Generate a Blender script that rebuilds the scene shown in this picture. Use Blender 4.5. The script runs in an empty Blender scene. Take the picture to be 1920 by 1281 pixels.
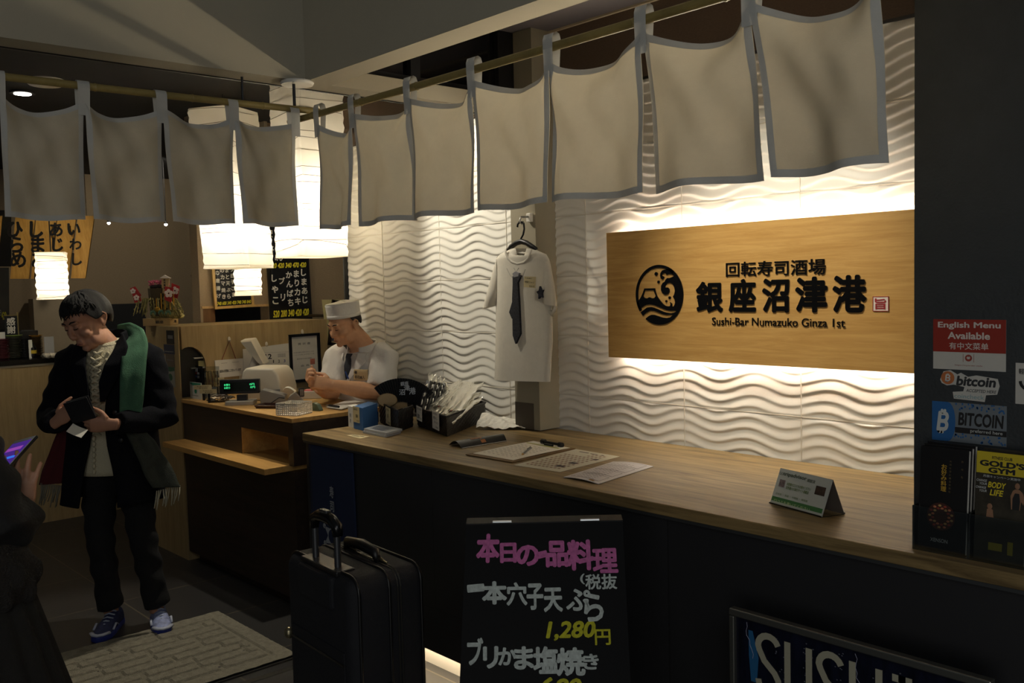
import bpy, bmesh, math, random
from mathutils import Vector as V, Matrix
random.seed(7)
SC = bpy.context.scene
COL = SC.collection
PI = math.pi
sin, cos = math.sin, math.cos

# ------------------------------------------------------------------ camera
def cam_axes(yaw, pitch, roll):
    f = V((cos(yaw)*cos(pitch), sin(yaw)*cos(pitch), sin(pitch)))
    r = f.cross(V((0, 0, 1))).normalized()
    u = r.cross(f)
    c, s = cos(roll), sin(roll)
    return c*r + s*u, -s*r + c*u, f
CR, CU, CF = cam_axes(math.radians(137.556), math.radians(-3.499), math.radians(-1.4365))
EYE = V((0, 0, 1.62))
FPX = 1737.35
cd = bpy.data.cameras.new('camera')
cam = bpy.data.objects.new('camera', cd)
COL.objects.link(cam)
cam.matrix_world = Matrix(((CR.x, CU.x, -CF.x, EYE.x), (CR.y, CU.y, -CF.y, EYE.y), (CR.z, CU.z, -CF.z, EYE.z), (0, 0, 0, 1)))
cd.sensor_width = 36.0
cd.lens = FPX/1920*36.0
cd.clip_start = 0.05
SC.camera = cam

def ray(x, y):
    return CR*((x-960)/FPX) - CU*((y-640.5)/FPX) + CF
def on(ax, v, x, y):               # where the sight line of a photo point meets a world plane
    d = ray(x, y)
    return EYE + d*((v-EYE[ax])/d[ax])
def onx(v, x, y): return on(0, v, x, y)
def ony(v, x, y): return on(1, v, x, y)
def onz(v, x, y): return on(2, v, x, y)
def dep(d, x, y): return EYE + ray(x, y)*d

# ------------------------------------------------------------------ world, exposure, lights
w = bpy.data.worlds.new('night_street'); SC.world = w; w.use_nodes = True
w.node_tree.nodes['Background'].inputs[0].default_value = (0.80, 0.92, 1.0, 1)
w.node_tree.nodes['Background'].inputs[1].default_value = 0.035
SC.view_settings.view_transform = 'Standard'
SC.view_settings.look = 'None'
SC.view_settings.gamma = 1.0
SC.view_settings.exposure = 0.0
SC.view_settings.use_curve_mapping = False
WARM = (1.0, 0.91, 0.74)
def spot(name, loc, tgt, watts, deg, blend=0.6, col=WARM, r=0.03):
    l = bpy.data.lights.new(name, 'SPOT'); l.energy = watts; l.spot_size = math.radians(deg); l.spot_blend = blend
    l.color = col; l.shadow_soft_size = r
    o = bpy.data.objects.new(name, l); COL.objects.link(o); o.location = loc
    o.rotation_euler = (V(tgt)-V(loc)).to_track_quat('-Z', 'Y').to_euler()
    return o
def area(name, loc, tgt, watts, sx, sy, col=WARM):
    l = bpy.data.lights.new(name, 'AREA'); l.shape = 'RECTANGLE'; l.size = sx; l.size_y = sy; l.energy = watts; l.color = col
    o = bpy.data.objects.new(name, l); COL.objects.link(o); o.location = loc
    o.rotation_euler = (V(tgt)-V(loc)).to_track_quat('-Z', 'Y').to_euler()
    return o
def point(name, loc, watts, col=WARM, r=0.05, parent=None):
    l = bpy.data.lights.new(name, 'POINT'); l.energy = watts; l.color = col; l.shadow_soft_size = r
    o = bpy.data.objects.new(name, l); COL.objects.link(o); o.location = loc
    o.parent = parent
    return o
spot('wall_washer_light', (-3.90, 2.45, 2.74), (-3.62, 3.13, 1.95), 75, 60, 0.5)
spot('sign_light', (-2.0, 2.12, 2.72), (-1.85, 3.05, 1.52), 80, 60, 0.9)
spot('counter_light', (-2.9, 2.5, 2.74), (-2.9, 2.6, 0.93), 4, 110, 0.8)
spot('mat_light', (-4.25, 2.3, 2.76), (-3.95, 1.35, 0), 80, 60, 0.4)
spot('chef_fill', (-5.0, 2.05, 2.75), (-4.8, 2.8, 1.1), 36, 55, 0.7)  # added fill spot that brightens the chef, helping out the lanterns
spot('hall_light', (-5.9, 1.2, 2.76), (-6.2, 1.3, 0), 12, 120, 0.6)
spot('name_board_light', (-6.4, 1.6, 2.7), (-6.9, 1.9, 2.05), 14, 60, 0.7)
spot('far_wall_fill', (-7.9, 3.2, 2.75), (-9.4, 3.6, 1.7), 28, 110, 0.8)  # added spot that brightens the far wall
spot('kitchen_light', (-5.2, 3.3, 2.7), (-5.6, 3.2, 1.4), 8, 120, 0.8)
area('sign_top_led', (-1.95, 3.05, 1.842), (-1.95, 2.2, 2.6), 10, 1.5, 0.03, (1.0, 0.88, 0.66)).data.spread = math.radians(115)
area('front_fill', (0.9, -2.1, 1.3), (-1.3, 2.3, 0.8), 21, 2.2, 1.6, (1.0, 0.97, 0.92))  # added front fill that lifts the pillar stickers, slate and poster
area('street_glow', (2.2, -0.9, 3.3), (-1.8, 2.0, 1.9), 18, 1.8, 1.2, (0.92, 0.97, 1.0))

# ------------------------------------------------------------------ materials
def lin(c):
    return tuple(((x/255.0)/12.92 if x/255.0 <= 0.04045 else ((x/255.0+0.055)/1.055)**2.4) for x in c)+(1,)
_m = {}
def mat(name, col, rough=0.6, metal=0.0, var=0.0, vscale=8.0, bump=0.0, bscale=60.0, emit=0.0, stretch=None, spec=None, alpha=1.0, trans=0.0):
    if name in _m: return _m[name]
    m = bpy.data.materials.new(name); m.use_nodes = True; _m[name] = m
    nt = m.node_tree; b = nt.nodes['Principled BSDF']
    b.inputs['Base Color'].default_value = lin(col); b.inputs['Roughness'].default_value = rough; b.inputs['Metallic'].default_value = metal
    if spec is not None: b.inputs['Specular IOR Level'].default_value = spec
    if alpha < 1: b.inputs['Alpha'].default_value = alpha
    if trans: b.inputs['Transmission Weight'].default_value = trans
    if emit:
        b.inputs['Emission Color'].default_value = lin(col); b.inputs['Emission Strength'].default_value = emit
    if var or bump:
        tc = nt.nodes.new('ShaderNodeTexCoord'); mp = nt.nodes.new('ShaderNodeMapping')
        nt.links.new(tc.outputs['Object'], mp.inputs[0])
        if stretch: mp.inputs['Scale'].default_value = stretch
    if var:
        n = nt.nodes.new('ShaderNodeTexNoise'); n.inputs['Scale'].default_value = vscale; n.inputs['Detail'].default_value = 6
        n.inputs['Roughness'].default_value = 0.65
        nt.links.new(mp.outputs[0], n.inputs['Vector'])
        r = nt.nodes.new('ShaderNodeValToRGB')
        c = lin(col)
        r.color_ramp.elements[0].position = 0.3; r.color_ramp.elements[1].position = 0.7
        r.color_ramp.elements[0].color = tuple(x*(1-var) for x in c[:3])+(1,)
        r.color_ramp.elements[1].color = tuple(min(1, x*(1+var)) for x in c[:3])+(1,)
        nt.links.new(n.outputs['Fac'], r.inputs[0]); nt.links.new(r.outputs[0], b.inputs['Base Color'])
    if bump:
        n2 = nt.nodes.new('ShaderNodeTexNoise'); n2.inputs['Scale'].default_value = bscale; n2.inputs['Detail'].default_value = 4
        nt.links.new(mp.outputs[0], n2.inputs['Vector'])
        bp = nt.nodes.new('ShaderNodeBump'); bp.inputs['Strength'].default_value = bump; bp.inputs['Distance'].default_value = 0.01
        nt.links.new(n2.outputs['Fac'], bp.inputs['Height']); nt.links.new(bp.outputs[0], b.inputs['Normal'])
    return m
def wood(name, c1, c2, stretch=(1.2, 14, 14), scale=3.0, rough=0.5, bump=0.15):
    if name in _m: return _m[name]
    m = bpy.data.materials.new(name); m.use_nodes = True; _m[name] = m
    nt = m.node_tree; b = nt.nodes['Principled BSDF']; b.inputs['Roughness'].default_value = rough
    tc = nt.nodes.new('ShaderNodeTexCoord'); mp = nt.nodes.new('ShaderNodeMapping'); mp.inputs['Scale'].default_value = stretch
    nt.links.new(tc.outputs['Object'], mp.inputs[0])
    n = nt.nodes.new('ShaderNodeTexNoise'); n.inputs['Scale'].default_value = scale; n.inputs['Detail'].default_value = 8; n.inputs['Distortion'].default_value = 0.6
    n.inputs['Roughness'].default_value = 0.7
    nt.links.new(mp.outputs[0], n.inputs['Vector'])
    r = nt.nodes.new('ShaderNodeValToRGB'); r.color_ramp.elements[0].position = 0.34; r.color_ramp.elements[1].position = 0.62
    r.color_ramp.elements[0].color = lin(c2); r.color_ramp.elements[1].color = lin(c1)
    nt.links.new(n.outputs['Fac'], r.inputs[0]); nt.links.new(r.outputs[0], b.inputs['Base Color'])
    bp = nt.nodes.new('ShaderNodeBump'); bp.inputs['Strength'].default_value = bump; bp.inputs['Distance'].default_value = 0.003
    nt.links.new(n.outputs['Fac'], bp.inputs['Height']); nt.links.new(bp.outputs[0], b.inputs['Normal'])
    return m
def cloth_mat(name, col, thru=0.35, bump=0.1):
    if name in _m: return _m[name]
    m = mat(name, col, 0.9, bump=bump, bscale=300, var=0.05, vscale=25, spec=0.1)
    nt = m.node_tree; b = nt.nodes['Principled BSDF']; out = nt.nodes['Material Output']
    t = nt.nodes.new('ShaderNodeBsdfTranslucent'); t.inputs[0].default_value = lin(col)
    mx = nt.nodes.new('ShaderNodeMixShader'); mx.inputs[0].default_value = thru
    nt.links.new(b.outputs[0], mx.inputs[1]); nt.links.new(t.outputs[0], mx.inputs[2]); nt.links.new(mx.outputs[0], out.inputs[0])
    return m
def glass_mat(name, col=(235, 240, 240), alpha=0.12, rough=0.08):
    if name in _m: return _m[name]
    m = bpy.data.materials.new(name); m.use_nodes = True; _m[name] = m
    nt = m.node_tree; nt.nodes.remove(nt.nodes['Principled BSDF']); out = nt.nodes['Material Output']
    t = nt.nodes.new('ShaderNodeBsdfTransparent'); g = nt.nodes.new('ShaderNodeBsdfGlossy'); g.inputs['Roughness'].default_value = rough
    g.inputs[0].default_value = lin(col); t.inputs[0].default_value = lin((245, 248, 248))
    fr = nt.nodes.new('ShaderNodeFresnel'); fr.inputs[0].default_value = 1.5
    ad = nt.nodes.new('ShaderNodeMath'); ad.operation = 'ADD'; ad.inputs[1].default_value = alpha; ad.use_clamp = True
    nt.links.new(fr.outputs[0], ad.inputs[0])
    mx = nt.nodes.new('ShaderNodeMixShader'); nt.links.new(ad.outputs[0], mx.inputs[0])
    nt.links.new(t.outputs[0], mx.inputs[1]); nt.links.new(g.outputs[0], mx.inputs[2]); nt.links.new(mx.outputs[0], out.inputs[0])
    return m
def brick(name, c1, c2, mortar, scale, bw, rh, ms=0.01, rough=0.5, off=0.5, bump=0.0, rot=(0, 0, 0), loc=(0, 0, 0), var=0.5):
    if name in _m: return _m[name]
    m = mat(name, c1, rough, bump=0.05, bscale=90); nt = m.node_tree; b = nt.nodes['Principled BSDF']
    tc = nt.nodes.new('ShaderNodeTexCoord'); mp = nt.nodes.new('ShaderNodeMapping'); mp.inputs['Rotation'].default_value = rot; mp.inputs['Location'].default_value = loc
    nt.links.new(tc.outputs['Object'], mp.inputs[0])
    k = nt.nodes.new('ShaderNodeTexBrick'); k.offset = off
    k.inputs['Color1'].default_value = lin(c1); k.inputs['Color2'].default_value = lin(c2); k.inputs['Mortar'].default_value = lin(mortar)
    k.inputs['Scale'].default_value = scale; k.inputs['Mortar Size'].default_value = ms; k.inputs['Brick Width'].default_value = bw; k.inputs['Row Height'].default_value = rh
    k.inputs['Bias'].default_value = 0.0
    nt.links.new(mp.outputs[0], k.inputs['Vector'])
    nt.links.new(k.outputs['Color'], b.inputs['Base Color'])
    if bump:
        bp = nt.nodes.new('ShaderNodeBump'); bp.inputs['Strength'].default_value = bump; bp.inputs['Distance'].default_value = 0.01; bp.invert = True
        nt.links.new(k.outputs['Fac'], bp.inputs['Height']); nt.links.new(bp.outputs[0], b.inputs['Normal'])
    return m

# ------------------------------------------------------------------ mesh helpers
class MB:
    def __init__(s): s.v = []; s.f = []
    def add(s, vs, fs, M=None):
        n = len(s.v)
        s.v += [tuple(M @ V(p)) if M is not None else tuple(p) for p in vs]
        s.f += [tuple(i+n for i in f) for f in fs]
        return s
    def box(s, x0, x1, y0, y1, z0, z1, M=None):
        vs = [(x, y, z) for x in (x0, x1) for y in (y0, y1) for z in (z0, z1)]
        return s.add(vs, [(0, 1, 3, 2), (4, 6, 7, 5), (0, 4, 5, 1), (2, 3, 7, 6), (0, 2, 6, 4), (1, 5, 7, 3)], M)
    def prism(s, poly, z0, z1, M=None):          # polygon in local xy, extruded along local z
        n = len(poly)
        vs = [(p[0], p[1], z0) for p in poly]+[(p[0], p[1], z1) for p in poly]
        fs = [tuple(range(n))[::-1], tuple(range(n, 2*n))]+[(i, (i+1) % n, n+(i+1) % n, n+i) for i in range(n)]
        return s.add(vs, fs, M)
    def tube(s, pts, r, n=10, cap=True, M=None, up=None, flat=1.0):
        pts = [V(p) for p in pts]; R = r if isinstance(r, (list, tuple)) else [r]*len(pts)
        vs = []; prev = None
        for i, p in enumerate(pts):
            d = (pts[min(i+1, len(pts)-1)]-pts[max(i-1, 0)]).normalized()
            if prev is None:
                a = V(up) if up else (V((0, 0, 1)) if abs(d.z) < 0.9 else V((0, 1, 0)))
                a = (a-d*a.dot(d)).normalized()
            else:
                a = (prev-d*prev.dot(d)).normalized()
            prev = a; b = d.cross(a)
            rr = R[i]; ra, rb = (rr if isinstance(rr, (list, tuple)) else (rr*flat, rr))
            for k in range(n):
                t = 2*PI*k/n
                vs.append(p+a*ra*cos(t)+b*rb*sin(t))
        fs = []
        for i in range(len(pts)-1):
            for k in range(n):
                fs.append((i*n+k, i*n+(k+1) % n, (i+1)*n+(k+1) % n, (i+1)*n+k))
        if cap:
            fs.append(tuple(range(n))[::-1]); fs.append(tuple((len(pts)-1)*n+k for k in range(n)))
        return s.add(vs, fs, M)
    def ell(s, c, r, M=None, nu=16, nv=10, R=None):
        c = V(c); r = r if isinstance(r, (list, tuple)) else (r, r, r)
        vs = [V((0, 0, r[2]))]
        for j in range(1, nv):
            t = PI*j/nv
            for i in range(nu):
                p = 2*PI*i/nu
                vs.append(V((r[0]*sin(t)*cos(p), r[1]*sin(t)*sin(p), r[2]*cos(t))))
        vs.append(V((0, 0, -r[2])))
        if R is not None: vs = [R @ v for v in vs]
        vs = [v+c for v in vs]; L = len(vs)-1; fs = []
        for i in range(nu): fs.append((0, 1+i, 1+(i+1) % nu))
        for j in range(nv-2):
            for i in range(nu):
                a = 1+j*nu; fs.append((a+i, a+nu+i, a+nu+(i+1) % nu, a+(i+1) % nu))
        a = 1+(nv-2)*nu
        for i in range(nu): fs.append((a+i, L, a+(i+1) % nu))
        return s.add(vs, fs, M)
    def grid(s, fn, nu, nv, wrap=False, M=None):
        vs = [fn(i/(nu if wrap else nu-1.0), j/(nv-1.0)) for j in range(nv) for i in range(nu)]
        fs = []
        for j in range(nv-1):
            for i in range(nu if wrap else nu-1):
                k = (i+1) % nu
                fs.append((j*nu+i, j*nu+k, (j+1)*nu+k, (j+1)*nu+i))
        return s.add(vs, fs, M)
    def lathe(s, prof, n=24, M=None, c=(0, 0, 0)):
        vs = [(c[0]+r*cos(2*PI*k/n), c[1]+r*sin(2*PI*k/n), c[2]+z) for r, z in prof for k in range(n)]
        fs = []
        for i in range(len(prof)-1):
            for k in range(n):
                fs.append((i*n+k, i*n+(k+1) % n, (i+1)*n+(k+1) % n, (i+1)*n+k))
        fs.append(tuple(range(n))[::-1]); fs.append(tuple((len(prof)-1)*n+k for k in range(n)))
        return s.add(vs, fs, M)
    def build(s, name, m, parent=None, smooth=False, bevel=0.0, solid=0.0, remesh=0.0, relax=0, sub=0, loc=None, disp=None):
        me = bpy.data.meshes.new(name); me.from_pydata([tuple(v) for v in s.v], [], s.f)
        bm = bmesh.new(); bm.from_mesh(me)
        if not solid: bmesh.ops.recalc_face_normals(bm, faces=bm.faces)
        bm.to_mesh(me); bm.free()
        o = bpy.data.objects.new(name, me); COL.objects.link(o)
        if loc is not None: o.location = loc
        if bevel:
            b = o.modifiers.new('bevel', 'BEVEL'); b.width = bevel; b.segments = 2 if bevel < 0.02 else 6; b.limit_method = 'ANGLE'
        if solid:
            b = o.modifiers.new('solid', 'SOLIDIFY'); b.thickness = solid; b.offset = 0
        if remesh:
            b = o.modifiers.new('remesh', 'REMESH'); b.mode = 'VOXEL'; b.voxel_size = remesh
            if relax:
                b = o.modifiers.new('relax', 'SMOOTH'); b.iterations = relax; b.factor = 0.5
        if sub:
            b = o.modifiers.new('sub', 'SUBSURF'); b.levels = sub; b.render_levels = sub
        if remesh or sub or solid or bevel:
            dg = bpy.context.evaluated_depsgraph_get()
            nm = bpy.data.meshes.new_from_object(o.evaluated_get(dg))
            o.modifiers.clear(); o.data = nm; nm.name = name
        if disp:
            for vv in o.data.vertices: vv.co = disp(vv.co)
        o.data.materials.clear(); o.data.materials.append(m)
        if smooth: o.data.polygons.foreach_set('use_smooth', [True]*len(o.data.polygons))
        if smooth == 'auto':
            o.data.set_sharp_from_angle(angle=math.radians(40))
        if parent is not None: o.parent = parent
        return o
def bx(name, m, x0, x1, y0, y1, z0, z1, parent=None, bevel=0.0):
    return MB().box(x0, x1, y0, y1, z0, z1).build(name, m, parent, bevel=bevel)
def thing(name, label, cat, loc=(0, 0, 0), rz=0.0, group=None, rot=None):
    o = bpy.data.objects.new(name, None); COL.objects.link(o); o.empty_display_size = 0.05
    o.location = loc; o.rotation_euler = rot if rot else (0, 0, rz)
    o['label'] = label; o['category'] = cat
    if group: o['group'] = group
    return o
def tag(o, label, cat, group=None, kind=None):
    o['label'] = label; o['category'] = cat
    if group: o['group'] = group
    if kind: o['kind'] = kind
    return o
def struct(o, label=None, cat=None):
    o['kind'] = 'structure'
    if label: o['label'] = label; o['category'] = cat or 'wall'
    return o
def frame(o, x, up):               # matrix with origin, text direction, up direction
    x = V(x).normalized(); up = V(up); up = (up-x*up.dot(x)).normalized(); n = x.cross(up)
    return Matrix(((x.x, up.x, n.x, o[0]), (x.y, up.y, n.y, o[1]), (x.z, up.z, n.z, o[2]), (0, 0, 0, 1)))
_tc = bpy.data.curves.new('type', 'FONT'); _to = bpy.data.objects.new('type', _tc); COL.objects.link(_to)
def glyphs(body, bold=0.0, extr=0.0, shear=0.0, gap=1.0, res=3):
    _tc.body = body; _tc.size = 1.0; _tc.offset = bold; _tc.extrude = extr; _tc.shear = shear; _tc.space_character = gap; _tc.resolution_u = res
    dg = bpy.context.evaluated_depsgraph_get(); dg.update()
    me = bpy.data.meshes.new_from_object(_to.evaluated_get(dg))
    vs = [v.co.copy() for v in me.vertices]; fs = [tuple(p.vertices) for p in me.polygons]
    bpy.data.meshes.remove(me)
    return vs, fs
def text(parent, items, m, M, name='lettering', extr=0.0006, ex=0.0):
    """items: (string, centre x, centre y, height, width or None, bold, shear, vertical, tilt) in metres on the sheet M"""
    mb = MB()
    for it in items:
        s, cx, cy, h, wd, bold, shear, vert, tilt = (list(it)+[None, 0.0, 0.0, False, 0.0][len(it)-4:])[:9]
        if vert:
            n = len(s); st = h/n
            for i, ch in enumerate(s):
                if ch == ' ': continue
                c2 = '|' if ch == 'ー' else ch
                _one(mb, c2, cx, cy+h/2-st*(i+0.5), (wd or st*0.92), (wd or st)*0.92, bold, shear, tilt, extr, M, cell=True, ex=ex)
        else:
            _one(mb, s, cx, cy, h, wd, bold, shear, tilt, extr, M, ex=ex)
    return mb.build(name, m, parent)
def _one(mb, s, cx, cy, h, wd, bold, shear, tilt, extr, M, cell=False, ex=0.0):
    vs, fs = glyphs(s, 0.0, 0.0, shear)
    if not vs: return
    x0 = min(v.x for v in vs); x1 = max(v.x for v in vs); y0 = min(v.y for v in vs); y1 = max(v.y for v in vs)
    if cell: k = h/max(x1-x0, y1-y0, 0.62); kx = k
    else:
        k = h/max(1e-4, y1-y0+bold*1.6); kx = wd/(x1-x0+bold*1.6) if wd else k
    if ex: vs, fs = glyphs(s, 0.0, ex/k, shear)
    a = math.radians(tilt); ca, sa = cos(a), sin(a)
    sh = [(0, 0)]
    if bold > 0:
        sh = [(bold*cos(PI/4*i), bold*sin(PI/4*i)) for i in range(8)] if bold > 0.015 else [(bold, 0), (-bold, 0), (0, bold), (0, -bold)]
    for n, (dx, dy) in enumerate(sh):
        out = []
        for v in vs:
            px, py = (v.x+dx-(x0+x1)/2)*kx, (v.y+dy-(y0+y1)/2)*k
            out.append((cx+px*ca-py*sa, cy+px*sa+py*ca, extr+n*1.2e-5+v.z*k))
        mb.add(out, fs, M)
def dup(root, loc, rz=None, label=None, group=None):
    r = root.copy(); COL.objects.link(r); r.location = loc
    if rz is not None: r.rotation_euler = (r.rotation_euler[0], r.rotation_euler[1], rz)
    if label: r['label'] = label
    if group: r['group'] = group
    for ch in list(root.children):
        c = ch.copy(); COL.objects.link(c); c.parent = r
        for g in ch.children:
            d = g.copy(); COL.objects.link(d); d.parent = c
    return r
# ------------------------------------------------------------------ the room
plaster = mat('warm_grey_plaster', (168, 160, 140), 0.85, var=0.04, vscale=3, bump=0.08, bscale=200)
ceilm = mat('dark_ceiling_paint', (34, 34, 37), 0.8, var=0.05, vscale=4)
tanw = mat('tan_woven_wallpaper', (150, 131, 104), 0.9, var=0.08, vscale=60, bump=0.3, bscale=350, stretch=(1, 1, 2.2))
brownw = mat('brown_woven_wallpaper', (92, 76, 62), 0.9, var=0.15, vscale=90, bump=0.3, bscale=350, stretch=(1, 1, 3))
beigew = mat('beige_wall_paint', (172, 158, 134), 0.85, var=0.04, vscale=10)
white_tile = mat('white_wave_tile', (222, 219, 210), 0.38, var=0.02, vscale=5)
pillarm = mat('dark_slate_pillar_paint', (52, 56, 58), 0.55, var=0.12, vscale=14, bump=0.15, bscale=120)
blackm = mat('black_paint', (14, 14, 15), 0.5)
dark_glass = mat('dark_window_glass', (16, 16, 17), 0.08)
oakv = wood('upright_oak_laminate', (172, 148, 104), (152, 128, 86), (16, 16, 1.2), 2.2)
steel = mat('brushed_steel', (180, 180, 178), 0.3, 1.0)

floorm = brick('dark_floor_tile', (54, 53, 52), (48, 47, 47), (92, 84, 70), 1.0, 0.6, 0.6, 0.004, 0.42, 0.0, 0.15, loc=(0.17, 0.1, 0))
struct(bx('floor', floorm, -11, 2.6, -2.4, 8, -0.05, 0))
X0, Y0, ZB = -3.187, 1.873, 2.42
# bulkhead of the entrance: two faces that meet in the corner
struct(bx('wall_bulkhead_left', plaster, X0-0.115, X0, -2.4, Y0, ZB, 4.2))
struct(bx('wall_bulkhead_front', plaster, X0-0.115, 2.6, Y0, Y0+0.115, ZB, 4.2))
struct(bx('trim_bulkhead_edge', blackm, X0-0.128, X0-0.115, -2.4, 3.13, ZB-0.004, ZB+0.03))
struct(bx('wall_beam', plaster, X0-0.115, X0, Y0+0.115, 3.0, ZB, 2.487))
# dark transom window above the beam
wm = MB()
for y0, y1, z0, z1 in ((1.99, 3.0, 2.487, 2.515), (1.99, 3.0, 2.79, 2.83), (2.40, 2.45, 2.515, 2.79), (2.90, 3.0, 2.515, 2.79)):
    wm.box(X0-0.09, X0-0.03, y0, y1, z0, z1)
tw = wm.build('window_1', blackm); struct(tw)
gp = bx('window_pane', dark_glass, X0-0.066, X0-0.058, 1.99, 2.9, 2.515, 2.79, tw)
# ceilings
struct(bx('ceiling', ceilm, -11, X0-0.128, -2.4, 8, 2.80, 2.9))
struct(bx('ceiling_counter', mat('grey_violet_ceiling', (96, 90, 92), 0.85), X0-0.03, 2.6, Y0+0.115, 3.4, 2.79, 2.9))
# wave wall: relief tiles
TW, TH, XR = 0.5405, 0.2785, -2.362
ZJ = [1.097+0.2785*k for k in range(-1, 6)]
def wave_z(x, z):
    t = (z-1.097)/0.0428
    a = 0.40*sin(2*PI*x/0.325+0.45*sin(z*8.0))+0.07*sin(2*PI*x/0.54+1.3+z*11)
    u = (t+a) % 1.0
    s = u/0.22 if u < 0.22 else (1-u)/0.78
    s = 0.6*s*s*(3-2*s)+0.4*s
    amp = 0.0062*(0.78+0.22*sin(2*PI*x/0.54+z*7))
    ed = min(abs(((z-1.097)/TH) % 1.0), 1-abs(((z-1.097)/TH) % 1.0))*TH
    fx = ((x-XR)/TW) % 1.0; ed = min(ed, min(fx, 1-fx)*TW)
    return amp*s*min(1.0, ed/0.009+0.12)
wx0, wx1, wz0, wz1 = -4.90, -0.9, 0.80, 2.476
NX, NZ = 330, 520
wv = MB(); wv.grid(lambda i, j: (wx0+(wx1-wx0)*i, 3.13-wave_z(wx0+(wx1-wx0)*i, wz0+(wz1-wz0)*j), wz0+(wz1-wz0)*j), NX, NZ)
wv.box(wx0, wx1, 3.131, 3.2, 0, wz1)
o = wv.build('wall_back', white_tile, smooth='auto'); struct(o)
jm = MB()
for z in ZJ:
    jm.box(wx0, wx1, 3.1268, 3.131, z-0.0016, z+0.0016)
k = -5
while XR+k*TW < wx1:
    x = XR+k*TW
    if x > wx0: jm.box(x-0.0016, x+0.0016, 3.1268, 3.131, wz0, wz1)
    k += 1
struct(jm.build('trim_tile_joints', mat('lit_tile_joint', (205, 198, 184), 0.5)))  # raised tile joints; their pale colour stands for light catching the edges
struct(bx('trim_wall_edge', blackm, wx0-0.012, wx0, 3.10, 3.2, 0, 2.8))
struct(bx('wall_back_upper', brownw, -4.9, -0.9, 3.12, 3.2, 2.478, 2.80))
struct(bx('trim_wall_top', blackm, -3.09, -0.9, 3.112, 3.12, 2.474, 2.484))
struct(bx('ceiling_trim', beigew, -3.10, -0.9, 3.105, 3.12, 2.782, 2.79))
# column between the two wave walls
colm = mat('beige_grey_column', (142, 134, 114), 0.8, var=0.03, vscale=8)
struct(bx('wall_column', colm, -3.262, -3.095, 2.995, 3.13, 1.06, 2.79))
struct(bx('wall_column_foot', mat('dark_column_foot', (74, 66, 54), 0.7), -3.262, -3.135, 2.993, 3.125, 0.935, 1.06))
struct(bx('wall_column_side', colm, -3.135, -3.095, 2.995, 3.13, 0.935, 1.06))
# dark pillar on the right, standing on the counter
struct(bx('wall_pillar', pillarm, -1.071, 0.9, 2.40, 3.2, 0.931, 2.79))
# walls to the left and far back
wt = MB()
XT = -6.0
za = onx(XT, 440, 573.5).z; ya = onx(XT, 380, 573).y; yb = onx(XT, 503, 573).y; yl = onx(XT, 372, 500).y
wt.box(XT-0.12, XT, yl, ya, 0, 2.8)
wt.box(XT-0.12, XT, ya, yb, za, 2.8)
wt.box(XT-0.12, XT, yb, 4.3, 0, 2.8)
wt.box(XT-0.12, XT, ya, yb, 0, 1.2)
struct(wt.build('wall_left', tanw))
kb = MB(); kb.box(-7.2, -7.1, onx(-7.1, 377, 600).y, onx(-7.1, 512, 600).y, 0, 2.2); struct(kb.build('wall_kitchen', mat('dark_kitchen_wall', (52, 50, 50), 0.6, var=0.3, vscale=3)))
struct(bx('trim_pass_shelf', wood('pale_shelf_edge', (196, 160, 104), (176, 140, 88), (1, 14, 14)), XT-0.1, XT+0.012, ya-0.01, yb, za-0.012, za+0.004))
struct(bx('trim_pass_jamb', wood('reddish_jamb', (120, 84, 46), (96, 66, 36), (14, 14, 1)), XT-0.1, XT-0.004, ya, onx(XT, 404, 590).y, 1.2, za-0.012))
struct(bx('trim_pass_post', beigew, XT+0.0, XT+0.045, onx(XT, 502.5, 560).y, onx(XT, 508.5, 560).y, 1.2, 2.8))
struct(bx('wall_far', tanw, -9.6, -9.5, -2.4, 8, 0, 2.8))
struct(bx('wall_far_back', brownw, -9.5, -6.1, 7.4, 7.5, 0, 2.8))
XS = -7.13
# sushi bar side: oak panel wall with a black ledge
bar = thing('sushi_bar', 'long oak fronted sushi bar behind the standing customer', 'counter', (XS, 1.5, 0))
MB().box(-0.25, 0, -3.4, 1.2, 0, 1.13).build('front_panel', oakv, bar)
MB().box(-0.75, 0.01, -3.4, 1.2, 1.145, 1.18).build('ledge', mat('black_gloss_ledge', (18, 18, 18), 0.2), bar)
MB().box(-0.6, 0.006, -3.4, 1.2, 1.13, 1.145).build('rail', mat('pale_ledge_rail', (150, 140, 120), 0.5), bar)

pn = mat('lit_beige_panel', (178, 160, 132), 0.8, var=0.04, vscale=9)
XP = -9.3
a = onx(XP, 64, 600); b = onx(XP, 200, 600); c = onx(XP, 100, 560)
struct(bx('wall_far_panel', pn, XP-0.15, XP, a.y, b.y, 0, c.z))
a = onx(-9.0, 196, 571); b = onx(-9.0, 276, 640)
struct(bx('wall_far_screen', mat('black_curtain', (12, 12, 13), 0.8), -9.08, -9.0, a.y, b.y, 0, a.z))
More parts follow.
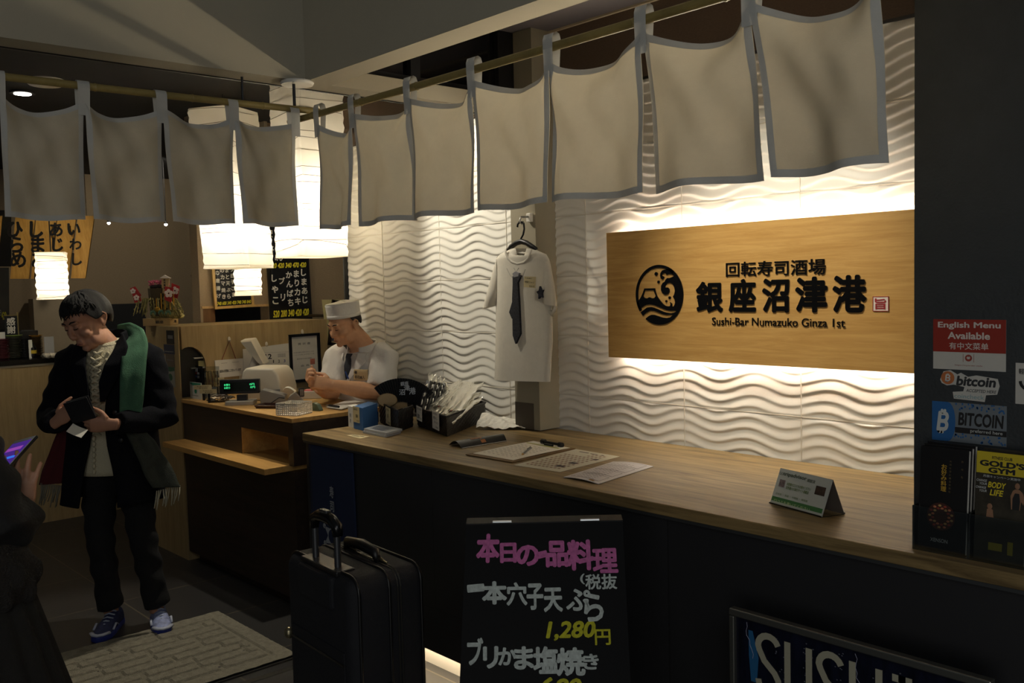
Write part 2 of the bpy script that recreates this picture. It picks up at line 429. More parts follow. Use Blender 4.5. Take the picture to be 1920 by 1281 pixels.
# ------------------------------------------------------------------ counters
oak_top = wood('oak_counter_top', (150, 126, 82), (92, 74, 44), (0.8, 12, 12), 2.8, 0.45, 0.2)
oak_edge = wood('oak_edge', (130, 106, 66), (104, 82, 50), (1.0, 16, 16), 2.6, 0.5, 0.1)
slate = brick('slate_front_tile', (40, 40, 42), (35, 35, 37), (30, 30, 31), 1.0, 1.2, 0.6, 0.003, 0.5, 0.5, 0.2, rot=(PI/2, 0, 0), loc=(0.2, 0.3, 0))
dwood = wood('dark_stained_wood', (52, 38, 28), (34, 25, 19), (1.0, 12, 12), 3.0, 0.5, 0.1)
paleoak = wood('pale_oak_shelf', (206, 160, 92), (184, 138, 74), (1.0, 14, 14), 2.5, 0.45, 0.08)
regtop = wood('register_oak_top', (190, 150, 90), (160, 120, 66), (1.0, 14, 14), 2.5, 0.4, 0.08)
CX0, CY0, CY1, CZ = -3.98, 2.252, 3.119, 0.93
fc = thing('reception_counter', 'long dark slate fronted counter with an oak worktop below the wave wall', 'counter', (CX0, CY0, 0))
def loc(o, p): o.location = p; return o
MB().box(0, 4.9, -0.005, CY1-CY0, CZ-0.036, CZ).build('worktop', oak_top, fc, bevel=0.003)
MB().box(0.002, 4.9, -0.001, 0.02, CZ-0.046, CZ-0.036).build('metal_edge', mat('dull_metal_edge', (96, 98, 98), 0.4, 0.8), fc)
MB().box(0.004, 4.9, 0.012, 0.026, 0.115, CZ-0.046).box(0.004, 4.9, 0.026, CY1-CY0-0.14, 0.14, CZ-0.046).build('front_panel', slate, fc)
MB().box(0.10, 4.9, 0.10, CY1-CY0-0.14, 0.0, 0.14).build('kick_plate', mat('pale_kick_plate', (190, 186, 176), 0.5), fc)
led = mat('warm_led', (255, 232, 196), 0.5, emit=45.0)
MB().box(0.6, 4.7, 0.028, 0.04, 0.126, 0.139).build('light_strip', led, fc)
RX0, RX1, RY0, RY1, RZ = -5.428, -4.105, 2.263, 2.80, 0.985
rc = thing('register_counter', 'dark stained cash register counter with a pale oak top', 'counter', (RX0, RY0, 0))
L = RX1-RX0; D = RY1-RY0
MB().box(0, L, 0, D, RZ-0.022, RZ).build('worktop', regtop, rc, bevel=0.002)
nx0 = ony(RY0, 451, 830).x-RX0; nx1 = ony(RY0, 539, 840).x-RX0
b = MB(); b.box(0.004, nx0, 0.006, D-0.02, 0.745, RZ-0.022); b.box(nx1, L-0.004, 0.006, D-0.02, 0.745, RZ-0.022)
b.box(nx0, nx1, 0.006, D-0.02, 0.888, RZ-0.022); b.box(0.004, L-0.004, 0.006, D-0.02, 0.06, 0.715); b.box(0.02, L-0.02, 0.06, D-0.02, 0, 0.06)
b.box(nx0, nx1, 0.22, D-0.02, 0.715, 0.888)
b.build('body', dwood, rc)
n = MB(); n.box(nx0, nx0+0.006, 0.008, 0.215, 0.745, 0.888); n.box(nx0, nx1, 0.208, 0.218, 0.745, 0.888)
n.build('niche_lining', paleoak, rc)
MB().box(0.01, nx1, -0.13, 0.215, 0.715, 0.745).build('shelf', paleoak, rc, bevel=0.0015)
# oak partition beside the register
pt = thing('oak_partition', 'tall pale oak partition box with a round topped opening behind the register', 'partition', (-5.93, 2.263, 0))
MB().box(0, 0.5-0.03, 0, 1.02, 0, 1.42).build('body', oakv, pt)
# opening
prof = []
p0 = onx(-5.43, 340, 745); p1 = onx(-5.43, 387, 700)
def pl(px, py): q = onx(-5.43, px, py); return (q.y-2.263, q.z)
bx_l = pl(341, 740)[0]; top = pl(352, 651)[1]; r_x = pl(387, 695)
pts = [(bx_l, 1.0), pl(341, 656), pl(346, 652.5), pl(353, 650.5), pl(362, 651), pl(371, 656), pl(379, 664), pl(384, 674), pl(386.5, 686), pl(387, 700), pl(386, 745)]
Mo = frame((0.501, 0, 0), (0, 1, 0), (0, 0, 1))
# face panel of the partition with the opening cut out of it
ys = [p[0] for p in pts[1:-1]]
f = MB(); E_ = 1.02
f.box(0.47, 0.5, 0, bx_l, 0, 1.42); f.box(0.47, 0.5, ys[-1], E_, 0, 1.42); f.box(0.47, 0.5, bx_l, ys[-1], 0, 0.99)
ring = pts[1:-1]
for i in range(len(ring)-1):
    (ya_, za_), (yb_, zb_) = ring[i], ring[i+1]
    if yb_ <= ya_: continue
    f.add([(x, y, z) for x in (0.47, 0.5) for (y, z) in ((ya_, za_), (yb_, zb_), (yb_, 1.42), (ya_, 1.42))], [(0, 1, 2, 3), (7, 6, 5, 4), (0, 4, 5, 1), (1, 5, 6, 2), (2, 6, 7, 3), (3, 7, 4, 0)])
f.build('face_panel', oakv, pt)
MB().box(0.4705, 0.472, bx_l+0.001, ys[-1]-0.001, 0.99, top).build('recess_shade_sheet', mat('recess_shade', (10, 9, 8), 0.6), pt)  # near-black sheet, paints the shade inside the shallow opening
sh = MB(); sh.box(0.472, 0.49, bx_l+0.09, bx_l+0.2, top-0.075, top-0.067); sh.box(0.472, 0.49, bx_l+0.07, bx_l+0.26, top-0.135, top-0.128)
sh.build('inner_shelf', steel, pt)
MB().box(0.472, 0.485, bx_l+0.12, bx_l+0.2, top-0.128, top-0.09).build('inner_box', mat('pale_box', (170, 160, 110), 0.6), pt)

# ------------------------------------------------------------------ bamboo poles, noren curtains
bamboo = mat('aged_bamboo', (140, 122, 70), 0.45, var=0.25, vscale=9)
def bamboo_pole(name, label, a, b_, r=0.0125):
    a, b_ = V(a), V(b_); n = 40; pts = []; rs = []
    L = (b_-a).length; d = (b_-a)/L
    ks = [0.18+0.31*i+0.02*((i*7) % 3) for i in range(int(L/0.31)+1)]
    s = 0.0
    st = sorted(set([0, L]+[min(L, max(0, k+e)) for k in ks for e in (-0.012, -0.004, 0, 0.004, 0.012)]))
    for s in st:
        m = min(abs(s-k) for k in ks)
        pts.append(a+d*s+V((0, 0, -0.012*sin(PI*s/L)))); rs.append(r*(1.16 if m < 0.002 else (1.03 if m < 0.006 else 1.0)))
    o = MB().tube(pts, rs, 12).build(name, bamboo, smooth='auto')
    return tag(o, label, 'bamboo pole')
bamboo_pole('bamboo_pole', 'bamboo pole carrying the long curtain above the front counter', (-3.32, Y0, 2.285), (0.35, Y0, 2.30))
bamboo_pole('bamboo_pole', 'bamboo pole carrying the shorter curtain above the entrance passage', (X0, -0.35, 2.312), (X0, 1.96, 2.312))
linen = cloth_mat('noren_linen', (206, 196, 172), 0.33)
hemm = cloth_mat('noren_double_linen', (198, 196, 188), 0.16)
def noren(name, label, tabs, bots, ztop, zbot, fn, sags, seed, tabw=0.036):
    rnd = random.Random(seed)
    t = thing(name, label, 'curtain', fn(tabs[0], 0, zbot), group=None)
    off = V(t.location)
    def F(s, d, z): return V(fn(s, d, z))-off
    N = len(tabs)-1
    for i in range(N):
        a, b2 = tabs[i], tabs[i+1]; ba, bb = bots[i], bots[i+1]
        sg = sags[i]; ph = rnd.uniform(0, 6); k1 = rnd.uniform(0.8, 1.3); sk = rnd.choice((0.72, 0.85, 1.25, 1.4)); tw = rnd.uniform(-0.02, 0.02); gap = 0.006+rnd.uniform(0, 0.004)
        W = abs(b2-a)
        def surf(u, v, a=a, b2=b2, ba=ba, bb=bb, sg=sg, ph=ph, k1=k1, tw=tw, gap=gap, sk=sk, e=0.0):
            um = u**sk; q = 4*um*(1-um)
            g = gap*(0.15+0.85*min(1, v*1.4))*(1 if b2 > a else -1)
            s = (a+g)*(1-u)*(1-v)+(b2-g)*u*(1-v)+((ba+g)*(1-u)+(bb-g)*u)*v
            z = ztop-sg*q**0.8*(1-v)**1.6 - (ztop-zbot)*v + 0.004*sin(PI*u*2+ph)*v
            d = 0.034*k1*sin(6.0*(v*1.25+0.12)-2.3*q**0.7+0.3)*math.exp(-2.2*v)*(0.25+0.75*q)
            d += 0.017*k1*sin(2*PI*u*1.15+ph)*(0.25+0.75*v) + tw*(u-0.5)*v*1.5
            d += 0.012*sin(PI*u)*v
            d += 0.008*sin(9*u+7*v+ph)*q*(1-0.5*v)+0.004*sin(17*u-9*v+2*ph)*q
            return F(s, d+e, z)
        p = MB().grid(surf, 34, 34).build('panel', linen, t, smooth=True, solid=0.0)
        h = MB()
        hw = 0.017/W
        for e in (0.0016,):
            h.grid(lambda x, y: surf(x*hw, y, e=e), 3, 34)
            h.grid(lambda x, y: surf(1-hw+x*hw, y, e=e), 3, 34)
            h.grid(lambda x, y: surf(x, 0.955+0.045*y, e=e), 34, 3)
            h.grid(lambda x, y: surf(x, 0.05*y, e=e), 34, 3)
        h.build('hem', hemm, p, smooth=True)
    for i, s in enumerate(tabs):
        zb = ztop-0.052
        tl = rnd.uniform(-0.006, 0.006); w2 = tabw/2
        zr = 2.313 if i else 2.316
        m = MB()
        path = [(0.014, zb), (0.0155, ztop), (0.017, ztop+0.03), (0.0165, zr-0.012), (0.011, zr+0.001), (0, zr+0.005), (-0.011, zr+0.001), (-0.016, zr-0.012), (-0.015, ztop+0.03), (-0.012, ztop-0.01), (-0.010, zb+0.01)]
        m.grid(lambda x, y, s=s, tl=tl, path=path, w2=w2: F(s+(x-0.5)*2*w2*(1+0.08*sin(3*y))+tl*(path[int(round(y*(len(path)-1)))][1]-2.3)*4, path[int(round(y*(len(path)-1)))][0], path[int(round(y*(len(path)-1)))][1]), 4, len(path))
        m.build('tab', hemm, t, smooth=True)
    return t
noren('noren_curtain', 'long off-white split curtain of seven panels above the front counter', [-3.092, -2.854, -2.517, -2.188, -1.853, -1.523, -1.208, -0.905],
      [-3.118, -2.855, -2.526, -2.187, -1.856, -1.518, -1.168, -0.876], 2.246, 1.846, lambda s, d, z: (s, Y0-d, z), [0.05, 0.03, 0.042, 0.05, 0.042, 0.055, 0.06], 3)
noren('noren_curtain', 'short off-white split curtain above the entrance passage at the left', [0.50, 0.80, 1.049, 1.303, 1.566, 1.815],
      [0.50, 0.785, 1.046, 1.307, 1.568, 1.825], 2.256, 1.864, lambda s, d, z: (X0+d, s, z), [0.04, 0.05, 0.04, 0.035, 0.02], 5)
ho = MB().tube([(X0-0.01, Y0-0.045, 2.29), (X0-0.01, Y0-0.045, 2.42)], 0.006, 8).build('hanger_rod', blackm); tag(ho, 'thin black rod hanging from the beam corner to the bamboo poles', 'hanger rod')
p = onx(X0-0.13, 440, 155); q = onx(X0-0.13, 440, 195)
ho = MB().tube([(X0-0.07, p.y, 2.315), (X0-0.07, p.y, 2.42)], 0.005, 8).tube([(X0-0.075, p.y, 2.318), (X0, p.y, 2.318)], 0.004, 8).build('hanger_rod', blackm); tag(ho, 'thin black rod holding the left bamboo pole near the short curtain\'s fourth tab', 'hanger rod')
whitep = mat('white_plastic', (225, 220, 208), 0.45)
dz = MB().lathe([(0.0, 0.0), (0.06, 0.0), (0.064, 0.008), (0.06, 0.014), (0, 0.014)], 28).build('ceiling_fitting', whitep, smooth='auto', loc=(X0-0.02, Y0-0.025, ZB-0.014)); tag(dz, 'round white cap screwed under the corner of the beams', 'ceiling fitting')
q = onz(2.8, 85, 150)
dz = MB().lathe([(0.0, 0.0), (0.085, 0.0), (0.1, 0.012), (0.1, 0.028), (0, 0.028)], 28).build('ceiling_fitting', whitep, smooth='auto', loc=(q.x, q.y, 2.772)); tag(dz, 'round white disc on the dark ceiling above the short curtain', 'ceiling fitting')
def downlight(px, py, label, z=2.8, e=30, r=0.045):
    q = onz(z, px, py)
    t = thing('downlight', label, 'lamp', (q.x, q.y, z-0.012), group='small ceiling downlights')
    MB().lathe([(r, 0.0), (r*1.5, 0.0), (r*1.5, 0.012), (r, 0.012)], 24).build('ring', blackm, t)
    MB().lathe([(0, -0.004), (r, -0.003), (r, 0.0), (0, 0.0)], 20).build('lens', mat('led_lens', (255, 250, 240), 0.4, emit=e), t)
downlight(42, 172, 'lit downlight in the dark ceiling beside the round white disc')
def mini_spot(px, py, d, label):
    q = dep(d, px, py)
    t = thing('pendant_spot', label, 'lamp', q, group='tiny bright spots at the curtain hem')
    MB().tube([(0, 0, 0.01), (0, 0, 2.8-q.z)], 0.004, 6).build('stem', blackm, t)
    MB().ell((0, 0, 0), 0.013).build('bulb', mat('bulb_glow', (255, 250, 240), 0.4, emit=25), t, smooth=True)
    MB().lathe([(0.008, 0.03), (0.016, 0.006), (0.015, 0.006), (0.007, 0.03)], 14).build('hood', blackm, t)
mini_spot(204, 418.5, 8.2, 'tiny lit spot lamp just under the second panel of the short curtain')
mini_spot(311, 421, 8.2, 'tiny lit spot lamp just under the seam of the second and third panels')

# ------------------------------------------------------------------ paper lanterns
def paper_mat(name='lantern_paper'):
    if name in _m: return _m[name]
    m = bpy.data.materials.new(name); m.use_nodes = True; _m[name] = m
    nt = m.node_tree; nt.nodes.remove(nt.nodes['Principled BSDF']); out = nt.nodes['Material Output']
    d = nt.nodes.new('ShaderNodeBsdfDiffuse'); t = nt.nodes.new('ShaderNodeBsdfTranslucent'); mx = nt.nodes.new('ShaderNodeMixShader')
    for n in (d, t): n.inputs[0].default_value = lin((246, 240, 226))
    mx.inputs[0].default_value = 0.55
    nt.links.new(d.outputs[0], mx.inputs[1]); nt.links.new(t.outputs[0], mx.inputs[2]); nt.links.new(mx.outputs[0], out.inputs[0])
    return m
paper = paper_mat()
wire = mat('lantern_wire', (120, 104, 80), 0.6)
def lantern(label, c, s, h, rz, watts, nw, seed, tilt=0.0, cord=True, taper=1.0, bulb_at=0.3, lo=(0, 0)):
    rnd = random.Random(seed)
    t = thing('paper_lantern', label, 'lantern', c, group=None, rot=(0, 0, rz))
    hs = s/2; ch = s*0.09
    def ringp(u):            # chamfered square outline, u in 0..1
        P = [(-hs+ch, -hs), (hs-ch, -hs), (hs, -hs+ch), (hs, hs-ch), (hs-ch, hs), (-hs+ch, hs), (-hs, hs-ch), (-hs, -hs+ch)]
        k = u*8; i = int(k) % 8; f_ = k-int(k); a = P[i]; b = P[(i+1) % 8]
        return a[0]+(b[0]-a[0])*f_, a[1]+(b[1]-a[1])*f_
    def shade(u, v):
        x, y = ringp(u); z = v*h
        k = 1+(taper-1)*v
        n = 0.0035*sin(41*v*h/0.3+9*u)+0.003*sin(23*u*2*PI/6.28*2+17*v)
        l = math.hypot(x, y)
        return (x*k*(1+n/l)+lo[0]*v, y*k*(1+n/l)+lo[1]*v, z)
    m = MB(); m.grid(shade, 64, 40, wrap=True)
    n = len(m.v)
    m.build('shade', paper, t, smooth='auto')
    base = MB(); 
    base.prism([ringp(i/8.0) for i in range(8)], -0.002, 0.0); base.build('bottom_sheet', paper, t)
    wm = MB()
    for i in range(nw):
        v0 = (i+0.5)/nw+rnd.uniform(-0.3, 0.3)/nw; a1, a2 = rnd.uniform(-0.02, 0.02), rnd.uniform(-0.02, 0.02)
        pts = []
        for k in range(25):
            u = k/24.0 % 1.0; x, y = ringp(u); vv = min(0.995, max(0.003, v0+a1*sin(2*PI*u)+a2*cos(4*PI*u)))
            sx, sy, sz = shade(u, vv); l = math.hypot(sx, sy)
            pts.append((sx*(1+0.0015/l), sy*(1+0.0015/l), sz))
        wm.tube(pts, 0.0014, 4)
    wm.build('wire', wire, t)
    cm = MB(); cm.tube([(lo[0], lo[1], h*bulb_at+0.05), (lo[0], lo[1], 2.8-c[2] if cord else h)], 0.004, 6); cm.build('cord', blackm, t)
    cap = MB(); cap.prism([(x*taper+lo[0], y*taper+lo[1]) for x, y in (ringp(i/8.0) for i in range(8))], h-0.001, h+0.001); cap.build('top_sheet', paper, t)
    if watts:
        point('lantern_bulb', (0, 0, h*bulb_at), watts, (1.0, 0.92, 0.78), 0.04, t)
    return t
q = dep(5.25, 586, 486)
lantern('tall white paper lantern hanging in front of the black menu board', (q.x, q.y, q.z+0.012), 0.315, 1.0, math.radians(47.6-90+90-71+22), 9, 15, 2, cord=False, bulb_at=0.27)
q = dep(5.6, 449, 503)
lantern('white paper lantern hanging in the middle, left of the tallest lantern', (q.x, q.y, q.z), 0.315, 0.94, math.radians(30), 8, 13, 4, taper=0.98, bulb_at=0.3, lo=(-0.06, -0.01))
q = dep(6.02, 466, 554)
lantern('small white paper lantern half hidden below the middle lantern', (q.x, q.y, q.z), 0.165, 0.31, math.radians(62), 2.2, 7, 6, bulb_at=0.45)
q = dep(6.2, 100, 561)
lantern('small white paper lantern hanging in front of the wooden name boards', (q.x, q.y, q.z), 0.185, 0.31, math.radians(70), 2.4, 8, 8, bulb_at=0.45)

# ------------------------------------------------------------------ the lit wooden sign
signw = wood('sign_board_wood', (206, 164, 98), (184, 140, 76), (1.6, 22, 22), 2.2, 0.42, 0.04)
inkm = mat('gloss_black_lettering', (12, 11, 11), 0.18)
sx0, sx1, sz0, sz1, SY = -2.705, -1.05, 1.293, 1.835, 3.045
sg = thing('shop_sign', 'wide backlit wooden shop sign with raised black lettering and wave emblem', 'sign', (sx0, SY, sz0))
SW, SH = sx1-sx0, sz1-sz0
MB().box(0, SW, 0, 0.03, 0, SH).build('board', signw, sg, bevel=0.0015)
for z in (0.012, SH-0.03):
    MB().box(0.03, SW, 0.034, 0.05, z, z+0.018).build('light_strip', mat('sign_led', (255, 244, 228), 0.5, emit=24.0), sg)
for x in (0.2, 0.8, 1.3):
    bx('bracket', steel, x-0.02, x+0.02, 0.03, 0.075, SH/2-0.05, SH/2+0.05, sg)
MS = frame((0, -0.0005, 0), (1, 0, 0), (0, 0, 1))
def sp(px, py): q = ony(SY, px, py); return (q.x-sx0, q.z-sz0)
def mid(x0, y0, x1, y1):
    a = sp(x0, y0); b = sp(x1, y1)
    return (a[0]+b[0])/2, (a[1]+b[1])/2, abs(a[1]-b[1]), abs(b[0]-a[0])
cells = [(1306, 529, 1356, 586), (1367, 524, 1418, 586), (1430, 523, 1481, 586), (1492, 520, 1552, 586), (1562, 517, 1625, 586)]
its = []
for ch, c in zip('銀座沼津港', cells):
    x, z, h, wd = mid(*c); its.append((ch, x, z, h, wd, 0.034))
x, z, h, wd = mid(1362, 490, 1549, 517)
its.append(('回転寿司酒場', x, z, h*0.86, wd, 0.012))
x, z, h, wd = mid(1336, 595, 1585, 614)
its.append(('Sushi-Bar Numazuko Ginza 1st', x, z, h, wd, 0.0))
text(sg, its, inkm, MS, 'lettering', 0.0021, ex=0.002)
# wave emblem, drawn in a unit circle
ec = sp(1236.5, 553); er = (sp(1281, 553)[0]-sp(1192, 553)[0])/2
em = MB()
Me = MS @ Matrix.Translation((ec[0], ec[1], 0))
def fillp(pts): em.prism([(x*er, y*er) for x, y in pts], 0, 0.004, Me)
def strip(pts, w0, w1=None, nn=None):
    P = [V((x*er, y*er, 0)) for x, y in pts]; n = len(P); w1 = w0 if w1 is None else w1
    Ls = []; Rs = []
    for i, p in enumerate(P):
        d = (P[min(i+1, n-1)]-P[max(i-1, 0)]).normalized(); nrm = V((-d.y, d.x, 0)); t = i/(n-1.0)
        ww = (w0+(w1-w0)*t)*er/2
        Ls.append(p+nrm*ww); Rs.append(p-nrm*ww)
    for i in range(n-1):
        a, b, c, d = Ls[i], Ls[i+1], Rs[i+1], Rs[i]
        em.prism([(q.x, q.y) for q in (a, d, c, b)], 0, 0.004, Me)
def arc(cx, cy, r, a0, a1, n=18): return [(cx+r*cos(math.radians(a0+(a1-a0)*i/(n-1.0))), cy+r*sin(math.radians(a0+(a1-a0)*i/(n-1.0)))) for i in range(n)]
strip(arc(0, 0, 0.95, 50, 214, 40), 0.10)
EP = [(700,185),(650,200),(615,245),(610,300),(620,345),(650,368),(680,350),(685,320),(665,302),(645,300),(640,280),(670,252),(710,252),(740,285),(780,268),(830,275),(870,305),(860,320),(820,330),(785,345),(745,340),(710,370),(695,405),(655,430),(625,480),(622,560),(650,620),(700,650),(750,640),(785,590),(780,545),(755,515),(720,513),(700,520),(705,480),(740,440),(790,430),(840,450),(875,510),(885,580),(870,640),(845,685),(875,730),(885,790),(870,840),(845,868),(830,860),(825,810),(785,780),(800,820),(790,855),(750,860),(700,850),(650,810),(600,750),(550,680),(520,600),(505,525),(401,524),(401,562),(480,562),(520,670),(490,705),(450,710),(395,690),(345,712),(300,705),(275,670),(310,562),(399,562),(399,524),(295,525),(270,600),(230,680),(180,755),(150,800),(190,925),(240,880),(320,835),(400,822),(480,835),(560,865),(640,900),(720,930),(800,942),(890,940),(905,955),(860,975),(800,985),(720,975),(640,950),(560,915),(480,885),(420,872),(340,885),(270,935),(218,975),(262,1038),(320,985),(400,942),(480,945),(560,970),(640,1005),(720,1020),(800,1015),(840,1020),(790,1060),(720,1075),(640,1068),(560,1040),(490,1020),(430,1020),(380,1040),(315,1090)]
fillp([((x-580)/457.0, (648-y)/555.0) for x, y in EP]+arc(0, 0, 1.0, 236, 420, 46))
for x, y, r in ((532, 260, 0.066), (575, 408, 0.05), (783, 703, 0.05), (718, 766, 0.04)): fillp(arc((x-580)/457.0, (648-y)/555.0, r, 0, 345, 16))
em.build('emblem', inkm, sg)
st = mid(1637, 556, 1667, 584)
red = mat('seal_red', (150, 30, 40), 0.5)
MB().box(-st[3]/2, st[3]/2, -st[2]/2, st[2]/2, 0, 0.002, MS @ Matrix.Translation((st[0], st[1], 0))).build('seal', mat('seal_white', (226, 214, 204), 0.5), sg)
s2 = MB(); a, b = st[3]/2, st[2]/2; T_ = MS @ Matrix.Translation((st[0], st[1], 0))
for r in ((-a, a, b-0.002, b), (-a, a, -b, -b+0.002), (-a, -a+0.002, -b, b), (a-0.002, a, -b, b)): s2.box(*r, 0.002, 0.003, T_)
_one(s2, '旨', 0, 0, st[2]*0.74, st[3]*0.7, 0.02, 0, 0, 0.0032, T_)
s2.build('seal_mark', red, sg)
# ------------------------------------------------------------------ things on the front counter
paperm = mat('white_paper', (228, 224, 212), 0.8)
cardm = mat('cream_card', (206, 190, 146), 0.8)
printk = mat('printed_black', (28, 27, 28), 0.7)
greyk = mat('printed_grey', (120, 118, 114), 0.8)
acrylic = glass_mat('clear_acrylic')
blackp = mat('black_plastic', (20, 20, 21), 0.4)
navy = mat('navy_cotton', (24, 36, 66), 0.9, bump=0.1, bscale=300)
whiteink = mat('white_print', (205, 208, 205), 0.8)
yellowm = mat('yellow_print', (222, 200, 40), 0.7)
bluem = mat('blue_card', (56, 104, 160), 0.6)
greenp = mat('green_print', (60, 110, 58), 0.7)
orangem = mat('orange_print', (200, 104, 50), 0.7)
redp = mat('red_print', (160, 52, 36), 0.7)
def quad(a, b, c, d): return [tuple(a), tuple(b), tuple(c), tuple(d)]
def sheet_mat(corner, xend, yend, z):       # a matrix lying on a horizontal top
    o = V(corner); x = V(xend)-o; y = V(yend)-o
    o.z = z; x.z = 0; y.z = 0
    return frame(o, x, y), x.length, y.length
def mat4(t): return Matrix.Translation(V(t.location)).inverted()
def flatsheet(name, label, cat, pts, z, m, th=0.0012, curl=0.0, group=None):
    """pts: near-left, near-right, far-right, far-left photo points on the top at height z"""
    P = [onz(z, *p) for p in pts]
    o = P[0].copy(); t = thing(name, label, cat, (o.x, o.y, z), group=group)
    def f(u, v):
        p = (P[0]*(1-u)+P[1]*u)*(1-v)+(P[3]*(1-u)+P[2]*u)*v
        return (p.x-o.x, p.y-o.y, th+curl*sin(PI*u))
    MB().grid(f, 13, 5).build('sheet', m, t, solid=th, smooth='auto')
    M = frame((0, 0, 0), P[1]-P[0], P[3]-P[0])
    return t, f, M
def onsheet(f, rects, dz=0.0016, nu=6):
    mb = MB()
    for u0, u1, v0, v1 in rects:
        mb.grid(lambda a, b: V(f(u0+(u1-u0)*a, v0+(v1-v0)*b))+V((0, 0, dz)), nu, 2)
    return mb
# clipboard
t, f, M = flatsheet('clipboard', 'brown clipboard with white paper and a black clip on the oak counter', 'clipboard', [(873, 854), (960, 869), (1079, 843), (1000, 828)], CZ, mat('hardboard', (110, 84, 48), 0.6), 0.003)
MB().grid(lambda u, v: V(f(0.05+0.88*u, 0.07+0.9*v))+V((0, 0, 0.003+0.002*sin(PI*v))), 6, 8).build('paper', paperm, t)
rr = random.Random(3)
onsheet(f, [(0.14+0.1*(i % 7), 0.14+0.1*(i % 7)+rr.uniform(0.03, 0.08), 0.16+0.055*(i//7), 0.172+0.055*(i//7)) for i in range(77)], 0.0056, 2).build('ruled_writing', mat('faint_pencil', (150, 148, 142), 0.8), t)
onsheet(f, [(0.1, 0.86, 0.82, 0.845)], 0.0056).build('highlight_line', mat('yellow_green_line', (176, 176, 60), 0.8), t)
a, b = V(f(0.32, 0.93)), V(f(0.80, 0.93))
MB().tube([a+V((0, 0, 0.012)), b+V((0, 0, 0.012))], 0.006, 8).tube([a+V((0, 0, 0.012)), a+(b-a)*0.16+V((0, 0, 0.012))], 0.011, 8).tube([a+(b-a)*0.84+V((0, 0, 0.012)), b+V((0, 0, 0.012))], 0.011, 8).tube([a+(b-a)*0.3+V((0, -0.02, 0.008)), a+(b-a)*0.7+V((0, -0.02, 0.008))], 0.005, 6).build('clip', blackp, t)
p0, p1 = onz(CZ+0.012, 978, 853), onz(CZ+0.012, 995, 840)
t = thing('ballpoint_pen', 'silver ballpoint pen lying on the clipboard paper', 'pen', p0)
d = p1-p0
MB().tube([d*0.12, d*1.0], 0.0048, 10).build('barrel', steel, t, smooth='auto')
MB().tube([(0, 0, 0), d*0.12], [0.0012, 0.0045], 10).build('tip', mat('brass_tip', (190, 150, 90), 0.3, 1.0), t)
MB().tube([d*0.62+V((0, 0, 0.006)), d*0.98+V((0, 0, 0.006))], 0.0016, 6).build('clip', steel, t)
# picture sheet
t, f, M = flatsheet('picture_menu_sheet', 'flat laminated sheet of small sushi pictures beside the clipboard', 'menu', [(963, 873), (1050, 886), (1162, 857), (1080, 843)], CZ, mat('laminated_sheet', (204, 200, 180), 0.35), 0.0012)
rows = []
for i in range(9):
    for j in range(11):
        if j > 8 and i < 5: continue
        rows.append((0.12+0.085*i, 0.12+0.085*i+0.05, 0.10+0.075*j, 0.10+0.075*j+0.032))
onsheet(f, rows, 0.0014, 2).build('sushi_pictures', mat('sushi_print', (132, 96, 76), 0.5, var=0.5, vscale=60), t)
onsheet(f, [(0.20, 0.42, 0.9, 0.925), (0.46, 0.62, 0.9, 0.92), (0.7, 0.76, 0.9, 0.93), (0.62, 0.8, 0.18, 0.25), (0.66, 0.8, 0.38, 0.45), (0.80, 0.9, 0.66, 0.73)], 0.0014).build('dark_pictures', mat('dark_print', (58, 46, 56), 0.5), t)
# folded leaflet
t, f, M = flatsheet('folded_leaflet', 'white folded leaflet with boxed map print nearest the counter edge', 'leaflet', [(1057, 896), (1122, 909), (1225, 876), (1150, 867)], CZ, mat('leaflet_paper', (212, 208, 210), 0.6), 0.002, curl=0.006)
rl = []
for i in range(4):
    rl += [(0.1, 0.9, 0.06+0.235*i, 0.07+0.235*i), (0.1, 0.9, 0.25+0.235*i, 0.256+0.235*i), (0.1, 0.11, 0.06+0.235*i, 0.25+0.235*i), (0.89, 0.9, 0.06+0.235*i, 0.25+0.235*i)]
rl += [(0.16+0.1*(k % 6), 0.16+0.1*(k % 6)+rr.uniform(0.03, 0.08), 0.09+0.045*(k//6), 0.098+0.045*(k//6)) for k in range(108)]
onsheet(f, rl, 0.0016, 8).build('map_print', mat('plum_print', (88, 78, 92), 0.7), t)
onsheet(f, [(0.68, 0.82, 0.02, 0.055)], 0.0018).build('round_mark', mat('gold_mark', (160, 120, 60), 0.6), t)
# curved black menu card
t, f, M = flatsheet('black_menu_card', 'glossy black arched card lying in front of the woven basket', 'card', [(842, 835), (866, 842), (950, 828), (938, 821)], CZ, mat('gloss_black_card', (18, 17, 17), 0.25), 0.0014, curl=0.024)
onsheet(f, [(0.38, 0.62, 0.30, 0.52), (0.72, 0.9, 0.46, 0.56)], 0.0014).build('food_photo', mat('food_print', (150, 92, 44), 0.5, var=0.5, vscale=80), t)
onsheet(f, [(0.985, 1.0, 0.0, 1.0)], 0.0012).build('white_edge', paperm, t)
# tent card
a, b, c = onz(CZ, 1444, 944), onz(CZ, 1541, 971), onz(CZ, 1583, 965)
dx = (b-a); back = (c-b); back = back*1.0
apex0 = onz(CZ, 1444, 944)+back*0.5; hgt = 0.0
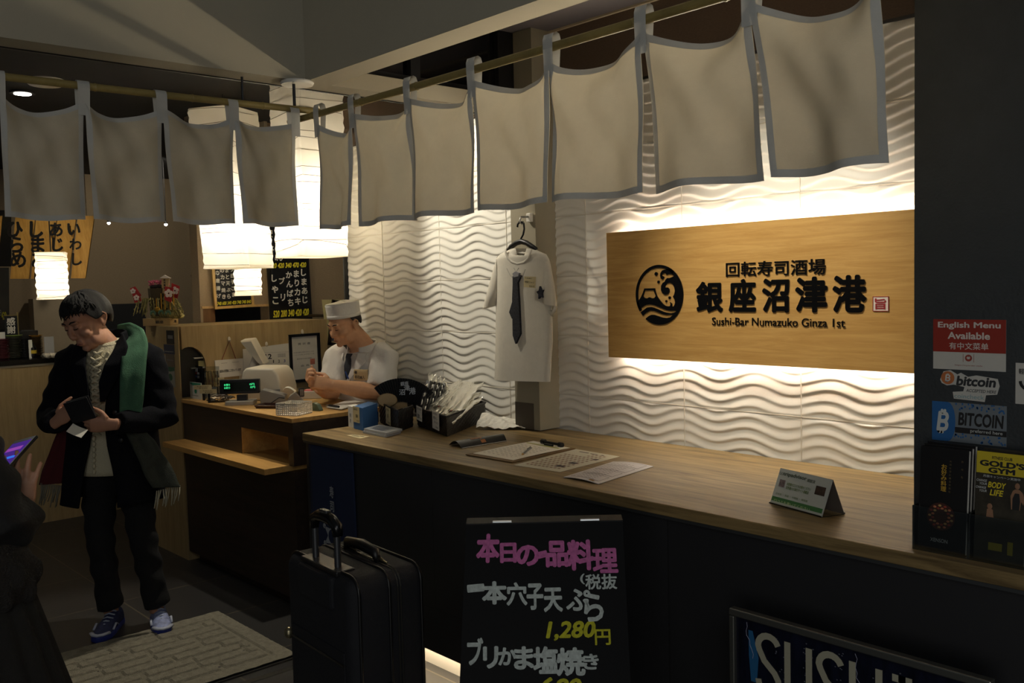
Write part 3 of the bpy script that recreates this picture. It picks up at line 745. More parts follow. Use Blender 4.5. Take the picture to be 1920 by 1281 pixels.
# apex height from the photo
q = dep((apex0-EYE).dot(CF), 1464, 877); hgt = q.z-CZ
tt = thing('tent_card', 'clear acrylic tent card with a white and green notice standing on the counter', 'sign', (a.x, a.y, CZ))
A0 = V((0, 0, 0.001)); B0 = V(dx)+A0; TA = V(back)*0.5+V((0, 0, hgt)); TB = V(dx)+TA; A1 = V(back)+A0; B1 = V(dx)+A1
MB().add([A0, B0, TB, TA], [(0, 1, 2, 3)]).build('front_sheet', mat('notice_paper', (176, 180, 172), 0.5), tt, solid=0.002)
MB().add([A1, B1, TB, TA], [(0, 1, 2, 3)]).build('back_sheet', mat('notice_back', (100, 92, 84), 0.4), tt, solid=0.002)
MF = frame(A0, dx, TA-A0); n_ = V((MF[0][2], MF[1][2], MF[2][2])); 
MF = Matrix.Translation(n_*0.0016) @ MF
Wt = dx.length; Ht = (TA-A0).length
MB().box(0.003, Wt-0.003, 0.01, 0.21*Ht, 0, 0.0004, MF).build('green_band', greenp, tt)
text(tt, [('tripadvisor', Wt*0.34, Ht*0.86, Ht*0.13, Wt*0.46, 0.03), ('○○', Wt*0.075, Ht*0.86, Ht*0.08, Wt*0.07, 0.02), ('認証店', Wt*0.66, Ht*0.84, Ht*0.085, Wt*0.15, 0.02)], mat('notice_dark', (70, 78, 60), 0.7), MF, 'heading')
text(tt, [('お客様の口コミをお寄せください', Wt*0.46, Ht*0.62, Ht*0.085, Wt*0.46, 0.02), ('世界最大の旅行サイト掲載店', Wt*0.45, Ht*0.52, Ht*0.085, Wt*0.44, 0.02), ('日本語 ・ 英語 ・ 中国語 ・ 韓国語', Wt*0.38, Ht*0.30, Ht*0.06, Wt*0.62, 0.0)], mat('notice_green_text', (96, 116, 62), 0.7), MF, 'notice_lines')
MB().box(Wt*0.77, Wt*0.95, Ht*0.53, Ht*0.76, 0, 0.0004, MF).build('food_photo', mat('dark_food_print', (58, 40, 30), 0.5, var=0.7, vscale=60), tt)
MB().box(Wt*0.08, Wt*0.19, Ht*0.50, Ht*0.70, 0, 0.0004, MF).build('portrait_photo', mat('portrait_print', (120, 104, 104), 0.5, var=0.6, vscale=70), tt)
text(tt, [('口コミを書いてください', Wt*0.42, Ht*0.105, Ht*0.08, Wt*0.7, 0.01)], mat('pale_green_text', (176, 196, 140), 0.7), MF, 'band_text')
MB().tube([A0+V((0, -0.004, 0.002)), B0+V((0, -0.004, 0.002))], 0.0025, 6).tube([A1+V((0, 0.003, 0.002)), B1+V((0, 0.003, 0.002))], 0.0025, 6).tube([B0, B1], 0.0012, 6).build('acrylic_lip', acrylic, tt)
# brochure racks on the pillar side
def rack(label, blabel, x0, x1, px0, px1, ytop, front_m):
    yb = 2.292
    q0, q1 = ony(yb, px0, 1030), ony(yb, px1, 1040)
    zt = ony(yb, (px0+px1)/2, ytop).z
    W = q1.x-q0.x
    r = thing('brochure_rack', label, 'rack', (q0.x, yb, CZ), group=None)
    h = 0.112
    m = MB(); m.box(-0.006, W+0.006, -0.004, -0.001, 0, h); m.box(-0.006, -0.003, -0.004, 0.07, 0, h); m.box(W+0.003, W+0.006, -0.004, 0.07, 0, h)
    m.box(-0.006, W+0.006, -0.004, 0.07, 0, 0.003); m.box(-0.006, W+0.006, 0.07, 0.073, 0, 0.2)
    m.build('holder', acrylic, r, bevel=0.0008)
    out = []
    for k in range(3):
        bt = thing('brochure', blabel if k == 0 else blabel.split(' at the')[0].replace(' with gold writing', '')+' stacked behind the front one', 'brochure', (q0.x+0.002*k, yb+0.006+0.014*k, CZ+0.0045), group=None if k == 0 else 'brochures behind '+blabel, rot=(math.radians(-5), 0, 0))
        MB().box(0.002, W-0.004, 0, 0.009, 0, zt-CZ-0.004+0.004*k).build('booklet', front_m, bt, bevel=0.0006)
        MB().box(W-0.0042, W-0.003, 0.0015, 0.0075, 0.001, zt-CZ-0.006+0.004*k).build('page_edge', paperm, bt)
        out.append(bt)
    return out[0], W, zt-CZ
b0, W, Hh = rack('clear acrylic rack holding the black food brochures at the pillar', 'black food brochure with gold writing at the front of the left rack', 0, 0, 1716, 1811, 843, mat('black_brochure', (18, 16, 16), 0.4))
MBk = frame((0, -0.0006, 0), (1, 0, 0), (0, 0, 1))
text(b0, [('お好み料理', W*0.50, Hh*0.70, Hh*0.26, Hh*0.05, 0.02, 0, True)], mat('gold_print', (190, 150, 50), 0.5), MBk, 'title')
text(b0, [('大切な日に贈る特別な', W*0.62, Hh*0.72, Hh*0.32, Hh*0.018, 0.0, 0, True), ('おせち', W*0.85, Hh*0.80, Hh*0.22, Hh*0.02, 0.0, 0, True)], mat('faint_gold_print', (120, 104, 70), 0.6), MBk, 'small_lines')
pm = MB(); pm.lathe([(0, 0), (0.034, 0), (0.034, 0.0006), (0, 0.0006)], 30, MBk @ Matrix.Translation((W*0.47, Hh*0.33, 0)))
pm.build('plate_photo', mat('platter_print', (70, 34, 24), 0.5, var=0.5, vscale=50), b0)
fm = [MB(), MB(), MB()]
for i in range(26):
    a_ = 2*PI*i/26; r_ = 0.020+0.007*(i % 2)
    fm[i % 3].ell((W*0.47+r_*cos(a_), Hh*0.33+r_*sin(a_), 0.0008), (0.0042, 0.003, 0.0006), MBk, 8, 5)
for i, c in enumerate(((196, 120, 84), (186, 150, 90), (150, 60, 44))): fm[i].build('food_pieces', mat('sushi_colour_%s' % 'abc'[i], c, 0.5), b0)
text(b0, [('XENSON', W*0.45, Hh*0.10, Hh*0.035, W*0.34, 0.0)], whiteink, MBk, 'maker_line')
b1, W, Hh = rack('clear acrylic rack holding the gym leaflets at the right end of the counter', 'yellow topped gym leaflet at the front of the right rack', 0, 0, 1821, 1921, 856, mat('gym_leaflet', (52, 47, 36), 0.4, var=0.6, vscale=22))
MB().box(0.002, W-0.004, Hh*0.80, Hh, 0, 0.0005, MBk).build('yellow_header', mat('gym_yellow', (206, 184, 36), 0.6), b1)
text(b1, [("GOLD'S", W*0.5, Hh*0.895, Hh*0.055, W*0.84, 0.05), ('GYM', W*0.5, Hh*0.835, Hh*0.05, W*0.5, 0.05), ('FITNESS CLUB', W*0.5, Hh*0.95, Hh*0.028, W*0.38, 0.02)], printk, MBk, 'header_text', 0.0009)
text(b1, [('BODY', W*0.42, Hh*0.70, Hh*0.055, W*0.34, 0.03, 0.2), ('LIFE', W*0.42, Hh*0.63, Hh*0.055, W*0.26, 0.03, 0.2)], yellowm, MBk, 'slogan', 0.0004)
text(b1, [('CHANGE', W*0.13, Hh*0.73, Hh*0.022, W*0.2, 0.01, 0.2), ('YOUR', W*0.16, Hh*0.70, Hh*0.022, W*0.14, 0.01, 0.2), ('CHANGE', W*0.12, Hh*0.665, Hh*0.022, W*0.2, 0.01, 0.2), ('YOUR', W*0.16, Hh*0.635, Hh*0.022, W*0.14, 0.01, 0.2), ('月額キャンペーン実施中', W*0.5, Hh*0.775, Hh*0.025, W*0.7, 0.0)], whiteink, MBk, 'small_text', 0.0004)
# athlete picture on the leaflet: torso, head, arms as flat printed shapes
am = MB(); X_ = lambda u, v: (W*u, Hh*v)
am.prism([X_(.70, .50), X_(.68, .62), (W*.72, Hh*.67), (W*.76, Hh*.685), (W*.84, Hh*.685), (W*.90, Hh*.66), (W*.95, Hh*.60), (W*.92, Hh*.55), (W*.88, Hh*.58), (W*.86, Hh*.50)], 0, 0.0005, MBk)
am.ell((W*.80, Hh*.715, 0.0004), (0.0055, 0.0075, 0.0006), MBk, 12, 6)
am.build('athlete_photo', mat('skin_print', (150, 110, 82), 0.6), b1); am = MB(); am.ell((W*.30, Hh*.50, 0.0004), (0.006, 0.007, 0.0006), MBk, 12, 6); am.prism([X_(.24, .40), X_(.25, .47), X_(.30, .49), X_(.36, .47), X_(.38, .40)], 0, 0.0005, MBk)
am.build('figure_photo', mat('skin_print', (150, 110, 82)), b1)
vm = MB(); vm.prism([X_(.72, .50), X_(.72, .60), X_(.76, .65), X_(.84, .65), X_(.86, .58), X_(.85, .50)], 0.0005, 0.0007, MBk); vm.build('vest_photo', printk, b1)
MB().box(W*0.3, W*0.56, Hh*0.10, Hh*0.17, 0, 0.0005, MBk).box(W*.66, W*.76, Hh*.08, Hh*.2, 0, 0.0005, MBk).build('yellow_patch', mat('olive_yellow_print', (150, 138, 30), 0.6), b1)
# stickers on the pillar
YP = 2.40
def psticker(name, label, x0, y0, x1, y1, m):
    a = ony(YP, x0, y1); b = ony(YP, x1, y0)
    t = thing(name, label, 'sticker', (a.x, YP-0.0002, a.z))
    W = b.x-a.x; H = b.z-a.z
    if m: MB().box(0, W, -0.0008, 0, 0, H).build('backing', m, t)
    return t, W, H, frame((0, -0.001, 0), (1, 0, 0), (0, 0, 1))
t, W, H, M = psticker('menu_sticker', 'red and white English menu sticker at the top of the dark pillar', 1750, 600, 1887, 691, mat('sticker_white', (200, 198, 190), 0.5))
MB().box(0, W, H*0.35, H, 0, 0.0004, M).build('red_field', mat('sticker_red', (150, 46, 32), 0.5), t)
text(t, [('English Menu', W/2, H*0.875, H*0.15, W*0.86, 0.028), ('Available', W/2, H*0.68, H*0.14, W*0.58, 0.028), ('有中文菜单', W/2, H*0.475, H*0.14, W*0.54, 0.01)], mat('sticker_text', (214, 204, 196), 0.6), M, 'lettering', 0.0008)
lg = MB(); lg.lathe([(0, 0), (0.0085, 0), (0.0085, 0.0004), (0, 0.0004)], 20, M @ Matrix.Translation((W/2, H*0.24, 0)))
lg.box(W*.425, W*.43, H*.16, H*.32, 0, .0004, M).box(W*.57, W*.575, H*.16, H*.32, 0, .0004, M)
_one(lg, 'https://myorder.style', W/2, H*0.09, H*0.035, W*0.38, 0, 0, 0, 0.0004, M); lg.build('plate_mark', mat('brick_red_print', (150, 60, 46), 0.6), t)
MB().prism([(0.0045*cos(PI*i/8+PI), 0.0045*sin(PI*i/8+PI)) for i in range(9)]+[(0.002, 0.003), (0, 0.001), (-0.002, 0.003)], 0.0005, 0.0008, M @ Matrix.Translation((W/2, H*0.25, 0))).build('cutlery_mark', mat('sticker_white', (200, 198, 190)), t)
t, W, H, M = psticker('coin_sticker', 'white cut-out bitcoin sticker with an orange coin, below the red sticker', 1763, 698, 1875, 749, None)
poly = [(0.0, 0.66), (0.06, 0.94), (0.18, 0.99), (0.30, 0.86), (0.36, 0.92), (0.48, 0.80), (0.62, 0.86), (0.97, 0.78), (1.0, 0.55), (0.96, 0.28), (0.78, 0.24), (0.76, 0.02), (0.24, 0.06), (0.22, 0.28), (0.40, 0.32), (0.42, 0.46), (0.24, 0.52), (0.12, 0.48), (0.03, 0.55)]
MB().prism([(x*W, y*H) for x, y in poly], 0, 0.0004, M).build('backing', mat('sticker_white', (200, 198, 190)), t)
MB().lathe([(0, 0), (0.0165, 0), (0.0165, 0.0004), (0, 0.0004)], 26, M @ Matrix.Translation((W*0.135, H*0.735, 0.0006))).build('coin', mat('coin_orange', (190, 112, 62), 0.6), t)
text(t, [('₿', W*0.135, H*0.735, 0.021, 0.013, 0.03, 0.1)], whiteink, M, 'coin_mark', 0.0014)
text(t, [('bitcoin', W*0.61, H*0.66, H*0.32, W*0.66, 0.04, 0.15), ('ACCEPTED HERE', W*0.70, H*0.36, H*0.10, W*0.50, 0.01, 0.2)], mat('sticker_dark', (46, 48, 50), 0.6), M, 'lettering', 0.0008)
text(t, [('coincheck', W*0.50, H*0.16, H*0.14, W*0.50, 0.0)], mat('pale_teal_print', (120, 160, 166), 0.6), M, 'small_lettering', 0.0008)
t, W, H, M = psticker('coin_sticker', 'blue and silver bitcoin sticker, the lowest on the dark pillar', 1748, 762, 1888, 824, mat('sticker_silver', (132, 140, 146), 0.4, 0.3))
MB().prism([(0, 0), (0, H), (W*0.22, H)]+[(W*0.22+W*0.105*cos(PI/2-PI*i/10), H/2+H/2*sin(PI/2-PI*i/10)) for i in range(1, 10)]+[(W*0.22, 0)], 0, 0.0004, M).build('blue_field', mat('sticker_blue', (40, 98, 158), 0.5), t)
text(t, [('₿', W*0.15, H*0.5, H*0.62, W*0.17, 0.04, 0.15)], whiteink, M, 'coin_mark', 0.0008)
text(t, [('BITCOIN', W*0.665, H*0.60, H*0.33, W*0.60, 0.03, 0.1)], printk, M, 'lettering', 0.0008)
MB().box(W*0.32, W, H*0.24, H*0.38, 0, 0.0005, M).build('black_band', printk, t)
text(t, [('preferred here', W*0.74, H*0.31, H*0.11, W*0.42, 0.0)], whiteink, M, 'band_text', 0.0008)
dm = MB(); rr = random.Random(9)
for i in range(60):
    x = rr.uniform(0.30, 0.98); y = rr.choice((rr.uniform(0.80, 0.99), rr.uniform(0.01, 0.2))); dm.box(W*x, W*(x+0.02), H*y, H*min(1, y+0.045), 0, 0.0003, M)
dm.build('pixel_pattern', mat('sticker_blue', (40, 98, 158)), t)
t, W, H, M = psticker('card_sticker', 'white rounded sticker cut off at the right edge of the pillar', 1904, 683, 1968, 757, mat('sticker_white', (200, 198, 190)))
text(t, [('軽減税率', W*0.45, H*0.8, H*0.14, W*0.7, 0.01)], printk, M, 'lettering')
tb = MB(); tb.tube([(W*0.15+W*0.35*(1-cos(PI*i/12)), H*0.56-H*0.22*sin(PI*i/12), 0.0006) for i in range(13)], 0.0035, 8, M=M, flat=0.15); tb.build('smile_mark', printk, t)

# ---- goods for sale at the left end of the counter
def tagcard(parent, M, x, z, w, h, lines, m=cardm, name='price_tag', tilt=0):
    Mt = M @ Matrix.Translation((x, z, 0)) @ Matrix.Rotation(math.radians(tilt), 4, 'Z')
    o = MB().box(-w/2, w/2, -h/2, h/2, 0, 0.0008, Mt).build(name, m, parent)
    mb = MB()
    for s, cx, cy, hh, ww, bo in lines: _one(mb, s, cx*w, cy*h, hh*h, ww*w if ww else None, bo, 0, 0, 0.0012, Mt)
    mb.build('handwriting', printk, o)
    return o
def woven_box(name, label, cat, A, B, D_, h, flare, m, z=CZ):
    """A near-left, B near-right corner, D_ vector to the back; open box of woven strips"""
    t = thing(name, label, cat, (A.x, A.y, z))
    e = V(B)-V(A); e.z = 0; D_ = V(D_); D_.z = 0
    c = (e+D_)*0.5
    P = [V((0, 0, 0)), e, e+D_, D_]
    def wall(u, v):
        k = u*4; i = int(k) % 4; f_ = k-int(k)
        p = P[i]*(1-f_)+P[(i+1) % 4]*f_
        q = c+(p-c)*(1-flare+flare*v)
        n = (p-c).normalized()
        return q+n*0.0018*(1 if (int(u*72)+int(v*9)) % 2 else -1)+V((0, 0, 0.001+h*v))
    MB().grid(wall, 72, 10, wrap=True).build('woven_body', m, t, solid=0.003)
    rim = MB(); rim.tube([P[i]+V((0, 0, h)) for i in (0, 1, 2, 3, 0)], 0.005, 8); rim.build('rim', m, t, smooth=True)
    MB().prism([((c+(p-c)*(1-flare)).x, (c+(p-c)*(1-flare)).y) for p in P], 0.0, 0.004).build('base', m, t)
    return t, P, c, e, D_
wov = mat('black_woven_strips', (30, 25, 21), 0.45, bump=0.3, bscale=90)
A = onz(CZ, 778, 800); B = onz(CZ, 838, 822); Cc = onz(CZ, 911, 791)
t, P, c, e, Dv = woven_box('woven_basket', 'black woven basket full of wrapped goods on the front counter', 'basket', A, B, Cc-B, 0.098, 0.10, wov)
M = frame(P[0]+V((0, 0, 0))-V((e.y, -e.x, 0)).normalized()*(-0.006), e, (0, 0, 1))
W = e.length
tagcard(t, M, W*0.20, 0.075, 0.075, 0.07, [('DUCK TISSUES', -0.02, 0.33, 0.12, 0.8, 0), ('500', -0.12, -0.2, 0.30, 0.4, 0.02), ('円+税', 0.3, -0.3, 0.14, 0.3, 0)], paperm, tilt=-3)
tagcard(t, M, W*0.72, 0.068, 0.085, 0.085, [('寿司ペン', -0.05, 0.12, 0.18, 0.6, 0.01), ('ボールペン', 0.1, -0.1, 0.15, 0.62, 0.01), ('¥200+税', 0.2, -0.36, 0.12, 0.4, 0), ('SUSHI PEN', -0.1, 0.36, 0.12, 0.6, 0)], paperm, tilt=-3)
def film_mat():
    m = glass_mat('crinkled_film', (250, 248, 240), 0.25, 0.2); nt = m.node_tree
    out = nt.nodes['Material Output']; src = out.inputs[0].links[0].from_socket
    d = nt.nodes.new('ShaderNodeBsdfDiffuse'); d.inputs[0].default_value = lin((235, 230, 215)); mx = nt.nodes.new('ShaderNodeMixShader'); mx.inputs[0].default_value = 0.22
    nt.links.new(src, mx.inputs[1]); nt.links.new(d.outputs[0], mx.inputs[2]); nt.links.new(mx.outputs[0], out.inputs[0])
    return m
film = film_mat()
def packet(p, axis, face, L_, w_, label, group, core, nm='wrapped_pen', seed=0):
    zx = V(axis).normalized(); yx = V(face); yx = (yx-zx*yx.dot(zx)).normalized(); xx = yx.cross(zx)
    R_ = Matrix(((xx.x, yx.x, zx.x), (xx.y, yx.y, zx.y), (xx.z, yx.z, zx.z)))
    t = thing(nm, label, 'packet', p, group=group, rot=R_.to_euler())
    def f(u, v):
        a_ = 2*PI*u; fl = max(0, (v-0.80)/0.20)
        return (w_*cos(a_)*(1+0.5*fl)*0.5+0.003*sin(31*v+5*u), 0.010*sin(a_)*(1-0.3*fl)+(0.0015+0.006*fl)*sin(23*v+9*u+seed), L_*v)
    MB().grid(f, 14, 24, wrap=True).build('film_wrap', film, t, smooth=True)
    if core == 'pen':
        MB().tube([(0, 0, 0.01), (0, 0, L_*0.74)], 0.0055, 8).build('pen', [mat('pen_ivory', (214, 204, 180), 0.3), mat('pen_red', (140, 60, 44), 0.4), mat('pen_white', (225, 220, 205), 0.3)][seed % 3], t)
        MB().box(-w_*0.32, w_*0.32, 0.004, 0.005, L_*0.05, L_*0.70).build('card', mat('pen_card', (214, 206, 184), 0.6), t)
    else:
        MB().box(-w_*0.46, w_*0.46, -0.012, 0.012, 0.006, L_*0.84).build('fan_case', mat('gloss_black_case', (18, 18, 20), 0.3), t, bevel=0.002)
    return t
rb = random.Random(5)
nD = Dv.normalized(); nE = e.normalized()
for i in range(18):
    k_, r_ = i % 6, i//6
    p = V(A)+nE*(0.095+0.058*k_+rb.uniform(-.008, .008))+nD*(0.05+0.05*r_)+V((0, 0, 0.048+0.020*r_+0.004*(k_ % 2)))
    packet(p, nD*0.93+V((0, 0, 0.22+rb.uniform(-.03, .05)))+nE*rb.uniform(-.12, .12), -nE*0.3-nD*0.2+V((0, 0, 0.9)), 0.36+rb.uniform(-0.03, 0.02), 0.054, 'clear wrapped souvenir pen heaped in the black woven basket', 'wrapped pens in the woven basket', 'pen', seed=i)
for i in range(4):
    p = V(A)+nE*(0.028+0.012*i)+nD*(0.03+0.06*i)+V((0, 0, 0.05))
    packet(p, nD*0.62+V((0, 0, 0.62))-nE*0.04, -nE*0.8-nD*0.3+V((0, 0, 0.4)), 0.25-0.015*i, 0.065, 'black folded fan in a clear wrapper at the left of the woven basket', 'wrapped folded fans in the woven basket', 'fan', nm='wrapped_fan', seed=20+i)
# fan box with an opened black fan
A = onz(CZ, 712, 793); B = onz(CZ, 748, 811); Cc = onz(CZ, 777, 800)
t, P, c, e, Dv = woven_box('fan_box', 'black woven box holding the opened black fan', 'box', A, B, (Cc-B)*0.95, 0.105, 0.05, wov)
M = frame(V((0, 0, 0))+V((e.y, -e.x, 0)).normalized()*0.007, e, (0, 0, 1))
tagcard(t, M, e.length*0.55, 0.06, 0.085, 0.085, [('扇子', 0.0, 0.0, 0.24, 0.3, 0.01), ('FOLDING FAN', -0.05, 0.36, 0.12, 0.6, 0), ('¥1000+税', 0.2, -0.36, 0.12, 0.5, 0)], cardm, tilt=-2)
fd = (c-EYE+V(t.location)).dot(CF)
pv = V(t.location)+c+V((0, 0, 0.02))
ft = thing('folding_fan', 'opened black folding fan with white writing standing in the black box', 'fan', pv)
MFn = Matrix.Translation((0, 0, 0)) @ Matrix(((CR.x, 0, -CF.x, 0), (CR.y, 0, -CF.y, 0), (0, 1, 0, 0), (0, 0, 0, 1)))
fk = fd/FPX
lb = MB(); wb = MB(); nb = 24; a0, a1 = 128, 40
R0, R1 = 34*fk, 80*fk
cx_, cy_ = 10*fk, 0
for i in range(nb):
    for j in range(2):
        aa = math.radians(a0+(a1-a0)*(i+0.5*j)/nb); ab = math.radians(a0+(a1-a0)*(i+0.5*j+0.5)/nb)
        za, zb2 = (0.006, -0.002) if j == 0 else (-0.002, 0.006)
        lb.add([(cx_+R0*cos(aa), cy_+R0*sin(aa), za), (cx_+R1*cos(aa), cy_+R1*sin(aa), za), (cx_+R1*cos(ab), cy_+R1*sin(ab), zb2), (cx_+R0*cos(ab), cy_+R0*sin(ab), zb2)], [(0, 1, 2, 3)], MFn)
lb.build('leaf', mat('fan_black_cloth', (22, 23, 27), 0.7), ft, solid=0.0008)
for i in range(nb):
    aa = math.radians(a0+(a1-a0)*(i+0.5)/nb); rib = MB(); w2 = 0.0022
    rib.tube([(cx_, cy_, 0.0025), (cx_+R0*1.05*cos(aa), cy_+R0*1.05*sin(aa), 0.0025)], 0.003, 5, M=MFn, flat=0.4)
    rib.build('rib', mat('pale_bamboo_rib', (160, 136, 96), 0.6), ft)
em2 = MB(); em2.ell((cx_-25*fk, cy_+40*fk, 0.012), (19*fk, 13*fk, 0.0015), MFn, 26, 6); em2.build('pale_panel', mat('pale_bamboo_rib', (160, 136, 96)), ft, smooth=True)
mb = MB()
for s, x, y, h_, w_, ti in (('沼', 15, 50, 11, 11, -35), ('津', 24, 58, 11, 11, -38), ('港', 34, 52, 13, 13, -40), ('銀座', 20, 66, 8, 15, -40)):
    _one(mb, s, cx_+x*fk-12*fk, cy_+y*fk+4*fk, h_*fk, w_*fk, 0.02, 0, -ti-75+40, 0.0085, MFn)
mb.build('lettering', mat('silver_print', (170, 176, 182), 0.5), ft)
# blue box and white box
A = onz(CZ, 664, 804); B = onz(CZ, 681, 808); Cc = onz(CZ, 709, 797)
t = thing('blue_box', 'blue carton with a cream price tag left of the black fan box', 'box', A)
e = B-A; Dv = Cc-B; hb = dep((B-EYE).dot(CF), 681, 765).z-CZ
MB().prism([(0, 0), (e.x, e.y), (e.x+Dv.x, e.y+Dv.y), (Dv.x, Dv.y)], 0.0, hb).build('carton', bluem, t, bevel=0.001)
M = frame(V((0, 0, 0))+V((e.y, -e.x, 0)).normalized()*0.001, e, (0, 0, 1))
tagcard(t, M, e.length*0.32, hb*0.66, 0.068, 0.078, [('風鈴', 0.1, -0.08, 0.22, 0.36, 0.01), ('SUSHI BELL', -0.1, 0.34, 0.13, 0.66, 0), ('¥600+税', 0.25, -0.38, 0.1, 0.4, 0)], cardm)
A = onz(CZ, 653.5, 800); B = onz(CZ, 663, 803); Cc = onz(CZ, 676, 799)
t = thing('white_box', 'narrow white carton standing just left of the blue carton', 'box', A)
e = B-A; Dv = Cc-B
MB().prism([(0, 0), (e.x, e.y), (e.x+Dv.x, e.y+Dv.y), (Dv.x, Dv.y)], 0.0, hb*0.95).build('carton', paperm, t, bevel=0.001)
M = frame(V((0, 0, 0))+V((e.y, -e.x, 0)).normalized()*0.001, e, (0, 0, 1))
text(t, [('鈴', e.length*0.5, hb*0.3, 0.02, 0.016, 0.01), ('寿司', e.length*0.5, hb*0.55, 0.02, 0.022, 0.01)], mat('navy_print', (40, 48, 80), 0.6), M)
# stacked flat cases
for k, lab in enumerate(('flat clear card case at the bottom of the small pile before the blue carton', 'flat clear card case on top of the small pile before the blue carton')):
    A = onz(CZ, 680, 812); B = onz(CZ, 722, 821); Cc = onz(CZ, 752, 813); A = A+V((0.006*k, 0.004*k, 0.0115*k))
    t = thing('card_case', lab, 'card case', A)
    e = B-onz(CZ, 680, 812); Dv = Cc-B
    MB().prism([(0, 0), (e.x, e.y), (e.x+Dv.x, e.y+Dv.y), (Dv.x, Dv.y)], 0.0002, 0.011).build('case', mat('milky_case', (176, 178, 180), 0.25), t, bevel=0.0012)
    if k:
        q = [e*0.12+Dv*0.15, e*0.75+Dv*0.15, e*0.75+Dv*0.85, e*0.12+Dv*0.85]
        MB().prism([(p.x, p.y) for p in q], 0.011, 0.0115).build('picture_insert', mat('card_art_print', (92, 100, 110), 0.4, var=0.6, vscale=50), t)
t, f, M = flatsheet('note_card', 'small cream handwritten note taped flat at the left counter end', 'card', [(650, 817), (676, 823), (692, 819), (664, 815)], CZ, cardm, 0.0008)
MB2 = onsheet(f, [(0.1, 0.5, 0.6, 0.75), (0.55, 0.85, 0.6, 0.75), (0.15, 0.7, 0.3, 0.42)], 0.001, 2); MB2.build('handwriting', printk, t)
# white torn paper bag behind the basket
q = onz(CZ, 915, 797)
t = thing('paper_bag', 'crumpled white paper bag lying behind the woven basket', 'bag', q)
def bagf(u, v):
    s = 0.20*u; w_ = 0.075*(1-0.25*v)
    return V((0.03+0.19*v, -0.06+0.14*v+0.0, 0)) + V((-0.10*(u-0.5), 0.17*(u-0.5), 0)) + V((0, 0, 0.012+0.055*(1-v)*sin(PI*u)+0.006*sin(14*u+9*v)+0.004*sin(30*v+20*u)))
MB().grid(bagf, 18, 14).build('bag_body', paperm, t, solid=0.002)
mb = MB()
mb.grid(lambda u, v: V(bagf(0.3+0.3*u, 0.75+0.2*v))+V((0, 0, 0.0022)), 6, 5); mb.build('printed_mark', mat('faint_red_print', (176, 120, 96), 0.7, var=0.4, vscale=60), t)

# ---- navy hand towel hung on the counter front
A = ony(2.262, 580, 814); B = ony(2.262, 664, 832); zb = ony(2.262, 620, 1060).z
t = thing('hand_towel', 'navy cotton towel with white sushi characters pinned to the slate counter front', 'towel', (A.x, 2.262, zb))
Wd = B.x-A.x; Hd = 0.880-zb
MB().grid(lambda u, v: (Wd*u, -0.004-0.003*sin(5*u+2*v)-0.004*v*0.3, Hd*v), 16, 20).build('cloth', navy, t, solid=0.0012, smooth=True)
M = frame((0, -0.0125, 0), (1, 0, 0), (0, 0, 1))
k1 = ony(2.25, 622, 923); k2 = ony(2.25, 623, 950); k0 = ony(2.25, 624, 1000)
ox, oz = A.x, zb
text(t, [('寿', k1.x-ox, k1.z-oz, 0.056, 0.036, 0.02), ('司', k2.x-ox, k2.z-oz, 0.050, 0.034, 0.02)], mat('towel_print', (150, 154, 160), 0.8), M)
sm = MB(); R_ = 0.082; cx_, cz_ = k0.x-ox, k0.z-oz-0.018
star = []
for i in range(12):
    r_ = R_*(1.0 if i % 2 == 0 else 0.50); a_ = PI/2+PI*i/6; star.append((cx_+r_*cos(a_), cz_+r_*sin(a_)))
sm.prism(star, 0, 0.0006, M)
for i in range(0, 12, 2): sm.lathe([(0, 0), (0.012, 0), (0.012, 0.0006), (0, 0.0006)], 14, M @ Matrix.Translation((star[i][0], star[i][1], 0)))
sm.build('star_badge', mat('towel_print', (150, 154, 160)), t)
rm = MB(); rm.lathe([(0, 0), (0.036, 0), (0.036, 0.0006), (0, 0.0006)], 26, M @ Matrix.Translation((cx_, cz_, 0.0008))); rm.build('badge_centre', navy, t)

# ------------------------------------------------------------------ T-shirt on the column
TY = 2.93
def ty(px, py): return ony(TY, px, py)
ts = thing('t_shirt', 'white T-shirt printed with a dark tie, hung on the column', 'shirt', ty(978, 717))
o3 = V(ts.location); sc = (ty(1040, 600)-ty(940, 600)).length/100
cloth = cloth_mat('shirt_cotton', (222, 216, 202), 0.12)
rows = [(466, 957, 1003), (470, 951, 1008), (477, 938, 1024), (486, 930, 1029), (500, 930.5, 1030), (525, 930.5, 1031), (560, 931, 1033), (600, 930, 1036), (640, 929.5, 1036), (680, 928.5, 1033), (712, 927.5, 1031)]
def shirt(u, v):
    k = v*(len(rows)-1); i = min(len(rows)-2, int(k)); f_ = k-i
    y = rows[i][0]*(1-f_)+rows[i+1][0]*f_; a = rows[i][1]*(1-f_)+rows[i+1][1]*f_; b = rows[i][2]*(1-f_)+rows[i+1][2]*f_
    L_ = ty(a, y); R_ = ty(b, y+(0 if v < 0.9 else 4)); cc = (L_+R_)/2; hw = (R_.x-L_.x)/2
    an = 2*PI*u
    d = 0.028*min(1, 0.35+v*2.5)
    fold = (0.010*sin(3.2*an+1)+0.006*sin(6.3*an+2))*v
    front = -sin(an)
    z = cc.z+(R_.z-L_.z)/2*cos(an)
    nk = 0.0
    if v < 0.3:
        xx = cos(an)
        nk = 0.072*max(0, 1-(xx/0.42)**2)*max(0, 1-v/0.22) if abs(xx) < 0.42 and sin(an) < 0 else 0
    return V((cc.x+hw*cos(an), TY+(d+fold*0.5)*sin(an)*1.0, z-nk))-o3
MB().grid(shirt, 56, 46, wrap=True).build('body', cloth, ts, smooth=True)
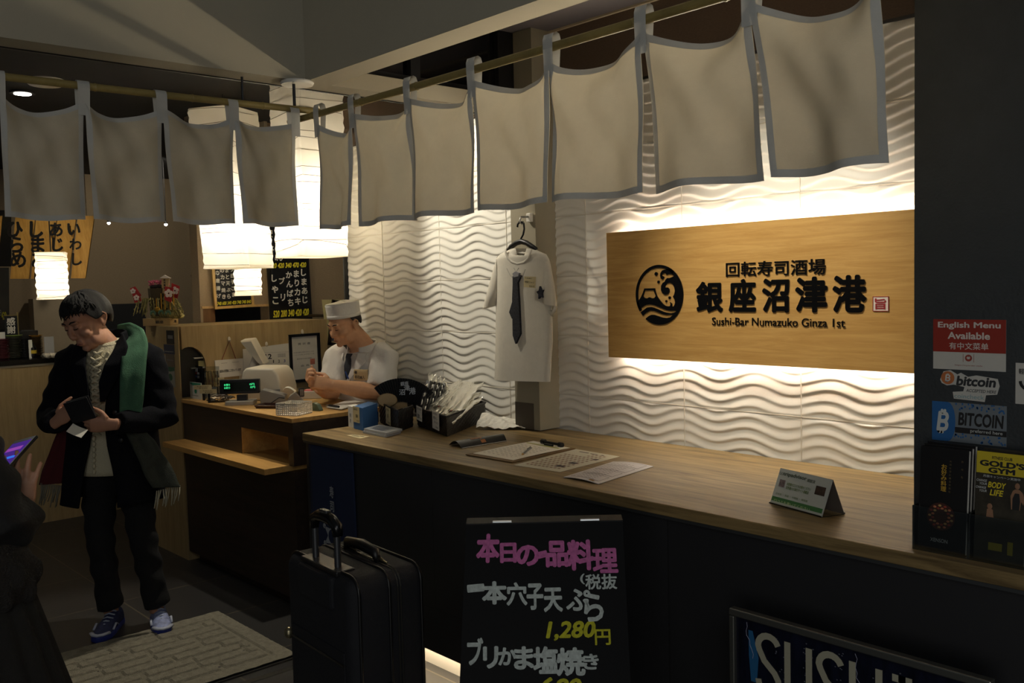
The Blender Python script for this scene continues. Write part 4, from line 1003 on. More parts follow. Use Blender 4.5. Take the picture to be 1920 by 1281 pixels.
def sleeve(pts, name='sleeve'):
    def f(u, v):
        k = v*(len(pts)-1); i = min(len(pts)-2, int(k)); f_ = k-i
        a = V(ty(*pts[i][0])).lerp(V(ty(*pts[i+1][0])), f_); b = V(ty(*pts[i][1])).lerp(V(ty(*pts[i+1][1])), f_)
        an = 2*PI*u; c_ = (a+b)/2; h_ = (b-a)/2
        return c_+h_*cos(an)+V((0, (0.022+0.006*sin(4*v+an))*sin(an), 0))-o3
    MB().grid(f, 24, 10, wrap=True).build(name, cloth, ts, smooth=True)
sleeve([((934, 480), (937, 530)), ((927, 500), (934, 560)), ((917, 540), (932, 566)), ((907.5, 579), (930, 572))])
sleeve([((1026, 482), (1026, 545)), ((1032, 500), (1023, 552)), ((1038, 530), (1020, 560)), ((1043, 574), (1017, 566))])
cf = MB(); cf.tube([ty(1020, 568)-o3+V((0, 0.0, 0)), ty(1036, 589)-o3, ty(1042, 574)-o3], [0.008, 0.012, 0.009], 10); cf.build('sleeve_cuff', cloth, ts, smooth=True)
cr = MB(); cr.tube([V(shirt(0.5+0.5*(0.06+0.88*i/20.0), 0.03))+V((0, -0.004, 0.0)) for i in range(21)], 0.005, 8); 
nk_ = [(955, 467), (956, 474), (960, 484), (967, 491), (978, 495), (990, 492), (998, 485), (1002, 476), (1004, 467)]
cr = MB(); cr.tube([ty(x, y)-o3+V((0, -0.026, 0)) for x, y in nk_], 0.0065, 8, flat=0.5); cr.build('collar', cloth, ts, smooth=True)
bk = MB(); bk.tube([ty(x, y)-o3+V((0, 0.012, 0)) for x, y in ((956, 469), (966, 473), (980, 475), (994, 472), (1003, 467))], 0.007, 8); bk.build('back_collar', cloth, ts, smooth=True)
tiem = mat('tie_print', (36, 37, 44), 0.8, var=0.9, vscale=120)
def sprint(poly, m, name, dy=-0.040, th=0.0008):
    P_ = [ty(*p)-o3 for p in poly]; n = len(P_)
    vs = [p+V((0, dy, 0)) for p in P_]+[p+V((0, dy+0.012, 0)) for p in P_]
    MB().add(vs, [tuple(range(n)), tuple(range(2*n-1, n-1, -1))]+[(i, (i+1) % n, n+(i+1) % n, n+i) for i in range(n)]).build(name, m, ts)
sprint([(973, 518), (981, 514), (988, 517), (982, 530), (984, 560), (987, 625), (978, 644), (973, 628), (972, 560), (973, 532)], tiem, 'tie_print')
sprint([(972, 565), (966, 585), (971, 597), (974, 590)], tiem, 'tie_tail_print', -0.039)
sprint([(973, 513), (978, 509), (985, 512), (984, 518), (975, 520)], mat('grey_knot_print', (150, 148, 150), 0.8), 'knot_print', -0.041)
cl = MB()
for pl_ in ([(961, 503), (968, 517), (972, 521)], [(974, 502), (978, 509)], [(984, 502), (979, 510)], [(996, 505), (990, 522), (986, 516)]):
    cl.tube([ty(*p)-o3+V((0, -0.037, 0)) for p in pl_], 0.0009, 5)
cl.build('collar_print', mat('faint_pencil', (150, 148, 142)), ts)
pc = [ty(*p)-o3+V((0, -0.044, 0)) for p in ((995, 538), (1017, 540), (1018, 519), (996, 518))]
tgm = MB().add(pc, [(0, 1, 2, 3)]).build('price_tag', cardm, ts, solid=0.0008)
MT = frame(pc[0], pc[1]-pc[0], pc[3]-pc[0])
wt_, ht_ = (pc[1]-pc[0]).length, (pc[3]-pc[0]).length
text(tgm, [('特製Tシャツ', wt_/2, ht_*0.5, ht_*0.2, wt_*0.8, 0.01), ('T-SHIRT', wt_*0.4, ht_*0.85, ht_*0.12, wt_*0.6, 0), ('¥2000+税', wt_*0.7, ht_*0.15, ht_*0.14, wt_*0.45, 0)], printk, MT, 'handwriting', 0.001)
bp_ = []
for i in range(10):
    r_ = 11 if i % 2 == 0 else 5.5; a_ = PI/2+PI*i/5+0.15; bp_.append((1023+r_*0.62*cos(a_), 549-r_*1.15*sin(a_)))
sprint(bp_, mat('badge_print', (40, 42, 54), 0.8), 'sleeve_badge', -0.036)
hg = thing('coat_hanger', 'black plastic hanger carrying the white T-shirt', 'hanger', ty(978, 457))
o4 = V(hg.location)
def tube_px(pts, r, nm, m, par, off, dy=0.0, n=10):
    MB().tube([ty(*p)-off+V((0, dy, 0)) for p in pts], r, n).build(nm, m, par, smooth=True)
tube_px([(970, 426), (971, 420), (976, 416), (982, 419), (983, 430), (981, 440), (977, 447), (976, 456)], 0.0045, 'hook', blackp, hg, o4)
tube_px([(951, 470), (958, 463), (968, 456), (978, 453), (988, 456), (998, 463), (1006, 467)], [0.008, 0.012, 0.012, 0.013, 0.012, 0.012, 0.008], 'shoulder_bar', blackp, hg, o4)
tube_px([(955, 483), (980, 485), (1002, 482)], 0.006, 'lower_bar', blackp, hg, o4, 0.01)
wh = thing('wall_hook', 'small white hook at the top of the column holding the hanger', 'hook', ty(977, 418))
o5 = V(wh.location)
MB().box(-0.014, 0.014, 0.045, 0.065, 0.005, 0.046).build('plate', whitep, wh, bevel=0.003)
MB().tube([(0, 0.05, 0.03), (0, 0.0, 0.026), (0, -0.01, 0.004), (0, 0.004, -0.004), (0, 0.012, 0.006)], 0.005, 8).build('hook', steel, wh, smooth=True)
# ------------------------------------------------------------------ on and around the register counter
ivory = mat('ivory_plastic', (216, 206, 184), 0.45)
greyp = mat('grey_plastic', (150, 146, 138), 0.45)
def obox(name, label, cat, c, rz, group=None): return thing(name, label, cat, c, rz, group)
YAW = math.atan2(0.738, 0.675)     # rz that turns local x to the photo's right
def view(name, label, cat, px, py, z, d=None, turn=0.0, group=None):
    """a thing standing at a photo point on a top of height z, local -y towards the camera, local x to the right"""
    q = onz(z, px, py)
    return thing(name, label, cat, q, YAW-PI/2+PI/2+math.radians(turn), group), (q-EYE).dot(CF)/FPX
# register body
t, k = view('cash_register', 'rounded ivory cash register below the tilted screen', 'cash register', 490, 752, RZ, turn=-8)
w_, h_ = 80*k, 62*k
prof = [(-w_/2, 0), (-w_/2, h_*0.55), (-w_*0.44, h_*0.9), (-w_*0.36, h_), (w_*0.30, h_*0.98), (w_*0.42, h_*0.80), (w_/2, h_*0.35), (w_/2, 0)]
Mv = Matrix(((1, 0, 0, 0), (0, 0, -1, 0), (0, 1, 0, 0), (0, 0, 0, 1)))
MB().prism(prof, -0.25, -0.0, Mv).build('body', ivory, t, bevel=0.022, smooth='auto')
MB().prism([(-w_*0.02, h_*0.001), (-w_*0.02, h_*0.28), (w_*0.47, h_*0.36), (w_*0.5, 0.001)], 0.0, 0.004, Mv).build('front_plate', greyp, t)
ts_, k = view('touch_screen', 'pale touch screen tilted back on a stand behind the cash register', 'screen', 500, 740, RZ, turn=0)
q = onx(-5.27, 480, 690); ts_.location = V((q.x, q.y, RZ))
def lv(t, px, py, dy=0.0):       # photo point -> local coordinates on the plane facing the camera through the thing, pushed back by dy
    d = (V(t.location)-EYE).dot(CF)+dy
    q = dep(d, px, py)-V(t.location); a = -t.rotation_euler[2]
    return V((q.x*cos(a)-q.y*sin(a), q.x*sin(a)+q.y*cos(a), q.z))
p = [lv(ts_, 449, 641), lv(ts_, 472, 637), lv(ts_, 498, 684), lv(ts_, 486, 687)]
a_, b_, c_, d_ = p
back = V((0.09, 0.20, 0.01))
th = V((0.022, -0.004, 0.006))
# slab: near edge from top (449..472,637) to bottom (495,684); its width runs away to the back
tl, bl = lv(ts_, 471, 637), lv(ts_, 496, 684)
wv_ = V((-0.064, -0.03, -0.004))
vs = [bl, tl, tl+wv_, bl+wv_*0.35+V((-0.004, 0, 0.0))]
nrm = V((0.02, 0.05, 0.012))
MB().add([*vs, *[v+nrm for v in vs]], [(0, 1, 2, 3), (7, 6, 5, 4), (0, 4, 5, 1), (1, 5, 6, 2), (2, 6, 7, 3), (3, 7, 4, 0)]).build('screen_shell', ivory, ts_, bevel=0.006)
vs2 = [v*0.86+(vs[0]+vs[1]+vs[2]+vs[3])*0.25*0.14+V((-0.002, -0.004, 0)) for v in vs]
MB().add(vs2, [(0, 1, 2, 3)]).build('back_panel', greyp, ts_, solid=0.002)
foot = lv(ts_, 474, 690)
MB().tube([(foot.x, foot.y+0.03, 0.0), (foot.x, foot.y+0.03, foot.z), lv(ts_, 477, 668)+V((0, 0.03, 0))], [0.05, 0.035, 0.02], 12).build('stand', greyp, ts_, smooth=True)
# low white printer lid left of the register
t, k = view('receipt_printer', 'low white printer lid peeking out behind the customer display', 'printer', 440, 738, RZ)
MB().prism([(-20*k, 0), (-20*k, 22*k), (0, 34*k), (22*k, 36*k), (22*k, 0)], -0.16, -0.02, Mv).build('body', ivory, t, bevel=0.004)
# customer display
t, k = view('customer_display', 'black customer display with green characters on a silver base', 'display', 449, 760, RZ, turn=4)
MB().box(-25*k, 27*k, -0.02, 0.09, 0.0, 0.024).build('base', mat('silver_base', (176, 172, 162), 0.35, 0.3), t, bevel=0.004)
MB().box(-6*k, 12*k, 0.02, 0.06, 0.024, 0.055).build('neck', blackp, t)
MB().box(-36*k, 37*k, 0.01, 0.05, 21*k, 48*k).build('screen_case', blackp, t, bevel=0.004)
MD = frame((0, 0.0092, 0), (1, 0, 0), (0, 0, 1))
MB().box(-29*k, 32*k, 26*k, 43*k, 0, 0.0006, MD).build('screen', mat('dark_green_screen', (16, 26, 12), 0.2), t)
text(t, [('お預り', -22*k, 38.5*k, 4.2*k, 11*k, 0.01), ('お釣り', -22*k, 33*k, 4.2*k, 11*k, 0.01), ('0円', 24*k, 38.5*k, 4.2*k, 9*k, 0.01), ('0円', 25*k, 33*k, 4.2*k, 9*k, 0.01)], mat('green_led_text', (70, 240, 150), 0.5, emit=1.0), MD, 'green_characters', 0.001)
# card terminal with paper roll and cable
t, k = view('card_terminal', 'pale grey card terminal with a curl of receipt paper', 'card terminal', 520, 757, RZ, turn=6)
MB().prism([(-31*k, 0), (-32*k, 22*k), (-27*k, 27*k), (8*k, 17*k), (15*k, 14*k), (15*k, 0)], -0.10, 0.0, Mv).build('body', greyp, t, bevel=0.003)
MB().grid(lambda u, v: V((8*k+27*k*u*0.9, 0.02+0.06*v, 17*k+14*k*sin(PI*(0.15+0.75*u))*(1-0.35*u))), 12, 4).build('receipt_curl', paperm, t, solid=0.0012, smooth=True)
MB().tube([(14*k, -0.01, 10*k), (4*k, -0.02, 12*k), (-8*k, -0.02, 4*k), (-12*k, -0.03, 0.004), (-30*k, -0.03, 0.004)], 0.0025, 6).build('cable', blackp, t, smooth=True)
t, k = view('handset', 'grey handheld card reader leaning behind the white plastic basket', 'card reader', 556, 762, RZ, turn=10)
MB().prism([(-22*k, 0.0), (-12*k, 20*k), (-2*k, 26*k), (14*k, 6*k), (16*k, 0)], -0.06, 0.0, Mv).build('body', greyp, t, bevel=0.003)
t, k = view('sensor_stand', 'small black mirror-like scanner on a white stem beside the plastic basket', 'scanner', 566, 756, RZ, turn=25)
MB().box(-2*k, 3*k, 0, 0.02, 0, 14*k).build('stem', whitep, t)
MB().box(-5*k, 5*k, -0.004, 0.014, 12*k, 28*k).build('head', blackp, t, bevel=0.003)
MB().box(-3.4*k, 3.4*k, -0.0055, -0.004, 14*k, 26*k).build('window', greyp, t)
# brown tray
t, k = view('coin_tray', 'dark brown rectangular coin tray at the counter edge', 'tray', 508, 764, RZ, turn=-14)
tr = MB(); w_, d_ = 24*k, 0.055
def trayf(u, v):
    kk = u*4; i = int(kk) % 4; f_ = kk-int(kk); P = [(-w_, -d_), (w_, -d_), (w_, d_), (-w_, d_)]
    a = P[i]; b = P[(i+1) % 4]; s = 0.86+0.14*v
    return ((a[0]*(1-f_)+b[0]*f_)*s, (a[1]*(1-f_)+b[1]*f_)*s, 0.001+0.016*v)
tr.grid(trayf, 16, 4, wrap=True); tr.build('rim', mat('brown_lacquer', (58, 34, 28), 0.3), t, solid=0.003)
MB().box(-w_*0.87, w_*0.87, -d_*0.87, d_*0.87, 0, 0.003).build('bottom', mat('brown_lacquer', (58, 34, 28)), t)
# white lattice basket
t, k = view('plastic_basket', 'white lattice plastic basket at the front corner of the register counter', 'basket', 552, 777, RZ, turn=-22)
w_, d_, h_ = 23*k, 0.065, 23*k
for nm, (ax, sgn) in (('front_lattice', (0, -1)), ('back_lattice', (0, 1)), ('side_lattice', (1, -1)), ('side_lattice', (1, 1))):
    m = MB(); L_ = w_ if ax == 0 else d_; o_ = d_ if ax == 0 else w_
    n = 10 if ax == 0 else 8
    def pb(a0, a1, z0, z1):
        if ax == 0: m.box(a0, a1, sgn*o_-0.0012, sgn*o_+0.0012, z0, z1)
        else: m.box(sgn*o_-0.0012, sgn*o_+0.0012, a0, a1, z0, z1)
    for i in range(n+1):
        a = -L_+2*L_*i/n; pb(a-0.0022, a+0.0022, 0.003, h_)
    for j in range(7):
        z = 0.004+(h_-0.008)*j/6.0; pb(-L_, L_, z-0.0022, z+0.0022)
    pb(-L_, L_, h_-0.008, h_)
    m.build(nm, whitep, t)
MB().box(-w_, w_, -d_, d_, 0.0, 0.003).build('bottom', whitep, t)
# white box with coloured slips, tape, folder, clipboard
t, k = view('slip_box', 'white tray with pink and green slips behind the plastic basket', 'box', 585, 748, RZ, turn=-4)
MB().box(-20*k, 20*k, 0, 0.08, 0, 14*k).build('box', whitep, t, bevel=0.003)
MB().box(-16*k, 0, 0.01, 0.07, 14*k, 16*k).build('pink_slips', mat('pink_paper', (220, 120, 120), 0.8), t)
MB().box(2*k, 16*k, 0.01, 0.07, 14*k, 17*k).build('green_slips', mat('pale_green_paper', (170, 190, 140), 0.8), t)
t, k = view('tape_dispenser', 'green tape dispenser right of the white plastic basket', 'tape dispenser', 590, 771, RZ, turn=-30)
MB().prism([(-11*k, 0), (-11*k, 9*k), (-4*k, 16*k), (6*k, 12*k), (12*k, 2*k), (12*k, 0)], -0.03, 0.0, Mv).build('body', mat('dark_green_plastic', (70, 84, 66), 0.5), t, bevel=0.003)
MB().tube([(-2*k, 0.006, 9*k), (-2*k, 0.024, 9*k)], 6*k, 16).build('tape_roll', mat('clear_tape', (190, 180, 150), 0.3), t)
t, f, M = flatsheet('brown_folder', 'tan kraft folder lying on the counter in front of the chef', 'folder', [(574, 757), (627, 760), (660, 752), (612, 746)], RZ, mat('kraft_paper', (160, 124, 62), 0.8), 0.004)
t, f, M = flatsheet('order_clipboard', 'white order pad with a black clip on the counter in front of the chef', 'clipboard', [(612, 765), (640, 769), (683, 756), (655, 751)], RZ+0.003, paperm, 0.004)
a, b = V(f(0.1, 0.06)), V(f(0.75, 0.06))
MB().tube([a+V((0, 0, 0.008)), b+V((0, 0, 0.008))], 0.006, 8).build('clip', blackp, t)
MB().tube([a+V((-0.03, 0, 0.006)), a+V((-0.005, 0, 0.008))], 0.005, 8).build('clip_ring', steel, t)
# acrylic card stands, toothpick box, small tags, packets
t, k = view('payment_logo_stand', 'black card stand with small payment logos before the round topped opening', 'card stand', 372, 745, RZ, turn=0); t.rotation_euler = (0, 0, 0.02); t.scale = (1.4, 1, 1)
MB().box(-19*k, 14*k, 0.0, 0.006, 26*k, 59*k).box(-5*k, 3*k, 0.001, 0.005, 0, 26*k).build('plate', mat('dark_glossy_card', (24, 24, 26), 0.25), t)
Ml = frame((0, -0.0008, 0), (1, 0, 0), (0, 0, 1))
for nm, c, r in (('white_logo', (200, 200, 205), (-4, 4, 29, 36)), ('red_logo', (170, 60, 50), (-5, 0, 24, 28)), ('silver_logo', (190, 190, 190), (2, 8, 24, 28)), ('blue_logo', (60, 80, 150), (-5, 0, 18, 22)), ('grey_logo', (150, 150, 150), (2, 8, 17, 22)), ('green_logo', (70, 110, 80), (-12, -8, 23, 27)), ('orange_logo', (170, 110, 50), (-12, -8, 18, 21))):
    MB().box((r[0]-2)*k, (r[1]-2)*k, (r[2]+19)*k, (r[3]+19)*k, 0, 0.0006, Ml).build(nm, mat(nm, c, 0.5), t)
t, k = view('point_card_poster', 'white and green card standing at the left end of the register counter', 'card', 367, 748, RZ); t.rotation_euler = (0, 0, 0.05); t.scale = (1.4, 1, 1)
MB().box(-15*k, 17*k, 0, 0.004, 0, 31*k).build('card', mat('card_white', (206, 208, 200), 0.5), t)
Ml = frame((0, -0.0006, 0), (1, 0, 0), (0, 0, 1))
MB().prism([(-14*k, 30*k), (-13*k, 27*k), (-4*k, 24.5*k), (7*k, 25*k), (16*k, 28*k), (16*k, 30*k)], 0, 0.0005, Ml).build('green_header', mat('teal_green', (50, 140, 110), 0.5), t)
MB().ell((1*k, 15*k, 0.0003), (3.5*k, 5*k, 0.0004), Ml, 16, 5).build('green_mark', mat('teal_green', (50, 140, 110)), t)
mb = MB(); mb.box(-10*k, 8*k, 6*k, 6.8*k, 0, 0.0005, Ml); mb.build('small_print', greyk, t)
t, k = view('white_notice', 'white notice half hidden behind the white and green card', 'card', 351, 744.2, RZ); t.rotation_euler = (0, 0, 0.02)
MB().box(-9*k, 6*k, 0.0, 0.004, 0, 35*k).build('card', paperm, t)
t, k = view('clear_pick_box', 'clear plastic box of souvenir picks on the register counter', 'box', 397, 748, RZ)
m = MB(); w_ = 12*k; hh = 52*k
for r in ((-w_, w_, 0, 0.001, 0, hh), (-w_, -w_+0.001, 0, 0.045, 0, hh), (w_-0.001, w_, 0, 0.045, 0, hh), (-w_, w_, 0.044, 0.045, 0, hh*1.15)): m.box(*r)
m.build('clear_box', acrylic, t)
MB().box(-w_*0.8, w_*0.8, 0.005, 0.04, 0, hh*0.42).build('white_base', paperm, t)
rr = random.Random(11)
for i in range(9):
    x = -w_*0.75+w_*1.5*i/8; MB().tube([(x, 0.014+0.008*(i % 3), hh*0.42), (x+rr.uniform(-.01, .01), 0.014+0.008*(i % 3), hh*(0.85+0.2*rr.random()))], 0.0028, 6).build('pick', mat('pick_%d' % (i % 3), [(190, 160, 100), (120, 70, 50), (200, 190, 170)][i % 3], 0.5), t)
for (px, top, w_, h_, base, lab) in ((382, 722, 18, 8, 751, 'tan price tag at the far left by the clear pick box'), (392, 730, 17, 8, 756, 'tan price tag nearest the counter edge by the small packets'), (414, 708, 9, 16, 747, 'upright tan price tag right of the clear pick box')):
    t, k = view('price_tag', lab, 'price tag', px, base, RZ, turn=-4)
    zt = (base-top)*k
    MB().box(-w_*k, w_*k*0.9, 0, 0.0015, zt-h_*k, zt).build('card', cardm, t)
    MB().box(-2*k, 2*k, 0.0015, 0.010, 0, zt-0.3*h_*k).build('stand', blackp, t)
    Mt = frame((0, -0.0004, 0), (1, 0, 0), (0, 0, 1))
    text(t, [('お会計前に', 0, zt-h_*k*0.32, h_*k*0.26, w_*k*1.3, 0.0), ('¥300', 0, zt-h_*k*0.7, h_*k*0.26, w_*k*0.9, 0.0)], printk, Mt, 'handwriting')
for i in range(7):
    q = onz(RZ, 398+5.5*i, 754-1.2*(i % 3))
    t = thing('snack_packet', 'small shiny packet in the loose pile left of the customer display', 'packet', (q.x, q.y, RZ+0.001+0.010*(i % 4)), 0.5*i, 'shiny packets beside the display')
    MB().grid(lambda u, v, i=i: (0.035*(u-0.5)*2, 0.02*(v-0.5)*2, 0.007+0.007*sin(PI*u)*sin(PI*v)+0.003*sin(13*u+i*3+9*v)), 10, 8).build('wrapper', mat('foil_%d' % (i % 3), [(60, 52, 46), (190, 170, 140), (150, 140, 130)][i % 3], 0.3, 0.4), t, solid=0.005)
# hung on the partition face
XPF = -5.43
def pxp(px, py): return onx(XPF, px, py)
def wallthing(name, label, cat, pts, m, depth=0.006, off=0.001, x=XPF, group=None):
    """pts: photo corners bottom-left, bottom-right, top-right, top-left on the wall plane x"""
    P = [onx(x+off, *p) for p in pts]
    t = thing(name, label, cat, P[0], group=group)
    o = P[0]
    q = [p-o for p in P]
    MB().add([V((0, p.y, p.z)) for p in q]+[V((depth, p.y, p.z)) for p in q], [(0, 1, 2, 3), (7, 6, 5, 4), (0, 4, 5, 1), (1, 5, 6, 2), (2, 6, 7, 3), (3, 7, 4, 0)]).build('board', m, t)
    e1 = V((0, q[1].y, q[1].z)); e2 = V((0, q[3].y, q[3].z))
    M = frame((depth, 0, 0), e1, e2)
    return t, e1.length, e2.length, M
hookm = mat('clear_hook', (216, 206, 188), 0.3)
def hook(px, py, label):
    q = pxp(px, py); t = thing('adhesive_hook', label, 'hook', (XPF+0.001, q.y, q.z))
    MB().ell((0.004, 0, 0.0), (0.004, 0.010, 0.016)).build('pad', hookm, t, smooth=True)
    MB().tube([(0.006, 0, -0.004), (0.014, 0, -0.013), (0.018, 0, -0.006)], 0.003, 6).build('prong', hookm, t)
hook(429, 636, 'adhesive hook holding the cord of the small white plaque')
hook(499, 645.5, 'adhesive hook above the wall calendar')
hook(566, 622, 'adhesive hook above the framed certificate')
t, W, H, M = wallthing('hanging_plaque', 'white plaque with one printed line hung by a red cord', 'plaque', [(405, 709), (456, 704), (455, 672), (402, 676)], paperm)
text(t, [('当店は天然魚にこだわっています', W*0.52, H*0.36, H*0.16, W*0.78, 0.03)], printk, M)
mb = MB(); mb.box(W*0.2, W*0.42, H*0.80, H*0.815, 0, 0.0004, M).box(W*0.6, W*0.85, H*0.80, H*0.815, 0, 0.0004, M); mb.build('rule_line', greyk, t)
o6 = V(t.location); cdp = [pxp(415, 675), pxp(429, 639), pxp(441, 672.5)]
MB().tube([V((0.006, p.y-o6.y, p.z-o6.z)) for p in cdp], 0.0022, 6).build('red_cord', mat('dark_red_cord', (130, 50, 40), 0.8), t)
t, W, H, M = wallthing('wall_calendar', 'white December wall calendar behind the cash register', 'calendar', [(458, 745), (548, 738), (546, 643), (455, 655)], paperm, 0.004)
text(t, [('12', W*0.50, H*0.825, H*0.105, W*0.135, 0.02)], printk, M, 'month_number')
cm_ = MB(); cb_ = MB()
days = ['', '', '', '', '1', '2', '3']+[str(d) for d in range(4, 32)]
for i, dd in enumerate(days):
    if not dd: continue
    c_, r_ = i % 7, i//7
    _one(cb_ if c_ == 6 else cm_, dd, W*(0.135+0.117*c_), H*(0.715-0.113*r_), H*0.062, H*0.062*(0.32 if dd == '1' else (0.62 if len(dd) == 1 else 1.1)), 0.02, 0, 0, 0.0006, M)
cm_.build('day_numbers', printk, t); cb_.build('saturday_numbers', mat('calendar_blue', (40, 56, 130), 0.7), t)
mb = MB()
for i in range(4):
    for j in range(6): mb.box(W*(0.70+0.028*j), W*(0.715+0.028*j), H*(0.80+0.02*i), H*(0.812+0.02*i), 0, 0.0004, M)
mb.box(W*0.1, W*0.94, H*0.905, H*0.908, 0, 0.0004, M).build('small_month', greyk, t)
t, W, H, M = wallthing('framed_certificate', 'black framed certificate with a red seal right of the calendar', 'frame', [(545, 717), (600, 711), (598, 625), (540, 629)], paperm, 0.004)
fm_ = MB(); b_ = 0.013
for r in ((-b_*0.3, W+b_*0.3, -b_*0.3, b_), (-b_*0.3, W+b_*0.3, H-b_, H+b_*0.3), (-b_*0.3, b_, 0, H), (W-b_, W+b_*0.3, 0, H)): fm_.box(*r, 0, 0.014, M)
fm_.build('frame', blackm, t)
text(t, [('賞 状 書', W*0.5, H*0.80, H*0.05, W*0.42, 0.01), ('右の者は優秀な成績を収めましたので', W*0.48, H*0.62, H*0.028, W*0.7, 0), ('ここにこれを賞します平成二十八年', W*0.48, H*0.57, H*0.028, W*0.7, 0), ('東京都中央区銀座', W*0.48, H*0.48, H*0.03, W*0.5, 0), ('会 長', W*0.5, H*0.33, H*0.045, W*0.3, 0.01)], greyk, M)
MB().box(W*0.68, W*0.84, H*0.34, H*0.46, 0, 0.0004, M).build('red_seal', mat('faint_seal', (200, 120, 100), 0.8, var=0.4, vscale=90), t)
# frame behind the chef on the tan wall
t, W, H, M = wallthing('framed_license', 'dark wooden frame with a pale document behind the chef', 'frame', [(613, 647), (652, 651), (648, 562), (603, 562)], mat('pale_document', (190, 180, 130), 0.6), 0.006, 0.002, -5.60)
fm_ = MB(); b_ = 0.02
for r in ((0, W, 0, b_), (0, W, H-b_, H), (0, b_, 0, H), (W-b_, W, 0, H)): fm_.box(*r, -0.004, 0.016, M)
fm_.build('frame', mat('dark_brown_frame', (52, 38, 26), 0.4), t)
MB().box(W*0.18, W*0.7, H*0.10, H*0.30, 0, 0.0006, M).build('blue_print', mat('slate_blue_print', (92, 100, 112), 0.6, var=0.3, vscale=60), t)
text(t, [('証', W*0.4, H*0.72, H*0.07, W*0.1, 0)], greyk, M)
MB().box(-0.40, 0.0, 0.05, 0.08, H*0.6, H*0.66).build('hanging_bar', mat('dark_brown_frame', (52, 38, 26)), t)
# notices on the partition end
YE = 2.263
def enotice(label, x0, y0, x1, y1, m):
    a = ony(YE, x0, y1); b = ony(YE, x1, y0)
    t = thing('notice', label, 'notice', (a.x, YE-0.0004, a.z)); W = b.x-a.x; H = b.z-a.z
    MB().box(0, W, -0.001, 0, 0, H).build('sheet', m, t)
    return t, W, H, frame((0, -0.0012, 0), (1, 0, 0), (0, 0, 1))
t, W, H, M = enotice('dark photo notice at the top of the partition end', 313, 620, 326, 645, mat('dark_notice', (44, 44, 44), 0.5, var=0.5, vscale=40)); MB().box(W*.2, W*.85, H*.4, H*.65, 0, .0004, M).build('glasses_photo', greyk, t)
t, W, H, M = enotice('navy sticker below the dark photo notice on the partition end', 308, 647, 327, 663, mat('navy_sticker', (50, 58, 78), 0.5, var=0.3, vscale=50)); MB().box(W*.1, W*.9, H*.2, H*.3, 0, .0004, M).build('print_line', greyk, t)
t, W, H, M = enotice('blue poster with a white border on the partition end', 281, 667, 311, 727, mat('pale_border', (150, 146, 136), 0.6)); MB().box(W*.06, W*.9, H*.05, H*.95, 0, .0004, M).build('blue_field', mat('blue_poster', (62, 78, 104), 0.6), t)
mb = MB()
for i in range(5): mb.box(W*(.2+.13*i), W*(.26+.13*i), H*.12, H*(.2+.03*(i % 3)), .0004, .0007, M)
mb.box(W*.12, W*.45, H*.55, H*.57, .0004, .0007, M).box(W*.5, W*.85, H*.78, H*.81, .0004, .0007, M); mb.build('poster_print', mat('pale_print', (150, 146, 130), 0.6), t)
t, W, H, M = enotice('brown notice beside the blue poster on the partition end', 312, 665, 327, 688, mat('brown_notice', (104, 92, 76), 0.6)); MB().box(W*.15, W*.85, H*.5, H*.6, 0, .0004, M).build('print_line', greyk, t)
t, W, H, M = enotice('white sticker with a green oval, lowest right on the partition end', 312.5, 689, 327.5, 724, mat('pale_sticker', (150, 150, 138), 0.6))
MB().prism([(0, H), (0, H*.82), (W*.5, H*.76), (W, H*.82), (W, H)], 0, .0004, M).build('green_header', mat('dark_green_print', (44, 92, 66), 0.6), t); MB().ell((W*.5, H*.48, .0003), (W*.26, H*.19, .0004), M, 18, 5).build('green_oval', mat('dark_green_print', (44, 92, 66)), t)

# ------------------------------------------------------------------ New Year ornament on the partition
kd = thing('new_year_ornament', 'straw and flower New Year ornament on top of the partition end', 'ornament', (-5.70, 2.42, 1.42))
dk = (V(kd.location)-EYE).dot(CF)/FPX
kd.rotation_euler = (0, 0, YAW)
kk_ = P_ = None
q0 = kd.location; 
def kp(px, py, dy=0.0): return lv(kd, px, py, dy)
z0 = kp(300, 611).z
cxl = kp(302, 600).x
MB().box(kp(276, 600).x, kp(327, 600).x, -0.07, 0.07, 0.0, 0.048).build('wooden_base', mat('pale_cedar', (176, 148, 100), 0.6), kd, bevel=0.002)
text(kd, [('銀座', kp(292, 0).x, 0.024, 0.020, 0.05, 0.02), ('港', kp(321, 0).x, 0.026, 0.018, 0.018, 0.02)], printk, frame((0, -0.0705, 0), (1, 0, 0), (0, 0, 1)))
rope = MB()
for s in range(3):
    rope.tube([(kp(276+54*i/30.0, 0).x, -0.03+0.018*cos(i*0.9+s*2.09), 0.07+0.018*sin(i*0.9+s*2.09)) for i in range(31)], 0.013, 7)
straw = mat('rice_straw', (150, 140, 86), 0.8, var=0.3, vscale=30)
rope.build('straw_rope', straw, kd, smooth=True)
rs = random.Random(4)
def tuft(nm, px0, px1, y0, spread, n, droop, seed):
    r_ = random.Random(seed); m = MB()
    for i in range(n):
        u = i/(n-1.0); a = kp(px0+(px1-px0)*u, y0); e = kp(px0+(px1-px0)*u+spread*(r_.random()*1.0), y0+droop*(0.6+0.5*r_.random()))
        mid_ = (a+e)/2+V((0, 0, abs(droop)*dk*0.35)); dy = r_.uniform(-0.06, -0.02)
        m.tube([V((a.x, dy, a.z)), V((mid_.x, dy-0.01, mid_.z)), V((e.x, dy-0.015, e.z))], [0.003, 0.0045, 0.002], 5)
        for j in range(4):
            t_ = 0.55+0.12*j; g = mid_.lerp(e, (t_-0.5)*2); m.ell((g.x+r_.uniform(-.006, .006), dy-0.014, g.z+r_.uniform(-.004, .004)), (0.004, 0.003, 0.007), None, 6, 4)
    return m.build(nm, straw, kd)
